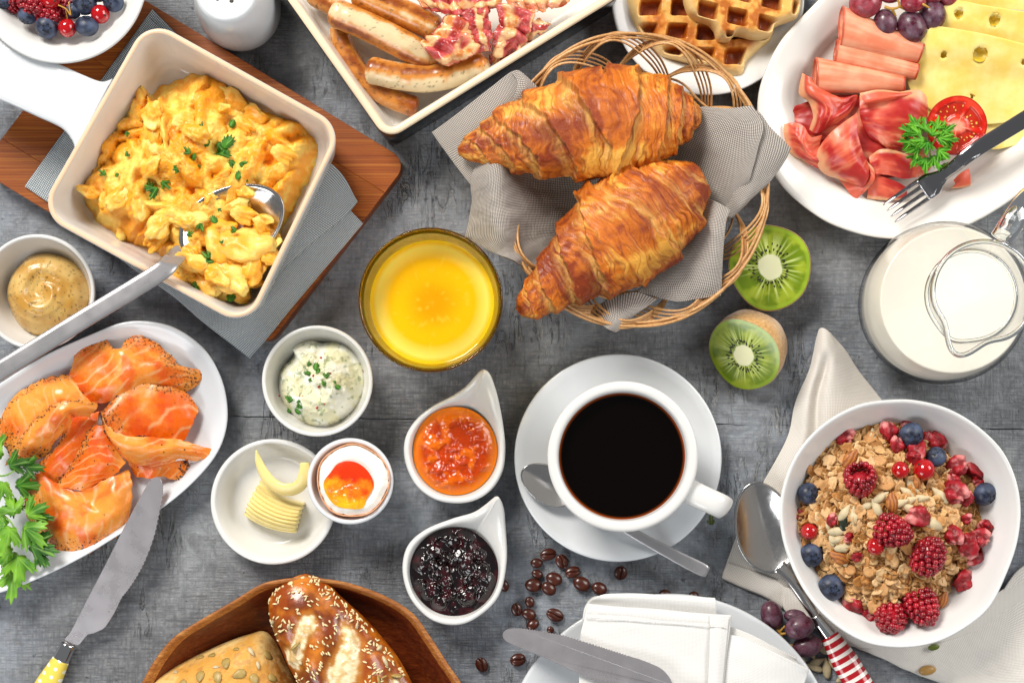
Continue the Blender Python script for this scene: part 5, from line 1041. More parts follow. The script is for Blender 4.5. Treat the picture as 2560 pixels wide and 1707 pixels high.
bacon('frilly pink bacon rasher draped over the front sausages', [[(1080, 90, 3.6), (1020, 180, 4.1), (960, 240, 4.3), (915, 275, 4.2)], [(1170, 140, 3.8), (1120, 220, 4.3), (1040, 280, 4.6), (945, 320, 4.4)], [(1240, 190, 3.6), (1200, 260, 4.2), (1130, 340, 4.7), (1010, 390, 4.5)], [(1300, 270, 3.0), (1275, 330, 3.7), (1210, 400, 4.3), (1090, 445, 4.2)]], 1)
bacon('deep red bacon rasher folded in the middle of the tray', [[(1180, 90, 3.4), (1210, 180, 3.8), (1240, 270, 3.6), (1290, 340, 3.0)], [(1270, 60, 3.6), (1300, 160, 4.0), (1320, 250, 3.9), (1340, 330, 3.2)], [(1360, 60, 3.5), (1380, 150, 3.8), (1390, 240, 3.7), (1380, 330, 3.0)]], 3, amp=.25)
bacon('bacon rasher with a broad cream strip of fat along its outer edge', [[(1400, 20, 3.2), (1420, 110, 3.5), (1410, 220, 3.3), (1380, 330, 2.8), (1370, 420, 1.6)], [(1500, 40, 3.5), (1500, 130, 3.6), (1480, 230, 3.5), (1440, 320, 3.0), (1400, 430, 1.4)], [(1590, 60, 3.3), (1580, 150, 3.4), (1560, 240, 3.2), (1520, 310, 2.8), (1480, 400, 1.3)], [(1680, 90, 2.6), (1650, 190, 3.0), (1610, 270, 2.8), (1570, 340, 2.4), (1530, 380, 1.3)]], 5, amp=.25)
bacon('thin pointed bacon end sticking out toward the tray rim', [[(1560, 60, 2.4), (1640, 110, 2.5), (1700, 140, 2.4), (1755, 150, 2.3)], [(1580, 160, 2.4), (1640, 180, 2.4), (1700, 190, 2.3), (1750, 165, 2.2)], [(1560, 330, 1.8), (1620, 290, 1.9), (1660, 240, 2.0), (1700, 215, 2.0)]], 7, amp=.2)
bacon('pink bacon rasher at the very top edge of the photo in the tray', [[(840, -60, 3.0), (980, -40, 3.2), (1120, -40, 3.4), (1300, -60, 3.3), (1460, -60, 3.2)], [(900, 0, 3.2), (1020, 20, 3.7), (1140, 20, 3.9), (1300, 10, 3.8), (1450, 0, 3.4)], [(960, 60, 3.2), (1060, 80, 3.6), (1160, 100, 3.9), (1300, 80, 3.7), (1440, 60, 3.3)]], 9, amp=.28)
bacon('pale rippled bacon rasher beside the tray corner at the top', [[(1440, -70, 3.0), (1600, -70, 3.0), (1760, -60, 2.8), (1900, -40, 2.4)], [(1480, 0, 3.1), (1620, 10, 3.1), (1760, 10, 2.9), (1880, 10, 2.3)], [(1500, 70, 2.9), (1640, 80, 2.9), (1740, 70, 2.6), (1800, 50, 2.3)]], 11, amp=.25, fat=.5)
# ================================================================== wicker basket
def wick(name, c):
    n = N(name, .4); g = n.noise(6, 3, co=n.co((1, 1, 1)))
    n.set('Base Color', n.mix(n.math('MULTIPLY', n.rnd(), .55), n.ramp(g, [(.3, c[0]), (.7, c[1])]), c[2])); n.bump(n.noise(9, 3), .25, .03); return n.m
M_WICK = wick('wicker_cane', ('#c68c50', '#e8bf88', '#a0682e'))
bk_c = vI(1010, 785, 5.5); bx, by = vI.r(690, 5.5), vI.r(745, 5.5)
bk = thing('bread_basket', 'round woven cane basket with an open looped border holding croissants', 'basket', (bk_c[0], bk_c[1], 0))
bcb = W(vI.px(1010, 785), 5.5)
def bpt_(r, th, z): return np.array([bcb[0] + bx * r * math.cos(th), bcb[1] + by * r * math.sin(th), z])
def cane(ths, rs, zs, rad, n=46):
    P_ = np.array([bpt_(r, t, z) for t, r, z in zip(cr(np.array(ths)[:, None], n)[:, 0], cr(np.array(rs)[:, None], n)[:, 0], cr(np.array(zs)[:, None], n)[:, 0])])
    return mk('cane_strand', tube(P_, rad, 8), M_WICK, bk)
NG = 13
for g in range(NG):
    t0 = TAU * g / NG + .1
    for s in range(4):
        o_ = s * .021
        w_ = 1 if s in (0, 3) else .85
        cane([t0 - .12 + s * .03, t0 + .06 + s * .03, t0 + .30 + s * .024, t0 + .62 + o_, t0 + .92 + o_, t0 + 1.12 + s * .01], [.58, .74, .90 - o_, 1.0 - o_ * .8, .93 - o_ * 1.2, .80 - o_ * .6], [.6, 2.0, 4.2 + s * .08, 5.6 + s * .09, 4.7 - s * .1, 2.9], .082 * w_)
for k, (r, z) in enumerate([(.60, .6), (.64, 1.0), (.68, 1.45), (.72, 1.95), (.745, 2.35), (.765, 2.75), (.785, 3.1)]):
    th = np.linspace(0, TAU, 240); wv = .012 * np.sin(th * NG + (k % 2) * math.pi)
    P_ = np.array([bpt_(r + wv[i], th[i], z) for i in range(240)]); mk('cane_weaver', tube(P_, .085, 8, caps=False), M_WICK, bk)
for k in range(4):
    th = np.linspace(0, TAU, 200); rr_ = .985 + .012 * np.sin(th * 4 + k * 1.6); zz = 5.55 + .16 * np.sin(th * 4 + k * 1.6 + 1)
    P_ = np.array([bpt_(rr_[i] - .012 * (k % 2), th[i], zz[i]) for i in range(200)]); mk('cane_rim', tube(P_, .095, 8, caps=False), M_WICK, bk)
th = np.linspace(0, TAU, 120, endpoint=False)
mk('base_disc', loft([np.array([bpt_(.6 * s, t, z) for t in th]) for s, z in ((.02, .25), (1, .25), (1, .6), (.02, .6))]), M_WICK, bk)
# linen in the basket
ln = thing('basket_linen', 'beige checked linen napkin lining the croissant basket with corners hanging out', 'napkin', (bk_c[0], bk_c[1], .8))
I_ = lambda x, y, h: vI(x, y, h)
cloth_part('lining', [[I_(330, 500, 5.4), I_(440, 460, 5.2), I_(560, 420, 3.4), I_(850, 400, 2.6), I_(1150, 420, 3.0), I_(1380, 450, 4.6)], [I_(200, 760, 5.6), I_(335, 700, 6.7), I_(480, 640, 4.4), I_(850, 620, 1.6), I_(1180, 600, 2.2), I_(1420, 620, 4.6)], [I_(198, 900, 5.4), I_(330, 870, 6.8), I_(480, 840, 4.3), I_(850, 820, 1.2), I_(1180, 820, 1.8), I_(1420, 840, 4.2)], [I_(172, 1050, 5.3), I_(345, 1060, 6.7), I_(500, 1080, 4.4), I_(800, 1100, 1.6), I_(1150, 1080, 2.0), I_(1400, 1040, 3.8)], [I_(170, 1072, 5.2), I_(300, 1145, 6.3), I_(400, 1190, 6.5), I_(490, 1228, 5.4), I_(900, 1330, 3.4), I_(1300, 1250, 4.0)]], M_LINEN_B, ln, 120, 110, .08, .2, .9, 2)
cloth_part('hanging_corner', [[I_(0, 545, 3.8), I_(130, 450, 4.8), I_(270, 340, 5.6), I_(395, 243, 6.1), I_(440, 238, 6.3)], [I_(60, 630, 4.2), I_(190, 560, 5.4), I_(330, 470, 6.0), I_(430, 360, 6.2), I_(490, 290, 6.2)], [I_(140, 740, 4.8), I_(270, 640, 5.6), I_(400, 540, 5.7), I_(490, 430, 5.6), I_(540, 330, 5.7)], [I_(215, 835, 5.4), I_(340, 720, 5.2), I_(480, 640, 4.6), I_(590, 520, 4.6), I_(620, 400, 4.8)]], M_LINEN_B, ln, 80, 60, .1, .06, .6, 5)
cloth_part('turned_hem', [[I_(398, 242, 6.3), I_(430, 300, 6.55), I_(400, 400, 6.6)], [I_(440, 238, 6.5), I_(470, 300, 6.6), I_(440, 395, 6.5)], [I_(530, 318, 6.2), I_(510, 350, 6.3), I_(480, 395, 6.2)]], M_LINEN_B, ln, 30, 30, .1, .02, .6, 6)
cloth_part('broad_corner', [[I_(1180, 560, 4.2), I_(1270, 470, 5.0), I_(1350, 418, 5.9), I_(1480, 425, 6.5), I_(1610, 412, 6.7)], [I_(1180, 680, 3.6), I_(1300, 600, 4.9), I_(1420, 540, 6.0), I_(1560, 500, 6.8), I_(1665, 510, 6.9)], [I_(1200, 800, 3.2), I_(1340, 740, 4.6), I_(1460, 680, 5.8), I_(1570, 640, 6.6), I_(1640, 620, 6.9)], [I_(1280, 900, 3.0), I_(1380, 860, 4.4), I_(1480, 830, 5.4), I_(1560, 780, 6.2), I_(1610, 740, 6.6)], [I_(1340, 960, 2.8), I_(1420, 950, 4.0), I_(1480, 920, 5.0), I_(1540, 850, 5.8), I_(1590, 800, 6.2)]], M_LINEN_B, ln, 90, 80, .1, .08, .7, 8)
cloth_part('outer_corner', [[I_(1600, 420, 6.2), I_(1650, 450, 6.4), I_(1700, 520, 6.5), I_(1760, 580, 6.4), I_(1802, 625, 6.1)], [I_(1590, 560, 6.2), I_(1640, 580, 6.6), I_(1680, 620, 6.6), I_(1740, 660, 6.4), I_(1770, 690, 6.0)], [I_(1560, 700, 6.0), I_(1600, 720, 6.4), I_(1640, 750, 6.4), I_(1680, 780, 6.1), I_(1700, 790, 5.9)], [I_(1490, 860, 5.2), I_(1530, 860, 5.8), I_(1570, 880, 6.0), I_(1590, 885, 5.9), I_(1600, 880, 5.7)], [I_(1440, 960, 4.4), I_(1470, 970, 5.0), I_(1500, 975, 5.2), I_(1510, 970, 5.1), I_(1515, 965, 5.0)]], M_LINEN_B, ln, 60, 80, .1, .06, .8, 9)
cloth_part('folded_corner', [[I_(1260, 900, 3.8), I_(1330, 870, 5.0), I_(1385, 875, 5.8), I_(1440, 900, 6.3), I_(1497, 932, 6.4)], [I_(1230, 1060, 3.6), I_(1310, 1010, 5.0), I_(1370, 1000, 5.9), I_(1420, 1000, 6.5), I_(1475, 1010, 6.5)], [I_(1180, 1200, 3.8), I_(1270, 1180, 5.2), I_(1340, 1180, 6.0), I_(1410, 1170, 6.5), I_(1458, 1180, 6.2)], [I_(1060, 1320, 4.2), I_(1180, 1310, 5.4), I_(1290, 1310, 5.9), I_(1390, 1300, 6.1), I_(1455, 1290, 5.9)], [I_(1030, 1350, 4.6), I_(1190, 1388, 5.5), I_(1250, 1395, 5.7), I_(1370, 1375, 5.6), I_(1450, 1365, 5.4)]], M_LINEN_B, ln, 80, 80, .12, .08, .7, 11)
cloth_part('pointed_corner', [[I_(790, 1440, 4.4), I_(900, 1380, 4.8), I_(1020, 1350, 5.0), I_(1130, 1385, 5.4)], [I_(830, 1490, 5.2), I_(910, 1440, 5.6), I_(1000, 1420, 5.7), I_(1080, 1420, 5.6)], [I_(880, 1530, 5.6), I_(920, 1500, 5.8), I_(965, 1480, 5.8), I_(1010, 1465, 5.6)], [I_(922, 1547, 5.4), I_(932, 1544, 5.5), I_(945, 1535, 5.5), I_(955, 1525, 5.4)]], M_LINEN_B, ln, 50, 50, .1, .05, .7, 13)
# ================================================================== croissants
def cro_mat():
    n = N('croissant_crust', .4); c = n.col(); n.set('Base Color', c); n.set('Specular IOR Level', .35)
    n.set('Coat Weight', .25); n.set('Coat Roughness', .28); n.set('Roughness', n.ramp(n.noise(2, 5, .7), [(.35, .3), (.65, .7)]))
    n.bump(n.math('ADD', n.noise(3.4, 6, .68), n.math('MULTIPLY', n.noise(9, 4), .4)), .8, .1); return n.m
M_CRO = cro_mat()
def croissant(label, axis, hw, ledges, seed, n=620, seg=200, vs=.78, light=0.0, skew=.05):
    P_ = cr(np.array(axis, float), n); q = np.linspace(0, 1, n); w_ = np.interp(q, [h_[0] for h_ in hw], [h_[1] for h_ in hw])
    w_ = np.convolve(np.pad(w_, 10, 'edge'), np.ones(21) / 21, 'valid')
    T_ = np.gradient(P_, axis=0); T_ /= np.linalg.norm(T_, axis=1, keepdims=True); th = np.linspace(0, TAU, seg, endpoint=False)
    Q, TH = np.meshgrid(q, th, indexing='ij'); CX, CY = np.cos(TH), np.sin(TH)
    w2 = fbm(CX * 1.2 + seed, CY * 1.2, Q * 5 + seed, 3); w3 = fbm(CX * 2.6 + seed, CY * 2.6, Q * 9, 3); wob = skew * CX + .022 * w2 + .012 * w3 + .02 * CX * CY
    X = Q + wob * np.where(Q < .5, -1, 1) * 1.0
    step = np.zeros_like(Q); dist = np.full_like(Q, 9.0)
    # each roll of dough ends in a torn ledge over thinner leaves; the middle roll lies on top
    mid = .5 + .01 * seed % .03; rgc = np.random.default_rng(int(seed * 7))
    for l_, h_ in ledges:
        tear = .010 * fbm(CX * 7 + l_ * 50, CY * 7, Q * 0, 3)
        d = ((X - l_) if l_ > mid else (l_ - X)) + tear
        step = step - h_ * sst(-.003, .004, d) + h_ * .6 * np.exp(-(np.clip(-d, 0, 1) / .03) ** 1.0) * (d < 0.001)
        dist = np.where((d > -.002) & (d < dist), d, dist)
        for k in range(3):                     # thin leaves showing under the ledge
            o_ = rgc.uniform(.006, .05); amp_ = rgc.uniform(.012, .024); m_ = sst(-.1, .25, fbm(CX * 2 + k * 9 + l_ * 30, CY * 2, 1.0, 2) + .1)
            dk = d - o_ + .006 * fbm(CX * 5 + k * 3, CY * 5, l_ * 40, 2); step = step - amp_ * m_ * (sst(-.002, .002, dk) - sst(.0, .05, dk))
    ridge = fbm(Q * 110 + 5 * w2 + seed, CX * 1.3, CY * 1.3, 3); ridge2 = fbm(Q * 30 + 3 * w2, CX * 1.5 + seed, CY * 1.5, 3)
    bl_ = fbm(Q * 34, CX * 7 + seed, CY * 7, 4); crk = sst(.86, .98, 1 - np.abs(fbm(Q * 42 + 4 * w2, CX * 1.6, CY * 1.6 + seed, 2)))
    R_ = w_[:, None] * (1 + step + .019 * ridge + .028 * ridge2 + .012 * bl_ - .012 * crk)
    S_ = np.cross(T_, (0, 0, 1)); S_ /= np.linalg.norm(S_, axis=1, keepdims=True); Uu = np.cross(S_, T_)
    Zr = R_ * CY * vs; Zr = np.where(Zr < 0, Zr * .75, Zr)
    V_ = P_[:, None] + S_[:, None] * (R_ * CX)[..., None] + Uu[:, None] * Zr[..., None]
    _, F_ = loft([V_[i] for i in range(n)]); V_ = V_.reshape(-1, 3)
    n_ = fbm(Q * 6 + seed, CX * 1.4, CY * 1.4, 3); tone = .95 * n_ + .4 * ridge2 + .3 * ridge + .35 * bl_ + light
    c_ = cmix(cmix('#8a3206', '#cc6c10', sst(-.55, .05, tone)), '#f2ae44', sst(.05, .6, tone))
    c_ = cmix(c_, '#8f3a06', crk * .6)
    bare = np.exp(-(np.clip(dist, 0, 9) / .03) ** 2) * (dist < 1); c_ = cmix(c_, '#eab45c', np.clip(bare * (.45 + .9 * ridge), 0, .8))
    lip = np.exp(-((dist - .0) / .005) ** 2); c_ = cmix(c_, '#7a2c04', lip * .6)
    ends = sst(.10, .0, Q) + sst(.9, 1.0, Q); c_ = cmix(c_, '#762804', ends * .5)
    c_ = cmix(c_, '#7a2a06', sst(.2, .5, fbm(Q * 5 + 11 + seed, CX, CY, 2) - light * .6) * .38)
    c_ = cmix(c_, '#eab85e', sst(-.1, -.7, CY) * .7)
    c_ = c_.reshape(-1, 3)
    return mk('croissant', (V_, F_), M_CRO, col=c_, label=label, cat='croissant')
ri = vI.r(1, 6)
croissant('golden flaky croissant lying upper in the basket with pale torn layers', [I_(132, 640, 5.9), I_(270, 615, 6.1), I_(450, 580, 6.3), I_(740, 530, 6.4), I_(1000, 500, 6.4), I_(1180, 470, 6.4), I_(1290, 450, 6.4), I_(1348, 432, 6.4)],
  [(0, ri * 30), (.03, ri * 85), (.12, ri * 150), (.26, ri * 235), (.42, ri * 285), (.52, ri * 296), (.66, ri * 262), (.8, ri * 195), (.9, ri * 135), (.97, ri * 90), (1, ri * 35)], [(.10, .07), (.19, .07), (.27, .08), (.36, .09), (.46, .10), (.57, .10), (.70, .10), (.79, .10), (.9, .10)], 1.0, light=.08)
croissant('deeply browned shiny croissant lying lower in the basket', [I_(440, 1450, 5.6), I_(520, 1385, 5.9), I_(640, 1275, 6.1), I_(800, 1145, 6.3), I_(980, 1015, 6.4), I_(1150, 890, 6.4), I_(1270, 785, 6.3), I_(1325, 715, 6.1)],
  [(0, ri * 40), (.05, ri * 110), (.2, ri * 165), (.34, ri * 215), (.5, ri * 282), (.64, ri * 295), (.78, ri * 250), (.9, ri * 160), (.97, ri * 90), (1, ri * 40)], [(.12, .06), (.22, .08), (.33, .11), (.44, .12), (.60, .08), (.74, .11), (.86, .08)], 4.0, light=-.15, skew=-.06)
# ================================================================== waffles
M_WAF = foodmat('waffle', .45, .2, (1, .55, .2), .2, 6, .35, .04, .4, coat=.2)
def waffle(label, out, z0, thick, org, ex_, ey_, seed, tone=0.0):
    o_ = closed(vC.pts(out, z0 + thick)[:, :2], 300); c_ = o_.mean(0)
    per = np.linalg.norm(ex_); e1, e2 = ex_ / per, ey_ / np.linalg.norm(ey_)
    def hf(x, y, s):
        dx, dy = x - org[0] + .12 * fbm(x * .7 + seed, y * .7), y - org[1] + .12 * fbm(x * .7, y * .7 + seed, 4)
        det = e1[0] * e2[1] - e1[1] * e2[0]; a = (dx * e2[1] - dy * e2[0]) / det / per; b = (-dx * e1[1] + dy * e1[0]) / det / np.linalg.norm(ey_)
        ga, gb = np.abs((a % 1) - .5) * 2, np.abs((b % 1) - .5) * 2
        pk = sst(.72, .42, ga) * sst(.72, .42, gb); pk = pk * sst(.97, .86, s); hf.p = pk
        return thick * (1 - s ** 14) ** .5 - pk * min(thick * .7, 1.1) + .06 * fbm(x * 2, y * 2, seed, 3)
    V_, F_, S_ = heap(o_, c_, z0, hf, 150); pk = hf.p
    n_ = fbm(V_[:, 0] * .9, V_[:, 1] * .9, seed, 3); n2 = fbm(V_[:, 0] * 3, V_[:, 1] * 3, seed, 3)
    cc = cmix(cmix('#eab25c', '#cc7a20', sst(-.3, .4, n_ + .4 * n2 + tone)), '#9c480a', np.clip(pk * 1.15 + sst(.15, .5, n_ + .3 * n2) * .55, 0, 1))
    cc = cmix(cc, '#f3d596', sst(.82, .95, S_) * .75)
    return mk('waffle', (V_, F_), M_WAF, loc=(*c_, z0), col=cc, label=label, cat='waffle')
e1 = (vC(525, 108, 3) - vC(350, 105, 3))[:2]; e2 = (vC(490, 240, 3) - vC(515, 108, 3))[:2]
waffle('browned grid waffle lying lower on the round plate behind the basket', [(150, -120), (160, 40), (215, 170), (290, 240), (350, 300), (440, 320), (560, 345), (650, 370), (720, 412), (800, 410), (825, 330), (900, 260), (965, 200), (985, 60), (950, -120), (700, -260), (350, -260)], .75, 1.5, vC(350, 105, 2.2)[:2], e1, e2, 2.0, .1)
e1 = (vC(840, 60, 4) - vC(670, 20, 4))[:2]; e2 = (vC(690, -110, 4) - vC(670, 20, 4))[:2]
waffle('paler waffle resting on top of the browned one at the photo edge', [(480, -80), (485, 30), (530, 85), (605, 115), (640, 150), (665, 205), (725, 212), (765, 180), (870, 200), (960, 180), (985, 130), (1060, 100), (1110, 75), (1130, 0), (1120, -160), (900, -300), (600, -260)], 2.25, 1.5, vC(690, 10, 3.6)[:2], e1, e2, 5.0, -.15)
# ================================================================== ham platter: cheese
M_CHE = N('cheese', .35); M_CHE.set('Base Color', M_CHE.mix(M_CHE.ramp(M_CHE.noise(.8, 3), [(.35, 0.0), (.65, 1.0)]), '#f8d66c', '#fce694')); M_CHE.sss(.45, (1, .75, .3), .4); M_CHE.bump(M_CHE.noise(2, 3), .1, .05); M_CHE = M_CHE.m
M_CHE2 = N('cheese_hole', .4); M_CHE2.set('Base Color', '#d8b32c'); M_CHE2.sss(.3, (1, .75, .3), .3); M_CHE2 = M_CHE2.m
def cheese(label, rows, holes, seed, t=.22, nu=150, nv=120):
    V_, F_, UV = sheet([[vC(*q) for q in r_] for r_ in rows], nu, nv); V_[:, 2] += .04 * fbm(V_[:, 0] * .5, V_[:, 1] * .5, seed)
    F_ = np.array(F_); kill = np.zeros(len(V_), bool); t_ = None
    o_loc = np.array([V_[:, 0].mean(), V_[:, 1].mean(), V_[:, 2].min()])
    for x, y, r_ in holes:
        p = vC(x, y, 2.6); rr_ = vC.r(r_, 2.6); d = np.hypot(V_[:, 0] - p[0], V_[:, 1] - p[1])
        near = (d < rr_ * 1.35) & (d > 1e-6); ins = d < rr_ * .97
        snap = near & ~ins & (d < rr_ * 1.12); V_[snap, :2] = p[:2] + (V_[snap, :2] - p[:2]) / d[snap][:, None] * rr_; kill |= ins
        V_[near & ~ins, 2] -= .05 * (1 - (d[near & ~ins] - rr_) / (rr_ * .4))
    keep = ~kill[F_].any(1); o = mk('cheese_slice', (V_, F_[keep]), M_CHE, loc=o_loc, label=label, cat='cheese', group='cheese slices on the ham platter')
    solidify(o, t, -1)
    for x, y, r_ in holes:
        p = vC(x, y, 2.6); i = np.argmin(np.hypot(V_[:, 0] - p[0], V_[:, 1] - p[1])); rr_ = vC.r(r_, 2.6) * 1.08
        mk('hole', lathe([(.01, -.3), (rr_ * .5, -.28), (rr_ * .85, -.18), (rr_, -.06), (rr_ * .99, -.04), (rr_ * .82, -.15), (rr_ * .5, -.24), (.01, -.27)], (p[0], p[1], V_[i, 2]), 32), M_CHE2, o)
    return o
cheese('bottom cheese slice showing below the others beside the tomato', [[(1700, 420, 1.2), (1950, 480, 1.2), (2200, 500, 1.2), (2450, 500, 1.2)], [(1750, 580, 1.2), (1950, 640, 1.2), (2200, 640, 1.2), (2450, 620, 1.3)], [(1900, 720, 1.2), (2080, 760, 1.2), (2250, 740, 1.2), (2450, 700, 1.4)], [(2050, 800, 1.2), (2180, 830, 1.2), (2300, 810, 1.3), (2450, 780, 1.5)]], [], 1)
cheese('broad holed cheese slice in front, curling up along its far edge', [[(1790, 205, 2.9), (1850, 150, 3.1), (2000, 165, 3.3), (2200, 205, 3.3), (2352, 245, 3.2), (2500, 290, 3.0)], [(1760, 280, 2.6), (1850, 260, 2.8), (2000, 265, 2.9), (2200, 310, 2.8), (2352, 350, 2.7), (2500, 390, 2.6)], [(1700, 390, 1.9), (1830, 390, 2.0), (2000, 400, 2.1), (2200, 430, 2.0), (2352, 450, 2.0), (2500, 480, 2.0)], [(1720, 500, 1.6), (1850, 520, 1.7), (2000, 540, 1.7), (2200, 560, 1.6), (2352, 560, 1.7), (2500, 560, 1.8)], [(1830, 610, 1.5), (1920, 650, 1.5), (2030, 680, 1.5), (2180, 690, 1.5), (2352, 655, 1.6), (2500, 620, 1.7)]], [(1905, 302, 21), (2103, 303, 42), (2345, 345, 18), (2078, 522, 11)], 2)
cheese('cheese slice with two round holes standing behind the broad one', [[(1880, 60, 2.8), (1960, 5, 3.1), (2100, 25, 3.4), (2250, 50, 3.4), (2400, 75, 3.3), (2520, 95, 3.2)], [(1860, 110, 2.6), (1960, 70, 3.0), (2100, 85, 3.1), (2250, 110, 3.1), (2400, 140, 3.0), (2520, 160, 2.9)], [(1850, 170, 2.2), (1960, 150, 2.6), (2100, 165, 2.7), (2250, 190, 2.7), (2400, 215, 2.6), (2520, 240, 2.6)], [(1850, 240, 1.8), (1980, 240, 2.0), (2120, 260, 2.1), (2260, 280, 2.1), (2400, 310, 2.1), (2520, 330, 2.1)]], [(1980, 82, 29), (2176, 118, 34)], 3)
cheese('deeper yellow cheese slice at the top corner of the photo', [[(1950, -120, 2.6), (2150, -110, 2.8), (2350, -100, 2.8), (2520, -90, 2.8)], [(1960, -40, 2.6), (2150, -30, 2.8), (2350, -10, 2.8), (2520, 0, 2.8)], [(1990, 20, 2.3), (2150, 40, 2.5), (2350, 60, 2.6), (2520, 80, 2.6)]], [], 4)
# ---- rolled ham
M_HAM = foodmat('cooked_ham', .38, .45, (1, .4, .3), .3, 4, .12, .03, .5, coat=.15)
def hamroll(label, p0, p1, r0_, r1_, h0, h1, seed, flare=0.0):
    a, b = vC(*p0, h0), vC(*p1, h1); n, sg = 70, 110; q = np.linspace(0, 1, n); T_ = (b - a) / np.linalg.norm(b - a); s_ = np.cross(T_, (0, 0, 1)); s_ /= np.linalg.norm(s_); u_ = np.cross(s_, T_)
    V_ = []; ph = np.linspace(-.6, TAU * 1.25, sg)
    for i in range(n):
        r = vC.r(r0_ + (r1_ - r0_) * q[i], 3) * (1 - .045 * (ph - ph[0]) / 1.0 * .5)
        en = .06 * fbm(ph * 1.2 + seed, q[i] * 0, seed)
        c = a + (b - a) * q[i]
        sl = flare * np.cos(ph) * (1 - q[i])
        V_.append(c + np.outer(np.cos(ph) * r, s_) + np.outer(np.sin(ph) * r * .75, u_) + np.outer(en + sl, T_))
    V_ = np.vstack(V_); idx = np.arange(n * sg).reshape(n, sg); F_ = np.stack([idx[:-1, :-1], idx[:-1, 1:], idx[1:, 1:], idx[1:, :-1]], -1).reshape(-1, 4)
    qq = np.repeat(q, sg); n_ = fbm(V_[:, 0] * 1.2, V_[:, 1] * 1.2, V_[:, 2] * 1.2 + seed, 3); st_ = fbm(qq * 2, np.tile(ph, n) * 5, seed)
    cc = cmix('#e8835e', '#f6ad8a', sst(-.5, .5, .5 * n_ + .6 * st_)); ed = np.minimum(qq, 1 - qq); cc = cmix(cc, '#b0401c', sst(.03, .008, ed) * .9 + sst(.2, .05, 1 - qq) * .3)
    o = mk('ham_roll', (V_, F_), M_HAM, col=cc, label=label, cat='ham', group='rolled ham slices'); return solidify(o, .12)
hamroll('largest rolled ham slice with a wide open end beside the grapes', (1335, 150), (1785, 292), 118, 58, 2.6, 2.6, 1, .35)
hamroll('slim rolled ham slice lying in the middle of the three rolls', (1305, 285), (1762, 400), 66, 44, 2.5, 2.4, 2, .1)
hamroll('short rolled ham slice resting against the cured ham folds', (1190, 415), (1688, 468), 100, 46, 2.5, 2.3, 3, .1)
# ---- cured ham
M_PROS = N('cured_ham', .38); _c = M_PROS.col(); M_PROS.set('Base Color', _c); M_PROS.sss(.45, (1, .3, .2), .3); M_PROS.set('Coat Weight', .08); M_PROS.set('Coat Roughness', .2); M_PROS.bump(M_PROS.noise(3, 4), .2, .05); M_PROS = M_PROS.m
def pros(label, rows, seed, fat='v0', dark=0.0, amp=.14, nu=90, nv=70):
    V_, F_, UV = sheet([[vC(*q) for q in r_] for r_ in rows], nu, nv); nr = gridnormals(V_, nu, nv)
    V_ = V_ + nr * (amp * fbm(UV[:, 0] * .9 + seed, UV[:, 1] * .9, seed, 3))[:, None]
    u = np.tile(np.linspace(0, 1, nu), nv); v = np.repeat(np.linspace(0, 1, nv), nu); d = {'v0': v, 'v1': 1 - v, 'u0': u, 'u1': 1 - u}[fat]
    n_ = fbm(UV[:, 0] * .8 + seed, UV[:, 1] * .8, seed, 3); fib = fbm(UV[:, 0] * .8, UV[:, 1] * 5, seed, 3)
    cc = cmix(cmix('#b42420', '#de6246', sst(-.35, .45, n_ + .35 * fib - dark)), '#ef9a78', sst(.3, .6, n_ + .2 * fib) * .6)
    cc = cmix(cc, '#eeb888', sst(.2, .05, d + .1 * n_) * .75); cc = cmix(cc, '#ea9068', sst(.25, .55, fib) * .4)
    o = mk('cured_ham_slice', (V_, F_), M_PROS, col=cc, label=label, cat='cured ham', group='cured ham folds on the platter'); return solidify(o, .09)
pros('dark cured ham lying under the other folds', [[(1080, 590, 1.6), (1250, 540, 1.9), (1450, 530, 2.1), (1640, 560, 2.0), (1780, 640, 1.6)], [(1050, 700, 1.5), (1230, 700, 2.0), (1430, 700, 2.2), (1620, 720, 2.1), (1760, 780, 1.6)], [(1150, 830, 1.4), (1290, 860, 1.9), (1450, 870, 2.1), (1620, 880, 2.0), (1820, 880, 1.6)], [(1300, 950, 1.3), (1400, 980, 1.6), (1520, 990, 1.7), (1650, 980, 1.6), (1800, 930, 1.4)]], 1, 'u1', .35)
pros('cured ham ribbon with a cream coloured fat edge beneath the short ham roll', [[(1120, 405, 2.6), (1100, 520, 2.6), (1160, 570, 2.6), (1180, 650, 2.7), (1160, 720, 2.4)], [(1160, 430, 3.0), (1190, 520, 3.3), (1240, 590, 3.3), (1230, 670, 3.3), (1200, 740, 2.7)], [(1190, 480, 2.8), (1280, 540, 3.2), (1310, 610, 3.2), (1290, 660, 3.1), (1260, 710, 2.7)], [(1250, 520, 2.5), (1360, 540, 2.8), (1430, 530, 2.6), (1400, 600, 2.6), (1330, 670, 2.4)]], 2, 'v0', -.2, .2)
pros('broad dark red cured ham fold with a pale upper flap', [[(1440, 530, 2.7), (1540, 500, 3.0), (1650, 515, 3.1), (1760, 500, 3.1), (1812, 540, 2.9)], [(1440, 600, 2.7), (1540, 580, 3.1), (1650, 570, 3.3), (1750, 590, 3.3), (1815, 640, 2.8)], [(1450, 670, 2.6), (1540, 680, 3.0), (1640, 690, 3.2), (1720, 700, 3.0), (1780, 730, 2.6)], [(1500, 760, 2.4), (1560, 780, 2.7), (1620, 790, 2.8), (1670, 800, 2.6), (1720, 800, 2.4)], [(1600, 830, 2.2), (1620, 845, 2.3), (1635, 850, 2.3), (1650, 840, 2.3), (1680, 820, 2.2)]], 3, 'v0', .15, .12)
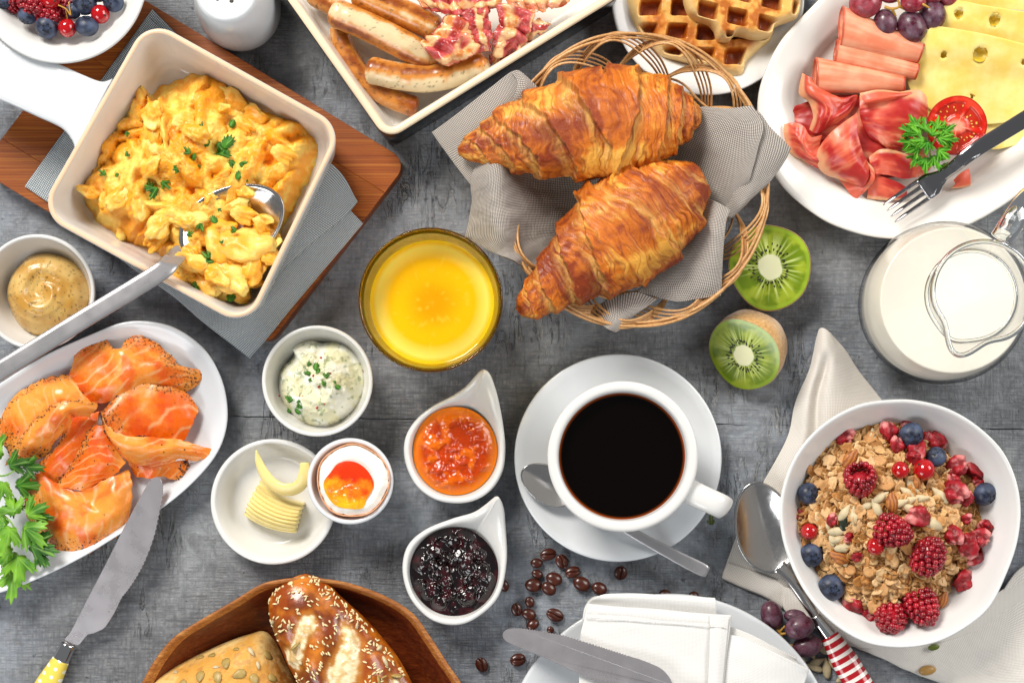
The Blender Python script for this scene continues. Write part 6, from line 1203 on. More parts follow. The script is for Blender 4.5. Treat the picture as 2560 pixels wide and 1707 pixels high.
pros('narrow cured ham flap turned over just under the short ham roll', [[(1440, 520, 3.3), (1540, 500, 3.5), (1650, 512, 3.4), (1720, 510, 3.2)], [(1465, 565, 3.5), (1560, 545, 3.7), (1660, 530, 3.5), (1740, 520, 3.2)], [(1480, 575, 3.2), (1570, 560, 3.4), (1660, 545, 3.3), (1740, 530, 3.1)]], 4, 'v0', -.5, .06)
pros('ruffled cured ham at the outer side of the heap', [[(1020, 690, 2.2), (1080, 680, 2.6), (1130, 700, 2.9), (1170, 760, 2.9), (1230, 750, 2.7)], [(1020, 760, 2.2), (1080, 760, 2.8), (1120, 790, 3.1), (1150, 830, 2.8), (1220, 820, 2.6)], [(1060, 850, 1.9), (1110, 850, 2.6), (1160, 870, 2.8), (1200, 880, 2.7), (1260, 850, 2.6)], [(1160, 900, 1.6), (1200, 920, 2.2), (1240, 930, 2.4), (1280, 920, 2.4), (1310, 900, 2.3)]], 5, 'u0', -.05, .22)
pros('bright red cured ham folded to a tall point in the middle', [[(1425, 628, 3.5), (1340, 690, 3.6), (1270, 750, 3.4), (1210, 830, 2.9)], [(1430, 740, 3.6), (1370, 790, 3.9), (1290, 840, 3.6), (1200, 900, 2.6)], [(1460, 850, 3.3), (1410, 890, 3.7), (1330, 930, 3.3), (1240, 960, 2.4)], [(1485, 920, 2.9), (1480, 970, 3.2), (1430, 1000, 2.8), (1330, 990, 2.0)], [(1480, 960, 2.6), (1480, 1000, 2.7), (1450, 1045, 2.2), (1400, 1020, 1.7)]], 6, 'u1', .0, .08)
pros('pinkish cured ham slice under the fork and the curly parsley', [[(1490, 870, 2.6), (1560, 830, 2.9), (1650, 840, 3.0), (1740, 870, 2.8), (1850, 900, 2.3)], [(1500, 920, 2.6), (1580, 890, 3.0), (1670, 900, 3.0), (1750, 920, 2.7), (1830, 940, 2.2)], [(1510, 970, 2.3), (1590, 970, 2.6), (1680, 990, 2.5), (1740, 985, 2.2), (1800, 970, 1.9)]], 7, 'v0', -.1, .12)
pros('pale peach end of cured ham nearest the plate edge', [[(1480, 890, 2.7), (1500, 950, 2.8), (1490, 1010, 2.7), (1440, 1060, 2.0)], [(1510, 960, 2.5), (1510, 1010, 2.6), (1480, 1050, 2.3), (1430, 1085, 1.7)], [(1310, 980, 1.7), (1360, 1040, 1.9), (1400, 1090, 1.7), (1430, 1112, 1.5)]], 8, 'u0', -.6, .12)
pros('salmon pink ham piece below the fork tines', [[(1500, 960, 2.2), (1580, 985, 2.3), (1650, 1010, 2.2), (1700, 1040, 2.0)], [(1490, 1030, 2.0), (1570, 1050, 2.1), (1640, 1070, 2.0), (1700, 1075, 1.8)], [(1480, 1100, 1.6), (1560, 1108, 1.7), (1620, 1108, 1.7), (1690, 1100, 1.6)]], 9, 'v1', -.35, .1)
pros('small orange ham corner showing beyond the fork', [[(1960, 1000, 1.8), (2000, 960, 2.0), (2045, 935, 2.0)], [(1970, 1020, 1.8), (2010, 1000, 2.0), (2055, 980, 1.9)], [(1950, 1045, 1.7), (2010, 1040, 1.7), (2055, 1030, 1.7)]], 10, 'v1', -.5, .05, 40, 30)
# ---- tomato half
M_TOM = foodmat('tomato_flesh', .16, .4, (1, .25, .1), .3, 5, .2, .04, .5, coat=.5); M_TSK = plain('tomato_skin', '#b81408', .18, coat=.4, sss=.1)
tmc = vC(1978, 697, 3.6); tr_ = vC.r(162, 3.6); tmt = thing('tomato_half', 'ripe red tomato half lying cut side up beside the curly parsley', 'tomato', (tmc[0], tmc[1], 1.5))
n, sg = 60, 160; th = np.linspace(0, TAU, sg, endpoint=False); tilt = rotm(R_(10), R_(-8), 0)
o_ = np.c_[tr_ * (1 + .02 * np.cos(3 * th)) * np.cos(th), tr_ * (1 + .015 * np.sin(2 * th)) * np.sin(th)]
V_, F_, S_ = heap(o_, np.zeros(2), 0, lambda x, y, s: .0 * x, n)
a_ = np.arctan2(V_[:, 1], V_[:, 0]) + .3; rr_ = S_ + .05 * fbm(V_[:, 0] * 1.2, V_[:, 1] * 1.2, 1)
sp_ = np.abs(np.sin(a_ * 2.0 + .4 * np.sin(a_))); loc_ = sst(.30, .42, rr_) * sst(.84, .74, rr_) * sst(.18, .4, sp_)
core = sst(.34, .12, rr_ + .12 * fbm(V_[:, 0] * 2, V_[:, 1] * 2, 3)) + .7 * sst(.2, .05, sp_) * sst(.6, .3, rr_)
cc = cmix(cmix('#cf1c0c', '#e8452a', sst(-.3, .4, fbm(V_[:, 0] * 2, V_[:, 1] * 2, 5))), '#b8240a', loc_ * .8); cc = cmix(cc, '#f2b79a', core * .85); cc = cmix(cc, '#ba1208', sst(.94, .985, S_))
V_[:, 2] += -.12 * loc_ + .03 * fbm(V_[:, 0] * 3, V_[:, 1] * 3, 0)
mk('cut_face', (V_ @ tilt.T + tmc, F_), M_TOM, tmt, col=cc)
Vs, Fs = loft([ring(o_ * s, z) for s, z in [(1.0, -.0), (1.012, -.12), (1.0, -.5), (.9, -1.2), (.7, -1.8), (.4, -2.1)]], False, True); mk('skin', (Vs @ tilt.T + tmc, Fs), M_TSK, tmt)
ps = []; rg = np.random.default_rng(2); M_TSEED = plain('tomato_seed', '#e8b04a', .25, coat=.4)
for k in range(46):
    a, q = rg.uniform(0, TAU), rg.uniform(.42, .72)
    if abs(math.sin((a + .3) * 2.0 + .4 * math.sin(a + .3))) < .35: continue
    v_, f_ = blob((0, 0, 0), (.055, .09, .04), 1); v_ = v_ @ rotm(0, 0, a - math.pi / 2).T + np.array([tr_ * q * math.cos(a), tr_ * q * math.sin(a), -.06]); ps.append((v_ @ tilt.T + tmc, f_))
mk('seeds', join(ps), M_TSEED, tmt, kind='stuff')
sprig('parsley_sprig', 'small curly bright green parsley sprig lying on the tomato half', [[(1840, 900, 3.2), (1825, 830, 3.7), (1810, 760, 3.9)], [(1825, 830, 3.7), (1880, 740, 4.2)], [(1825, 830, 3.7), (1760, 740, 4.0)]],
  [(1757, 700, 4.2, R_(25), .95, (-.2, 0), 0), (1730, 740, 4.1, R_(60), .9, (.1, .2), 0), (1725, 790, 4.0, R_(95), .9, (.1, .2), 0), (1775, 745, 4.6, R_(40), .85, (-.1, .1), 0), (1805, 720, 4.6, R_(0), .9, (0, .2), 0), (1870, 715, 4.5, R_(-20), .9, (-.1, 0), 0), (1905, 735, 4.4, R_(-55), .9, (.1, 0), 0), (1920, 775, 4.3, R_(-95), .85, (.2, .1), 0), (1880, 770, 4.7, R_(-70), .9, (0, .1), 0), (1770, 820, 4.2, R_(110), .95, (.1, 0), 0), (1765, 865, 3.9, R_(140), .9, (.1, .1), 0), (1810, 880, 3.9, R_(180), .95, (.3, 0), 0), (1850, 870, 4.1, R_(-165), .95, (.1, .1), 0), (1880, 835, 4.3, R_(-120), .95, (.1, .2), 0), (1820, 790, 4.9, R_(160), .8, (0, 0), 0), (1845, 750, 4.9, R_(-10), .8, (0, 0), 0), (1795, 780, 4.8, R_(80), .8, (0, .1), 0), (1890, 930, 2.6, R_(-110), .8, (0, 0), 0)], vC, ('#2f8412', '#78c236'), .14, 9, 3, .3)
# ---- fork
M_FORK = steel('polished_fork', '#a8a6a8', .08)
fk = thing('fork', 'polished steel fork with its tines resting on the cured ham', 'fork', vC(1900, 980, 2.4))
fx = cr([vC(1790, 1055, 3.0), vC(1840, 1020, 2.9), vC(1900, 975, 3.1), vC(1960, 930, 3.5), vC(2020, 880, 3.9), vC(2110, 815, 4.1), vC(2352, 665, 4.3), vC(2500, 575, 4.3)], 70); q = np.linspace(0, 1, 70)
mk('handle', flatbar(fx, np.interp(q, [0, .05, .15, .22, .3, .42, 1], [.78, .86, .85, .62, .42, .44, .6]), np.interp(q, [0, .3, 1], [.09, .16, .17])), M_FORK, fk)
for i in range(4):
    s = (i - 1.5) * .47; d_ = (fx[0] - fx[6])[:2]; d_ /= np.linalg.norm(d_); pr = np.array([-d_[1], d_[0]])
    b = fx[1] + np.array([*(pr * s), 0]); tp = [b, b + np.array([*(d_ * .9), .02]), b + np.array([*(d_ * 2.0), .12]), b + np.array([*(d_ * 3.0), .45])]
    mk('tine', tube(cr(tp, 24), np.c_[np.interp(np.linspace(0, 1, 24), [0, .8, 1], [.15, .12, .04]), np.interp(np.linspace(0, 1, 24), [0, 1], [.1, .05])], 10, up=(0, 0, 1)), M_FORK, fk)
# ================================================================== kiwi halves
M_KIWI = foodmat('kiwi_flesh', .22, .3, (1, 1, .2), .25, 6, .15, .04, .5, coat=.35); M_KSK = N('kiwi_skin', .85)
M_KSK.set('Base Color', M_KSK.ramp(M_KSK.noise(4, 5, .7), [(.3, '#a87434'), (.55, '#d0a05c'), (.75, '#e4c08a')])); M_KSK.set('Sheen Weight', .6); M_KSK.bump(M_KSK.noise(14, 4), .6, .05); M_KSK = M_KSK.m
M_KSEED = plain('kiwi_seed', '#120d0a', .25, coat=.3)
def kiwi(label, cpx, rx, ry, rz, tilt, h, depth, seed):
    c = vK(*cpx, h); t = thing('kiwi_half', label, 'kiwi', (c[0], c[1], 0)); a, b = vK.r(rx, h), vK.r(ry, h); sg = 220
    th = np.linspace(0, TAU, sg, endpoint=False); k = 1 + .02 * np.sin(3 * th + seed) + .012 * np.sin(5 * th)
    o_ = np.c_[a * k * np.cos(th), b * k * np.sin(th)]; M3 = rotm(*tilt) @ rotm(0, 0, rz)
    V_, F_, S_ = heap(o_, np.zeros(2), 0, lambda x, y, s: .1 * (1 - s ** 4), 80)
    A_ = np.arctan2(V_[:, 1] / b, V_[:, 0] / a); rr_ = S_
    ray = vn(np.cos(A_) * 14, np.sin(A_) * 14, seed) * .6 + .4 * vn(np.cos(A_) * 30, np.sin(A_) * 30, seed)
    cr2 = .29 + .04 * fbm(np.cos(A_) * 1.6, np.sin(A_) * 1.6, seed)
    cc = cmix('#6c8610', '#9cac2a', sst(-.3, .4, fbm(V_[:, 0] * 1.5, V_[:, 1] * 1.5, seed)))
    cc = cmix(cc, '#d3df84', sst(-.05, .35, ray) * sst(.9, .5, rr_) * sst(.22, .34, rr_) * .85)
    cc = cmix(cc, '#4a5c10', sst(-.0, -.5, ray) * sst(.62, .45, rr_) * sst(.25, .34, rr_) * .8)
    cc = cmix(cc, '#ecebc0', sst(cr2 + .03, cr2 - .02, rr_)); cc = cmix(cc, '#9cb832', sst(.86, .93, rr_) * .6); cc = cmix(cc, '#7d6a22', sst(.975, 1, rr_))
    mk('flesh', (V_ @ M3.T + c, F_), M_KIWI, t, col=cc)
    pr = [(1.0, 0), (1.012, -.05), (1.0, -depth * .3), (.92, -depth * .6), (.74, -depth * .85), (.45, -depth * .98), (.1, -depth)]
    Vs, Fs = loft([ring(o_ * s, z) for s, z in pr], False, True); mk('skin', (Vs @ M3.T + c, Fs), M_KSK, t)
    rg = np.random.default_rng(int(seed * 10)); ps = []
    for j in range(58):
        A0 = TAU * j / 58 + rg.uniform(-.05, .05); q = rg.uniform(.35, .56) if j % 2 else rg.uniform(.33, .44)
        v_, f_ = blob((0, 0, 0), (.115, .055, .04), 1); v_ = v_ @ rotm(0, 0, A0).T + np.array([a * q * math.cos(A0), b * q * math.sin(A0), .1 * (1 - q ** 4) + .0]); ps.append((v_ @ M3.T + c, f_))
    mk('seeds', join(ps), M_KSEED, t, kind='stuff')
kiwi('kiwi half with its cut face up, touching the edge of the basket', (532, 540), 288, 306, .3, (R_(4), R_(-4), 0), 2.6, 2.4, 1.0)
kiwi('kiwi half tilted so its pale brown skin shows behind the cut face', (345, 1165), 268, 280, .2, (R_(27), R_(-31), 0), 2.5, 3.5, 2.0)
# ================================================================== berries and grapes (one of each built, then copied)
def berrymat(name, c1, c2, bloom, amt, rough=.35, sss=.2, coat=.0, dull=.6):
    n = N(name, rough); g = n.noise(2.4, 4, .6); b_ = n.ramp(n.noise(1.6, 5, .7), [(.38, 0.0), (.66, 1.0)])
    c = n.mix(n.ramp(g, [(.35, 0.0), (.7, 1.0)]), c1, c2); n.set('Base Color', n.mix(n.math('MULTIPLY', b_, amt), c, bloom))
    n.set('Roughness', n.ramp(b_, [(0.0, rough), (1.0, dull)])); n.set('Coat Weight', coat); n.set('Coat Roughness', .08)
    if sss: n.sss(sss, (1, .3, .3), .3)
    n.bump(g, .08, .03); return n.m
M_BLUE = berrymat('blueberry_skin', '#101322', '#1e263e', '#6f82a6', .38, .38, 0)
M_BLUED = plain('blueberry_calyx', '#0b0c14', .6)
M_RED = plain('redcurrant_skin', '#b80c14', .12, sss=.35, coat=.6, vary=.25)
M_TIP = plain('dried_blossom_end', '#3c2410', .7)
M_GRP = berrymat('dark_grape_skin', '#3a0f20', '#5c1c30', '#9a7f92', .35, .25, .2, .15)
M_GRR = berrymat('red_grape_skin', '#7c1428', '#a8283c', '#c08c94', .25, .2, .3, .2)
M_RASP = N('raspberry_flesh', .3); M_RASP.set('Base Color', M_RASP.mix(M_RASP.ramp(M_RASP.noise(2.2, 3), [(.35, 0.0), (.7, 1.0)]), '#7c0616', '#b8182a')); M_RASP.sss(.35, (1, .2, .2), .25); M_RASP.set('Coat Weight', .3); M_RASP.set('Coat Roughness', .2); M_RASP = M_RASP.m
USED = {k: [] for k in 'blue curr rasp almond sun straw bean oat table'.split()}
KB = {}
def proto(kind):
    if kind in KB: return KB[kind]
    if kind == 'blue':
        v, f = ico(4); v = v.copy(); zt = v[:, 2]; d = np.hypot(v[:, 0], v[:, 1]); v[:, 2] *= .86; v[:, 2] -= .1 * np.exp(-(d / .3) ** 2) * (zt > 0)
        o = mk('blueberry', (v * .5, f), M_BLUE, loc=(0, 0, 0), cat='blueberry')
        th = np.linspace(0, TAU, 40, endpoint=False); st = 1 + .42 * np.cos(5 * th); rr = [(.0, .36), (.10, .36), (.13, .375), (.16, .40), (.145, .408), (.11, .385), (.06, .372), (.0, .37)]
        R_ = [np.c_[r * (1 if r < .12 else st) * np.cos(th), r * (1 if r < .12 else st) * np.sin(th), np.full(40, z + .0)] for r, z in rr]; mk('calyx', loft(R_), M_BLUED, o)
    if kind == 'curr':
        o = mk('redcurrant', blob((0, 0, 0), (.5, .5, .48), 4, .02, 2), M_RED, loc=(0, 0, 0), cat='redcurrant'); mk('blossom_end', blob((0, 0, .48), (.07, .06, .06), 2, .5, 3), M_TIP, o)
    if kind == 'rasp':
        ps = []; rg = np.random.default_rng(3)
        for k, (r, z, n_) in enumerate([(.40, -.36, 13), (.44, -.18, 14), (.435, .0, 14), (.40, .17, 12), (.33, .33, 10), (.23, .46, 7), (.1, .55, 4)]):
            for j in range(n_):
                a = TAU * (j + .5 * (k % 2)) / n_ + rg.uniform(-.06, .06); s_ = rg.uniform(.088, .118); ps.append(blob((r * math.cos(a), r * math.sin(a), z + rg.uniform(-.025, .025)), (s_, s_, s_), 2, .06, 2, k * 20 + j))
        ps.append(blob((0, 0, 0.14), (.38, .38, .38), 3)); v, f = join(ps); o = mk('raspberry', (v, f), M_RASP, loc=(0, 0, 0), cat='raspberry')
    if kind == 'almond':
        n = N('almond_skin', .5); w_ = n.wave(1.4, n.co((1, 1, 1)), 4, 'X', 3, 2); n.set('Base Color', n.mix(w_, '#8a4a1c', '#b97434')); n.bump(w_, .35, .04)
        v, f = ico(4); v = v.copy(); y = v[:, 1]; tp = 1 - .35 * sst(-.1, 1, y); v[:, 0] *= .62 * tp; v[:, 2] *= .42 * tp; o = mk('almond', (v * .62, f), n.m, loc=(0, 0, 0), cat='almond')
    if kind == 'sun':
        v, f = ico(3); v = v.copy(); tp = 1 - .55 * sst(-.2, 1, v[:, 1]); v[:, 0] *= .42 * tp; v[:, 2] *= .3 * tp; v *= (1 + .04 * fbm(v[:, 0] * 4, v[:, 1] * 4, v[:, 2] * 4))[:, None]; o = mk('sunflower_seed', (v * .5, f), M_SUN, loc=(0, 0, 0), cat='sunflower seed')
    if kind == 'straw':
        v, f = ico(4); v = v.copy(); k_ = 1 + .55 * fbm(v[:, 0] * 1.3, v[:, 1] * 1.3, v[:, 2] * 1.3 + 2, 3) + .1 * fbm(v[:, 0] * 5, v[:, 1] * 5, v[:, 2] * 5); v = v * k_[:, None] * np.array([1, .8, .6])
        cc = cmix(cmix('#7a040c', '#a61222', sst(-.3, .4, fbm(v[:, 0] * 2, v[:, 1] * 2, v[:, 2] * 2))), '#e08a86', sst(.45, .85, v[:, 0] + .5 * fbm(v[:, 0] * 3, v[:, 1] * 3, 2)))
        o = mk('strawberry_piece', (v * .5, f), foodmat('dried_strawberry', .45, .2, (1, .3, .3), .2, 8, .5, .04), loc=(0, 0, 0), col=cc, cat='strawberry piece')
    if kind == 'bean':
        n = N('roasted_coffee_bean', .28); n.set('Base Color', n.mix(n.noise(3, 4), '#2a0f08', '#5a2614')); n.set('Coat Weight', .3); n.set('Coat Roughness', .2); n.bump(n.noise(5, 4), .2, .04)
        v, f = ico(5); v = v.copy(); x, y = v[:, 0], v[:, 1]; up = v[:, 2] > 0
        v[:, 0] *= .72; v[:, 2] *= np.where(up, .42, .58); g = np.exp(-((v[:, 0] - .09 * np.sin(y * 3)) / .075) ** 2) * up * sst(1, .8, np.abs(y)); v[:, 2] -= .26 * g
        o = mk('coffee_bean', (v * .5, f), n.m, loc=(0, 0, 0), cat='coffee bean')
    KB[kind] = o; return o
def put(kind, loc, rot, s, label, group=None): return place(proto(kind), USED[kind], loc, rot, s, label, group)
def dia(vw, r, h): return 2 * vw.r(r, h)
# ---- berries in the bowl at the top corner
BG = 'berries in the wide rimmed bowl'
for x, y, r, rot, lb in [(305, 180, 74, (.3, .25, 0), 'large pale blueberry showing its star, lowest in the berry bowl'), (568, 172, 76, (-1.0, .3, 0), 'pale blueberry beside the bottom redcurrant in the berry bowl'), (178, 105, 62, (1.2, -.5, 0), 'dark blueberry between the bowl rim and a raspberry'), (553, 20, 80, (.2, .4, 0), 'biggest frosted blueberry next to the redcurrant stem'), (740, 10, 72, (.5, -.5, 0), 'blueberry nearest the inner bowl wall by the dark currant'), (480, 75, 55, (1, 1, 0), 'shaded blueberry under the redcurrant stem'), (20, 10, 55, (1, .3, 0), 'blueberry cut by the photo edge in the berry bowl'), (640, -50, 70, (1, .3, 0), 'blueberry mostly cut off by the top frame')]:
    put('blue', vA(x, y, 6.9), rot, dia(vA, r, 6.9), lb, BG)
for x, y, r, h, lb in [(440, 185, 60, 6.9, 'bright redcurrant between two pale blueberries in the bowl'), (330, 0, 62, 7.4, 'shining redcurrant on top of the raspberries at the photo edge'), (655, 95, 62, 6.8, 'dark redcurrant close to the rim of the berry bowl')]:
    put('curr', vA(x, y, h), (.8, .2, 1), dia(vA, r, h), lb, BG)
for x, y, r, h, rot, lb in [(215, 15, 95, 6.9, (.6, .4, 0), 'pinkish raspberry at the frame edge of the berry bowl'), (310, 80, 90, 6.6, (.9, -.3, 1), 'raspberry under the redcurrants in the berry bowl'), (90, 10, 70, 6.4, (.5, 0, 2), 'shaded raspberry at the far side of the berry bowl'), (420, 60, 70, 6.2, (.5, 0, 2), 'half hidden raspberry behind the redcurrant stem')]:
    put('rasp', vA(x, y, h), rot, dia(vA, r, h), lb, BG)
M_TWIG = plain('currant_stem', '#b98a34', .5)
mk('currant_stem', tube(cr([vA(380, 35, 7.6), vA(430, 60, 7.5), vA(460, 100, 7.4), vA(455, 60, 7.5), vA(450, 15, 7.6)], 30), .05, 8), M_TWIG, label='thin yellowish redcurrant stem among the bowl of berries', cat='stem')
mk('currant_stem', tube(cr([vA(430, 70, 7.4), vA(438, 110, 7.2), vA(440, 140, 7.0)], 12), .035, 8), M_TWIG, label='tiny stalk of the bright redcurrant in the bowl', cat='stem')
# ---- grapes
def grapes(name, label, spots, stems, vw, c):
    t = thing(name, label, 'grapes', c)
    for x, y, rx, ry, h, rz, m_ in spots:
        v, f = blob((0, 0, 0), (1, 1, .95), 4, .03, 1.2, x); v = v * np.array([vw.r(rx, h), vw.r(ry, h), vw.r(min(rx, ry), h)]); mk('grape', (v @ rotm(0, 0, rz).T + vw(x, y, h), f), m_, t)
    for s in stems: mk('stem', tube(cr([vw(*q) for q in s], 20), np.linspace(.11, .07, 20), 8), M_TWIG, t)
    return t
grapes('grape_bunch', 'bunch of red and purple grapes on the platter at the top edge', [(1472, 20, 92, 80, 3.2, 0, M_GRR), (1582, 128, 66, 76, 3.0, .15, M_GRP), (1730, 150, 80, 92, 3.0, .5, M_GRP), (1842, 85, 76, 82, 3.0, .3, M_GRP), (1738, 10, 72, 60, 3.9, 0, M_GRR), (1610, -30, 66, 50, 3.5, 0, M_GRR), (1930, -20, 60, 60, 3.0, 0, M_GRR), (1850, -40, 70, 60, 3.4, .4, M_GRR)],
       [[(1580, 40, 3.6), (1620, 50, 3.8), (1660, 35, 3.9), (1640, -30, 4.0)], [(1620, 50, 3.8), (1640, 90, 3.5)], [(1780, 20, 4.2), (1800, 30, 4.4), (1825, 45, 4.3)], [(1660, 35, 3.9), (1700, 60, 3.6)]], vC, vC(1660, 60, 1.7))
grapes('grape_bunch', 'four dusky purple grapes on a stem lying beside the striped handle', [(445, 1237, 53, 72, 1.25, .25, M_GRP), (560, 1243, 56, 34, 1.2, -.15, M_GRP), (580, 1297, 74, 57, 1.9, .35, M_GRP), (618, 1388, 74, 54, 1.25, .2, M_GRP)],
       [[(470, 1305, 1.3), (490, 1330, 1.3), (500, 1390, 1.0)], [(490, 1330, 1.3), (520, 1325, 1.5)], [(500, 1380, 1.1), (550, 1385, 1.2)], [(485, 1315, 1.3), (510, 1290, 1.3)]], vH, vH(520, 1310, 0))
# ================================================================== white linen under the granola bowl
lw = thing('white_linen', 'off white linen napkin spread under the granola bowl with a pointed fold', 'napkin', vH(900, 800, .0))
Hh = lambda x, y, h: vH(x, y, h); Kk = lambda x, y, h: vK(x, y, h)
cloth_part('pointed_fold', [[Kk(868, 1040, .8), Kk(885, 985, 1.2), Kk(915, 975, 1.6), Kk(955, 1005, 1.7), Kk(985, 1040, 1.4)], [Kk(845, 1160, .7), Kk(880, 1130, 1.5), Kk(925, 1120, 2.0), Kk(985, 1130, 1.9), Kk(1070, 1140, 1.2)], [Kk(810, 1290, .5), Kk(860, 1270, 1.4), Kk(930, 1260, 1.2), Kk(985, 1260, 1.9), Kk(1170, 1290, .8)], [Kk(720, 1490, .4), Kk(800, 1490, 1.3), Kk(870, 1490, .8), Kk(970, 1490, 1.8), Kk(1340, 1500, .6)], [Hh(520, 380, .3), Hh(590, 420, 1.0), Hh(660, 420, .6), Hh(740, 420, 1.4), Hh(1100, 360, .5)], [Hh(400, 600, .3), Hh(500, 620, .5), Hh(620, 620, .5), Hh(760, 620, .6), Hh(1100, 620, .45)], [Hh(300, 790, .2), Hh(420, 800, .4), Hh(600, 800, .4), Hh(760, 800, .4), Hh(1100, 800, .4)], [Hh(205, 1040, .15), Hh(300, 1085, .3), Hh(420, 1130, .3), Hh(540, 1200, .3), Hh(800, 1330, .3)]], M_LINEN_W, lw, 110, 150, .1, .05, .7, 2)
cloth_part('hemmed_edge', [[Hh(232, 985, .34), Hh(350, 1020, .42), Hh(470, 1070, .46), Hh(560, 1150, .44)], [Hh(206, 1048, .30), Hh(310, 1092, .42), Hh(420, 1135, .44), Hh(505, 1190, .4)], [Hh(210, 1062, .12), Hh(300, 1105, .16), Hh(410, 1150, .18), Hh(500, 1208, .18)]], M_LINEN_W, lw, 60, 24, .08, .02, .7, 3)
cloth_part('lower_layer', [[Hh(500, 1100, .5), Hh(800, 1150, .7), Hh(1200, 1200, .7), Hh(1500, 1150, .7), Hh(1760, 960, .6)], [Hh(510, 1215, .5), Hh(800, 1330, .8), Hh(1200, 1330, .8), Hh(1500, 1220, .8), Hh(1760, 1050, .7)], [Hh(640, 1280, .4), Hh(850, 1390, .5), Hh(1200, 1380, .6), Hh(1500, 1290, .6), Hh(1760, 1180, .5)]], M_LINEN_W, lw, 90, 50, .1, .05, .6, 5)
cloth_part('right_layer', [[Hh(820, 1330, .30), Hh(1000, 1370, .55), Hh(1200, 1360, .5), Hh(1450, 1270, .5), Hh(1640, 1020, .8), Hh(1760, 980, .8)], [Hh(850, 1390, .25), Hh(1050, 1450, .4), Hh(1250, 1440, .6), Hh(1480, 1380, .7), Hh(1680, 1340, .5), Hh(1780, 1330, .5)], [Hh(1000, 1440, .2), Hh(1150, 1520, .35), Hh(1300, 1530, .6), Hh(1500, 1490, .4), Hh(1680, 1470, .7), Hh(1800, 1470, .6)], [Hh(1120, 1500, .15), Hh(1280, 1570, .3), Hh(1420, 1620, .5), Hh(1560, 1640, .4), Hh(1700, 1650, .6), Hh(1820, 1660, .5)]], M_LINEN_W, lw, 110, 90, .1, .08, .8, 7)
# ================================================================== granola
M_OAT = N('oat_flake', .6); M_OAT.set('Base Color', M_OAT.mix(M_OAT.rnd(), M_OAT.mix(M_OAT.noise(4, 3), '#96581e', '#d49448'), M_OAT.mix(M_OAT.noise(4, 3), '#cf9a58', '#f6dcae'))); M_OAT.bump(M_OAT.noise(10, 3), .3, .03); M_OAT = M_OAT.m
go = closed(vH.pts([(1050, 258), (980, 270), (900, 292), (830, 320), (760, 375), (700, 430), (640, 500), (605, 590), (580, 680), (560, 780), (575, 880), (610, 960), (660, 1040), (720, 1120), (800, 1190), (880, 1240), (960, 1300), (1060, 1310), (1180, 1280), (1290, 1210), (1340, 1120), (1400, 1040), (1470, 950), (1520, 870), (1500, 760), (1470, 640), (1420, 540), (1340, 460), (1240, 370), (1140, 290)], 4.2)[:, :2], 260); gcn = vH(1030, 800, 4.2)[:2]
def gr_h(x, y, s): return 2.9 * (1 - s ** 2.2) + .18 * fbm(x * 1.2, y * 1.2, 1, 3) + .15 * fbm(x * 5, y * 5, 2, 2)
GV, GF, GS = heap(go, gcn, 2.0, gr_h, 90)
gcol = cmix('#4e2a10', '#9a6630', sst(-.4, .4, fbm(GV[:, 0] * 5, GV[:, 1] * 5, 3)))
mk('granola_base', (GV, GF), foodmat('granola_crumb', .7, 0, bscale=9, bstr=.8, bdist=.08), loc=(*gcn, 2.0), col=gcol, kind='stuff', label='loose toasted granola crumbs filling the bowl', cat='granola')
def gz(x, y):
    i = np.argmin((GV[:, 0] - x) ** 2 + (GV[:, 1] - y) ** 2); return GV[i, 2]
def flake(seed):
    rg = np.random.default_rng(seed); n, k = 14, 3; th = np.linspace(0, TAU, n, endpoint=False); R_ = 1 + .13 * rg.normal(size=n)
    V_ = [np.array([[0, 0, .10]])]
    for j in range(1, k + 1):
        q = j / k; x, y = np.cos(th) * R_ * q * .3, np.sin(th) * R_ * q * .4
        V_.append(np.c_[x, y, .10 - .05 * q + .45 * x * x * rg.uniform(.5, 2) - .05 * np.exp(-(x / .05) ** 2) + .02 * rg.normal(size=n)])
    V_.append(V_[-1] * np.array([.9, .9, 1]) - np.array([0, 0, .09])); V_ = np.vstack(V_)
    F_ = [[0, 1 + i, 1 + (i + 1) % n] for i in range(n)]
    for j in range(k):
        a, b = 1 + j * n, 1 + (j + 1) * n; F_ += [[a + i, b + i, b + (i + 1) % n, a + (i + 1) % n] for i in range(n)]
    F_.append([1 + k * n + i for i in range(n)][::-1]); return V_, F_
FL = [flake(k) for k in range(8)]; FO = {}
rg = np.random.default_rng(77); occupied = []
def inside():
    a = rg.uniform(0, TAU); q = math.sqrt(rg.uniform(0, 1)); i = int(a / TAU * len(go)) % len(go); return gcn + (go[i] - gcn) * q * .99
ps = []
for k in range(1500):
    x, y = inside(); v, f = FL[k % 8]; s = rg.uniform(.75, 1.2); ps.append((v * s @ rotm(rg.uniform(-.7, .7), rg.uniform(-.7, .7), rg.uniform(0, 6.3)).T + np.array([x, y, gz(x, y) + rg.uniform(-.05, .12)]), f))
half = len(ps) // 2; M_OATB = plain('oat_flake_toasted', '#b67c3a', .6, vary=.45, bscale=9, bstr=.3); M_OATC = plain('oat_flake_pale', '#deb074', .6, vary=.35, bscale=9, bstr=.3)
mk('small_flakes', join(ps[:half]), M_OATB, kind='stuff', label='small toasted oat flakes covering the granola heap', cat='granola')
mk('small_flakes', join(ps[half:]), M_OATC, kind='stuff', label='small pale oat flakes mixed through the granola heap', cat='granola')
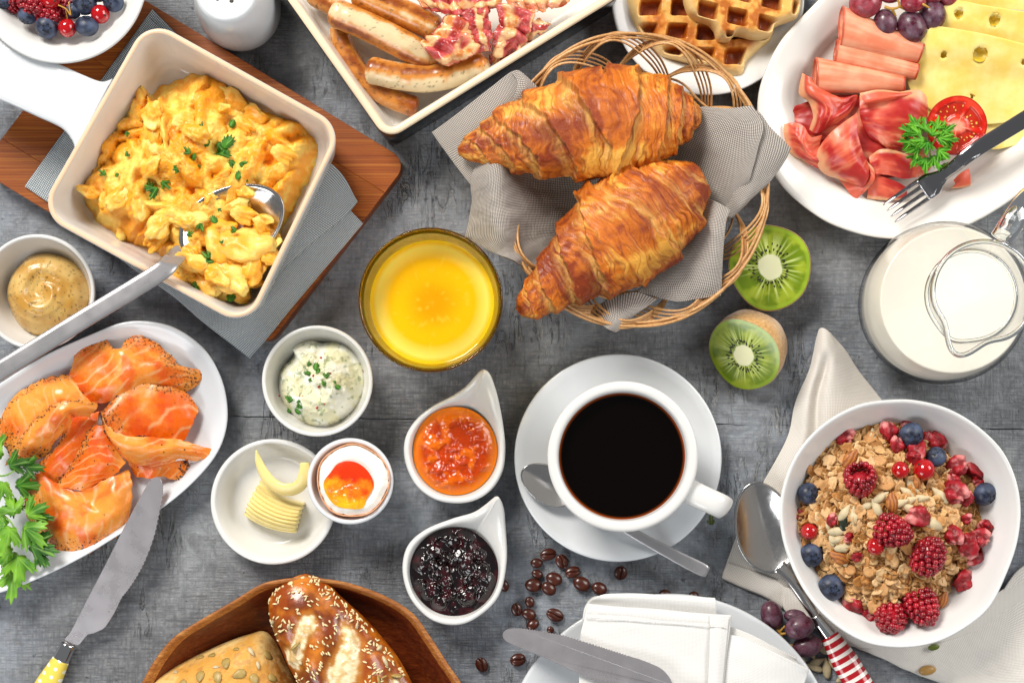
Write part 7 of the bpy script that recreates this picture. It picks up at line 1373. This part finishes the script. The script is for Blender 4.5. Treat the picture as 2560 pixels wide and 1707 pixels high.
for k in range(280):
    x, y = inside(); z = gz(x, y) + rg.uniform(.12, .28); s = rg.uniform(1.0, 1.5); rot = (rg.uniform(-.55, .55), rg.uniform(-.55, .55), rg.uniform(0, 6.3))
    lb = 'toasted oat flake lying loose on the granola heap in the bowl'
    if k < 8: o = mk('oat_flake', FL[k], M_OAT, loc=(0, 0, 0), label=lb, cat='oat flake', group='oat flakes on the granola heap'); KID[o] = []; FO[k] = o; moveto(o, (x, y, z), rot, s)
    else: dup(FO[k % 8], (x, y, z), rot, s, lb)
GT = 'toppings on the granola'; GUSED = set()
GMK = [('the topmost blueberry', 1123, 363), ('the second blueberry from the top', 1243, 470), ('the blueberry nearest the soup spoon', 625, 648), ('the starry blueberry by an almond', 640, 945), ('the lowest blueberry', 735, 1103), ('the blueberry by the bare wall', 1480, 650), ('the hollow raspberry', 875, 583), ('the central raspberry', 1030, 830), ('the plump raspberry', 1205, 950), ('the lowest raspberry', 1022, 1250), ('the smaller twin redcurrant', 1070, 533), ('the bigger twin redcurrant', 1185, 532), ('the redcurrant at the heap centre', 950, 903), ('the lone redcurrant by the wall', 1528, 838), ('the redcurrant on the spoon side', 628, 832), ('the upper almond', 828, 480), ('the upright almond', 1030, 690), ('the almond by the starry blueberry', 775, 955), ('the dark pumpkin seed', 795, 790)]
def onheap(x, y, r, sink=.25):
    p = vH(x, y, 5.2); z = gz(p[0], p[1]) + r * (1 - sink) + .26; return vH(x, y, z)
for x, y, r, rot, lb in [(1123, 363, 62, (.35, .45, 0), 'large blueberry at the top of the granola next to the strawberry pieces'), (1243, 470, 52, (-.6, -.5, 0), 'blueberry just above the two touching redcurrants'), (625, 648, 55, (-.2, .5, 0), 'blueberry on the granola edge closest to the big spoon bowl'), (640, 945, 60, (.25, .1, 0), 'blueberry with its star up beside an almond near the rim'), (735, 1103, 67, (.15, .1, 0), 'largest blueberry low on the granola near the grapes'), (1480, 650, 60, (.5, .7, 0), 'blueberry at the far edge by the bare bowl wall')]:
    rr = vH.r(r, 4.5); put('blue', onheap(x, y, rr), rot, 2 * rr, lb, GT)
for x, y, r, rot, lb in [(875, 583, 74, (2.3, .2, .4), 'raspberry with its hollow showing, under the upper almond'), (1030, 830, 76, (.5, .9, .3), 'raspberry in the centre of the granola beside the middle redcurrant'), (1205, 950, 80, (-.5, .8, .6), 'plump raspberry resting on pale flakes near the heap centre'), (1022, 1250, 76, (.3, -.4, .2), 'raspberry lowest in the bowl, touching its neighbour'), (1175, 1195, 78, (1.1, .5, .1), 'raspberry beside the lowest one with its side turned up')]:
    rr = vH.r(r, 4.5); put('rasp', onheap(x, y, rr, .35), rot, 2.05 * rr, lb, GT)
for x, y, r, lb in [(1070, 533, 43, 'smaller of the two redcurrants side by side at the top'), (1185, 532, 53, 'bigger redcurrant right under a blueberry'), (950, 903, 45, 'redcurrant tucked beside the central raspberry'), (628, 832, 43, 'redcurrant at the heap edge above a blueberry'), (1528, 838, 42, 'redcurrant lying apart against the bare bowl wall')]:
    rr = vH.r(r, 4.5); put('curr', onheap(x, y, rr), (.9, .3, x), 2 * rr, lb, GT)
for x, y, s, rot, lb in [(828, 480, 1.25, (.2, .1, -.55), 'whole almond just above a raspberry in the granola'), (1030, 690, 1.15, (.1, .2, .1), 'upright almond in the middle beside pale seeds'), (775, 955, 1.25, (.1, .3, 1.2), 'almond lying beside the starry blueberry'), (1275, 1165, 1.1, (.3, .2, -.3), 'almond behind the raspberry near the bowl edge'), (1150, 590, .9, (.3, .9, .5), 'half buried almond under the bigger redcurrant')]:
    put('almond', onheap(x, y, .28), rot, s, lb, GT)
for i, (x, y, r) in enumerate([(795, 370, 52), (1015, 345, 50), (1105, 292, 42), (1250, 395, 48), (1345, 515, 55), (1432, 528, 50), (1450, 580, 35), (1335, 640, 62), (1388, 665, 42), (1155, 762, 62), (1400, 905, 60), (1455, 860, 52), (1492, 930, 48), (1432, 965, 38), (1330, 850, 50), (1382, 1070, 56), (838, 1185, 52), (910, 1245, 45), (580, 750, 34), (740, 775, 32), (1480, 805, 35), (1150, 435, 55), (860, 955, 28), (1055, 410, 40), (1130, 475, 40), (1210, 385, 36), (1390, 770, 30), (1330, 585, 34), (820, 860, 26), (1110, 828, 25)]):
    rr = vH.r(r, 4.5); put('straw', onheap(x, y, rr * .6), (i * .9 % 1.2 - .6, i * .7 % 1.2 - .6, i * 1.7), 2.1 * rr, near('dried strawberry piece', x, y, GMK, GUSED), 'dried strawberry pieces by the wall' if x > 1300 else ('dried strawberry pieces at the top' if y < 480 else 'dried strawberry pieces among the flakes'))
for i, (x, y, rz, s) in enumerate([(935, 380, 0, 1.5), (975, 665, -1.0, 1.4), (955, 717, .5, 1.5), (915, 705, -1.2, 1.2), (1065, 695, -1.2, 1.4), (1112, 680, -1.3, 1.4), (1165, 672, -1.4, 1.4), (1262, 655, .8, 1.6), (1112, 720, 1.0, 1.5), (770, 830, -1.4, 1.5), (800, 908, -1.4, 1.5), (795, 960, .3, 1.3), (800, 738, -.6, 1.4), (845, 755, 0, 1.4), (1215, 790, 1.1, 1.9), (1125, 610, .6, 1.6), (690, 838, .4, 1.2), (920, 1180, 1.2, 1.4), (1055, 1175, .9, .9), (770, 868, -1.2, 1.2), (740, 860, .1, 1.3), (720, 800, .2, 1.0), (1100, 640, .9, 1.3)]):
    put('sun', onheap(x, y, .1), (rg.uniform(-.2, .2), rg.uniform(-.2, .2), rz), s, near('sunflower seed on the granola', x, y, GMK, GUSED), 'sunflower seeds on the granola')
mk('pumpkin_seed', blob(onheap(795, 790, .08), (.33, .55, .14), 3, .08, 2), plain('dark_pumpkin_seed', '#1c2412', .4, coat=.2), label='dark green pumpkin seed among pale sunflower seeds in the granola', cat='pumpkin seed')
# ================================================================== big spoon with the striped handle
bs = thing('soup_spoon', 'large steel spoon with a red and white striped handle under the granola bowl', 'spoon', vH(400, 810, .3))
ax = (vH(400, 800, 1) - vH(760, 1380, 1))[:2]; ax = np.array([-.28, .96]) * 1.0; ax /= np.linalg.norm(ax)
spoon_bowl(vH(415, 812, 1.25), ax, vH.r(228, 1), vH.r(150, 1), .8, .15, M_STEEL, bs, .1)
nk = cr([vH(480, 1000, 1.15), vH(540, 1060, .95), vH(600, 1150, .75), vH(640, 1215, .75), vH(668, 1262, .75)], 30); mk('neck', tube(nk, np.c_[np.linspace(.5, .3, 30), np.linspace(.12, .2, 30)], 14, up=(0, 0, 1)), M_STEEL, bs)
along(vH, (655, 1240), (728, 1340), .8, .85, [(0, .42, .3), (1, .62, .5)], 24, M_CHROME, bs, 'ferrule', 14)
pa, pb = vH(725, 1335, .85), vH(920, 1660, .85); q = np.linspace(0, 1, 60); V_, F_ = tube(pa + np.outer(q, pb - pa), np.c_[np.interp(q, [0, .03, .4, 1], [.6, .68, .95, .98]), np.interp(q, [0, 1], [.5, .7])], 32, up=(0, 0, 1))
n = N('striped_handle', .2); w_ = n.wave(.5, n.co((1, 1, 1), uv=True), 0, 'X', 0); n.set('Base Color', n.mix(n.ramp(w_, [(.58, 0.0), (.64, 1.0)]), '#b01420', '#efe6df')); n.set('Coat Weight', .4)
dd_ = (pb - pa) / np.linalg.norm(pb - pa); mk('handle', (V_, F_), n.m, bs, uv=np.c_[(V_ - pa) @ dd_, V_[:, 0] * 0])
# ---- seeds lying on the table
for i, (x, y, rz, s) in enumerate([(665, 1465, -1.2, 1.9), (650, 1490, 1.2, 1.9), (712, 1495, .1, 2.2), (738, 1460, .4, 1.8), (592, 1458, .2, 1.6), (690, 1402, .9, 1.6), (795, 1540, -1, 1.8), (640, 1425, .5, 1.2)]):
    p = vH(x, y, .2); o = dup(proto('sun'), p, (0, .1, rz), s * .7, 'loose sunflower seed on the table around the striped spoon handle', 'sunflower seeds on the table')
mk('pine_nut', blob(vH(1200, 1505, .62), (.62, .34, .28), 3, .06, 2, rot=rotm(0, 0, .15)), plain('tan_seed', '#b98d4c', .4, vary=.25), label='single tan seed lying alone on the white linen', cat='seed')
mk('pumpkin_seed', blob(vH(1232, 1393, .85), (.42, .22, .12), 3, .06, 2, rot=rotm(0, 0, .2)), plain('green_pumpkin_seed', '#5d6b22', .4, vary=.3), label='green pumpkin seed on the linen below the bowl rim', cat='pumpkin seed')
V, F, C_ = leaf(.6, 3, 4, 77, .2, '#3c4420', '#5a6430'); mk('dry_leaf', (V + vH(152, 795, .06), F), M_PARS, col=C_, label='small dull green leaf scrap under the coffee cup handle', cat='leaf scrap')
# ================================================================== coffee beans
BN = 'spilled coffee beans'
for x, y, a, b, rz, up, lb in [(445, 485, 55, 40, 1.8, 1, 'coffee bean farthest up in the pile, crease showing, by the saucer'), (370, 540, 42, 32, 1.6, 0, 'smooth bean at the upper side of the pile toward the jam dish'), (535, 530, 50, 42, .5, 1, 'creased bean second from the saucer in the pile'), (605, 600, 53, 38, 1.9, 1, 'creased bean in the row leading out of the pile'), (375, 612, 40, 28, 1.2, 0, 'small shaded bean in the pile middle'), (485, 645, 56, 44, 1.2, 0, 'round backed bean in the heart of the pile'), (350, 685, 58, 45, 1.5, 0, 'darkest bean of the pile, in shade'), (450, 708, 53, 42, .9, 0, 'glossy bean at the bottom of the pile'), (665, 677, 60, 48, 1.1, 0, 'big smooth bean touching the last one of the row'), (780, 707, 53, 42, 1.2, 0, 'last smooth bean of the row toward the napkin'), (920, 605, 47, 44, .1, 1, 'lone creased bean between saucer and napkin'), (1208, 748, 42, 36, 1.5, 0, 'bean half hidden by the napkin fold under the teaspoon end'), (1397, 756, 36, 32, 1.5, 0, 'bean at the end of the napkin fold'), (160, 690, 40, 30, .2, 0, 'bean peeking from behind the cherry jam dish'), (325, 795, 38, 32, .4, 0, 'upper bean of the small cluster above the knife'), (240, 845, 45, 36, .3, 1, 'outer bean of the small cluster above the knife'), (320, 875, 50, 38, 1.3, 0, 'lower bean of the small cluster above the knife'), (490, 880, 60, 42, 1.2, 1, 'large creased bean alone close to the plate'), (345, 942, 44, 34, 2.1, 0, 'bean just above the serrated knife edge'), (460, 978, 27, 24, .2, 0, 'tiny part of a bean behind the knife'), (248, 1172, 53, 42, 1.8, 1, 'creased bean below the knife tip'), (12, 1205, 52, 40, .5, 1, 'creased bean nearest the bread platter')]:
    h = .35 + (.25 if (x, y) in ((485, 645), (450, 708)) else 0); put('bean', vG(x, y, h), ((0 if up else math.pi) + .15, .12, rz - math.pi / 2 + math.pi / 2), (2 * vG.r(b, h) / .72, 2 * vG.r(a, h), 2 * vG.r(b, h) / .8), lb, BN)
# ================================================================== folded white napkin and knife on the side plate
wn = thing('white_napkin', 'thick white cotton napkin folded in layers on the side plate', 'napkin', vG(1150, 1000, 1.0))
Gg = lambda x, y, h: vG(x, y, h)
cloth_part('rolled_top', [[Gg(668, 910, 2.4), Gg(690, 815, 2.6), Gg(745, 765, 3.0), Gg(820, 752, 3.1)], [Gg(960, 890, 2.8), Gg(960, 800, 3.1), Gg(965, 760, 3.3), Gg(970, 745, 3.2)], [Gg(1260, 900, 2.8), Gg(1260, 820, 3.1), Gg(1260, 775, 3.3), Gg(1260, 758, 3.2)], [Gg(1540, 920, 2.7), Gg(1545, 850, 3.0), Gg(1540, 795, 3.2), Gg(1530, 772, 3.1)]], M_COTTON, wn, 50, 80, .3, .04, .6, 1)
cloth_part('second_layer', [[Gg(1560, 930, 2.4), Gg(1680, 970, 2.7), Gg(1800, 1020, 2.9), Gg(1930, 1090, 2.9), Gg(2068, 1160, 2.6)], [Gg(1560, 1080, 2.5), Gg(1700, 1090, 2.8), Gg(1830, 1130, 2.9), Gg(1950, 1170, 2.8), Gg(2072, 1190, 2.4)], [Gg(1540, 1250, 2.5), Gg(1700, 1250, 2.6), Gg(1850, 1280, 2.6), Gg(1980, 1290, 2.5), Gg(2090, 1300, 2.3)], [Gg(1500, 1480, 2.5), Gg(1700, 1480, 2.5), Gg(1850, 1480, 2.5), Gg(1980, 1480, 2.4), Gg(2110, 1480, 2.3)]], M_COTTON, wn, 70, 70, .2, .06, .5, 3)
cloth_part('third_layer', [[Gg(1600, 1000, 3.0), Gg(1720, 1030, 3.2), Gg(1860, 1090, 3.3), Gg(2000, 1160, 3.3), Gg(2148, 1232, 3.0)], [Gg(1590, 1120, 3.0), Gg(1720, 1150, 3.2), Gg(1860, 1200, 3.2), Gg(2000, 1250, 3.1), Gg(2135, 1275, 2.8)], [Gg(1560, 1300, 2.9), Gg(1720, 1320, 3.0), Gg(1860, 1340, 3.0), Gg(2000, 1350, 2.9), Gg(2110, 1360, 2.7)], [Gg(1560, 1500, 2.9), Gg(1720, 1500, 2.9), Gg(1860, 1500, 2.9), Gg(2000, 1500, 2.8), Gg(2120, 1500, 2.7)]], M_COTTON, wn, 70, 70, .2, .05, .6, 4)
cloth_part('front_panel', [[Gg(700, 805, 3.35), Gg(900, 825, 3.6), Gg(1150, 840, 3.6), Gg(1400, 865, 3.6), Gg(1640, 880, 3.4)], [Gg(680, 910, 3.3), Gg(900, 920, 3.6), Gg(1150, 940, 3.6), Gg(1400, 965, 3.6), Gg(1632, 975, 3.4)], [Gg(655, 1020, 3.2), Gg(900, 1040, 3.5), Gg(1150, 1060, 3.5), Gg(1400, 1080, 3.5), Gg(1615, 1100, 3.3)], [Gg(650, 1200, 3.1), Gg(900, 1200, 3.4), Gg(1150, 1220, 3.4), Gg(1400, 1220, 3.4), Gg(1600, 1230, 3.2)], [Gg(645, 1480, 3.1), Gg(900, 1480, 3.4), Gg(1150, 1480, 3.4), Gg(1400, 1480, 3.4), Gg(1580, 1480, 3.2)]], M_COTTON, wn, 110, 80, .22, .05, .5, 5)
cloth_part('hem_band', [[Gg(712, 815, 3.43), Gg(900, 835, 3.68), Gg(1150, 850, 3.70), Gg(1400, 875, 3.68), Gg(1634, 888, 3.48)], [Gg(698, 850, 3.44), Gg(900, 866, 3.70), Gg(1150, 884, 3.71), Gg(1400, 910, 3.70), Gg(1632, 922, 3.49)], [Gg(685, 885, 3.34), Gg(900, 900, 3.6), Gg(1150, 920, 3.62), Gg(1400, 946, 3.60), Gg(1630, 958, 3.42)]], M_COTTON, wn, 90, 24, .1, .02, .5, 6)
cloth_part('side_hem', [[Gg(1500, 880, 3.72), Gg(1560, 890, 3.74), Gg(1625, 900, 3.6)], [Gg(1500, 1060, 3.68), Gg(1560, 1070, 3.7), Gg(1608, 1080, 3.5)], [Gg(1490, 1300, 3.6), Gg(1545, 1300, 3.6), Gg(1585, 1300, 3.4)], [Gg(1480, 1480, 3.58), Gg(1530, 1480, 3.6), Gg(1570, 1480, 3.4)]], M_COTTON, wn, 24, 70, .1, .02, .5, 7)
ps = []
for k in range(46):
    q = k / 46; p = Gg(700 + 920 * q, 895 + 68 * q, 3.78 + .06 * math.sin(math.pi * min(1, q * 6) / 2) * (q < .9) - (.12 if q < .06 else 0)); ps.append(blob(p, (.13, .035, .035), 1, rot=rotm(0, 0, -.07)))
mk('stitching', join(ps), M_COTTON, wn, kind='stuff')
k2 = thing('table_knife', 'serrated steel table knife laid across the folded white napkin', 'knife', vG(700, 1150, 2.5))
up_ = cr(np.array([(150, 1030), (150, 1000), (185, 972), (230, 966), (330, 975), (430, 992), (530, 1008), (640, 1038), (760, 1074), (860, 1105), (965, 1138)]), 120); t_ = np.gradient(up_, axis=0); t_ /= np.linalg.norm(t_, axis=1, keepdims=True)
amp = np.where(np.arange(120) % 2 == 0, 3.2, -3.2) * sst(20, 26, np.arange(120)); up_ = up_ + np.c_[-t_[:, 1], t_[:, 0]] * amp[:, None]
lo_ = cr(np.array([(965, 1138), (1040, 1160), (1120, 1190), (1180, 1220), (1225, 1265), (1270, 1330), (1400, 1380), (1700, 1490), (1680, 1560), (1380, 1450), (1150, 1380), (1000, 1360), (800, 1322), (600, 1240), (400, 1148), (300, 1112), (200, 1070), (165, 1050), (150, 1030)]), 150)
kx2 = np.array([vG(x, y, 3.4)[:2] for x, y in np.vstack([up_, lo_[1:-1]])]); xa, xb = vG(150, 1000, 3)[0], vG(1000, 1200, 3)[0]
mk('blade', prism(kx2, lambda x, y: 3.1 + .8 * np.clip((x - xa) / (xb - xa), 0, 1.3), .14, .03), M_BLADE, k2, smooth=False)
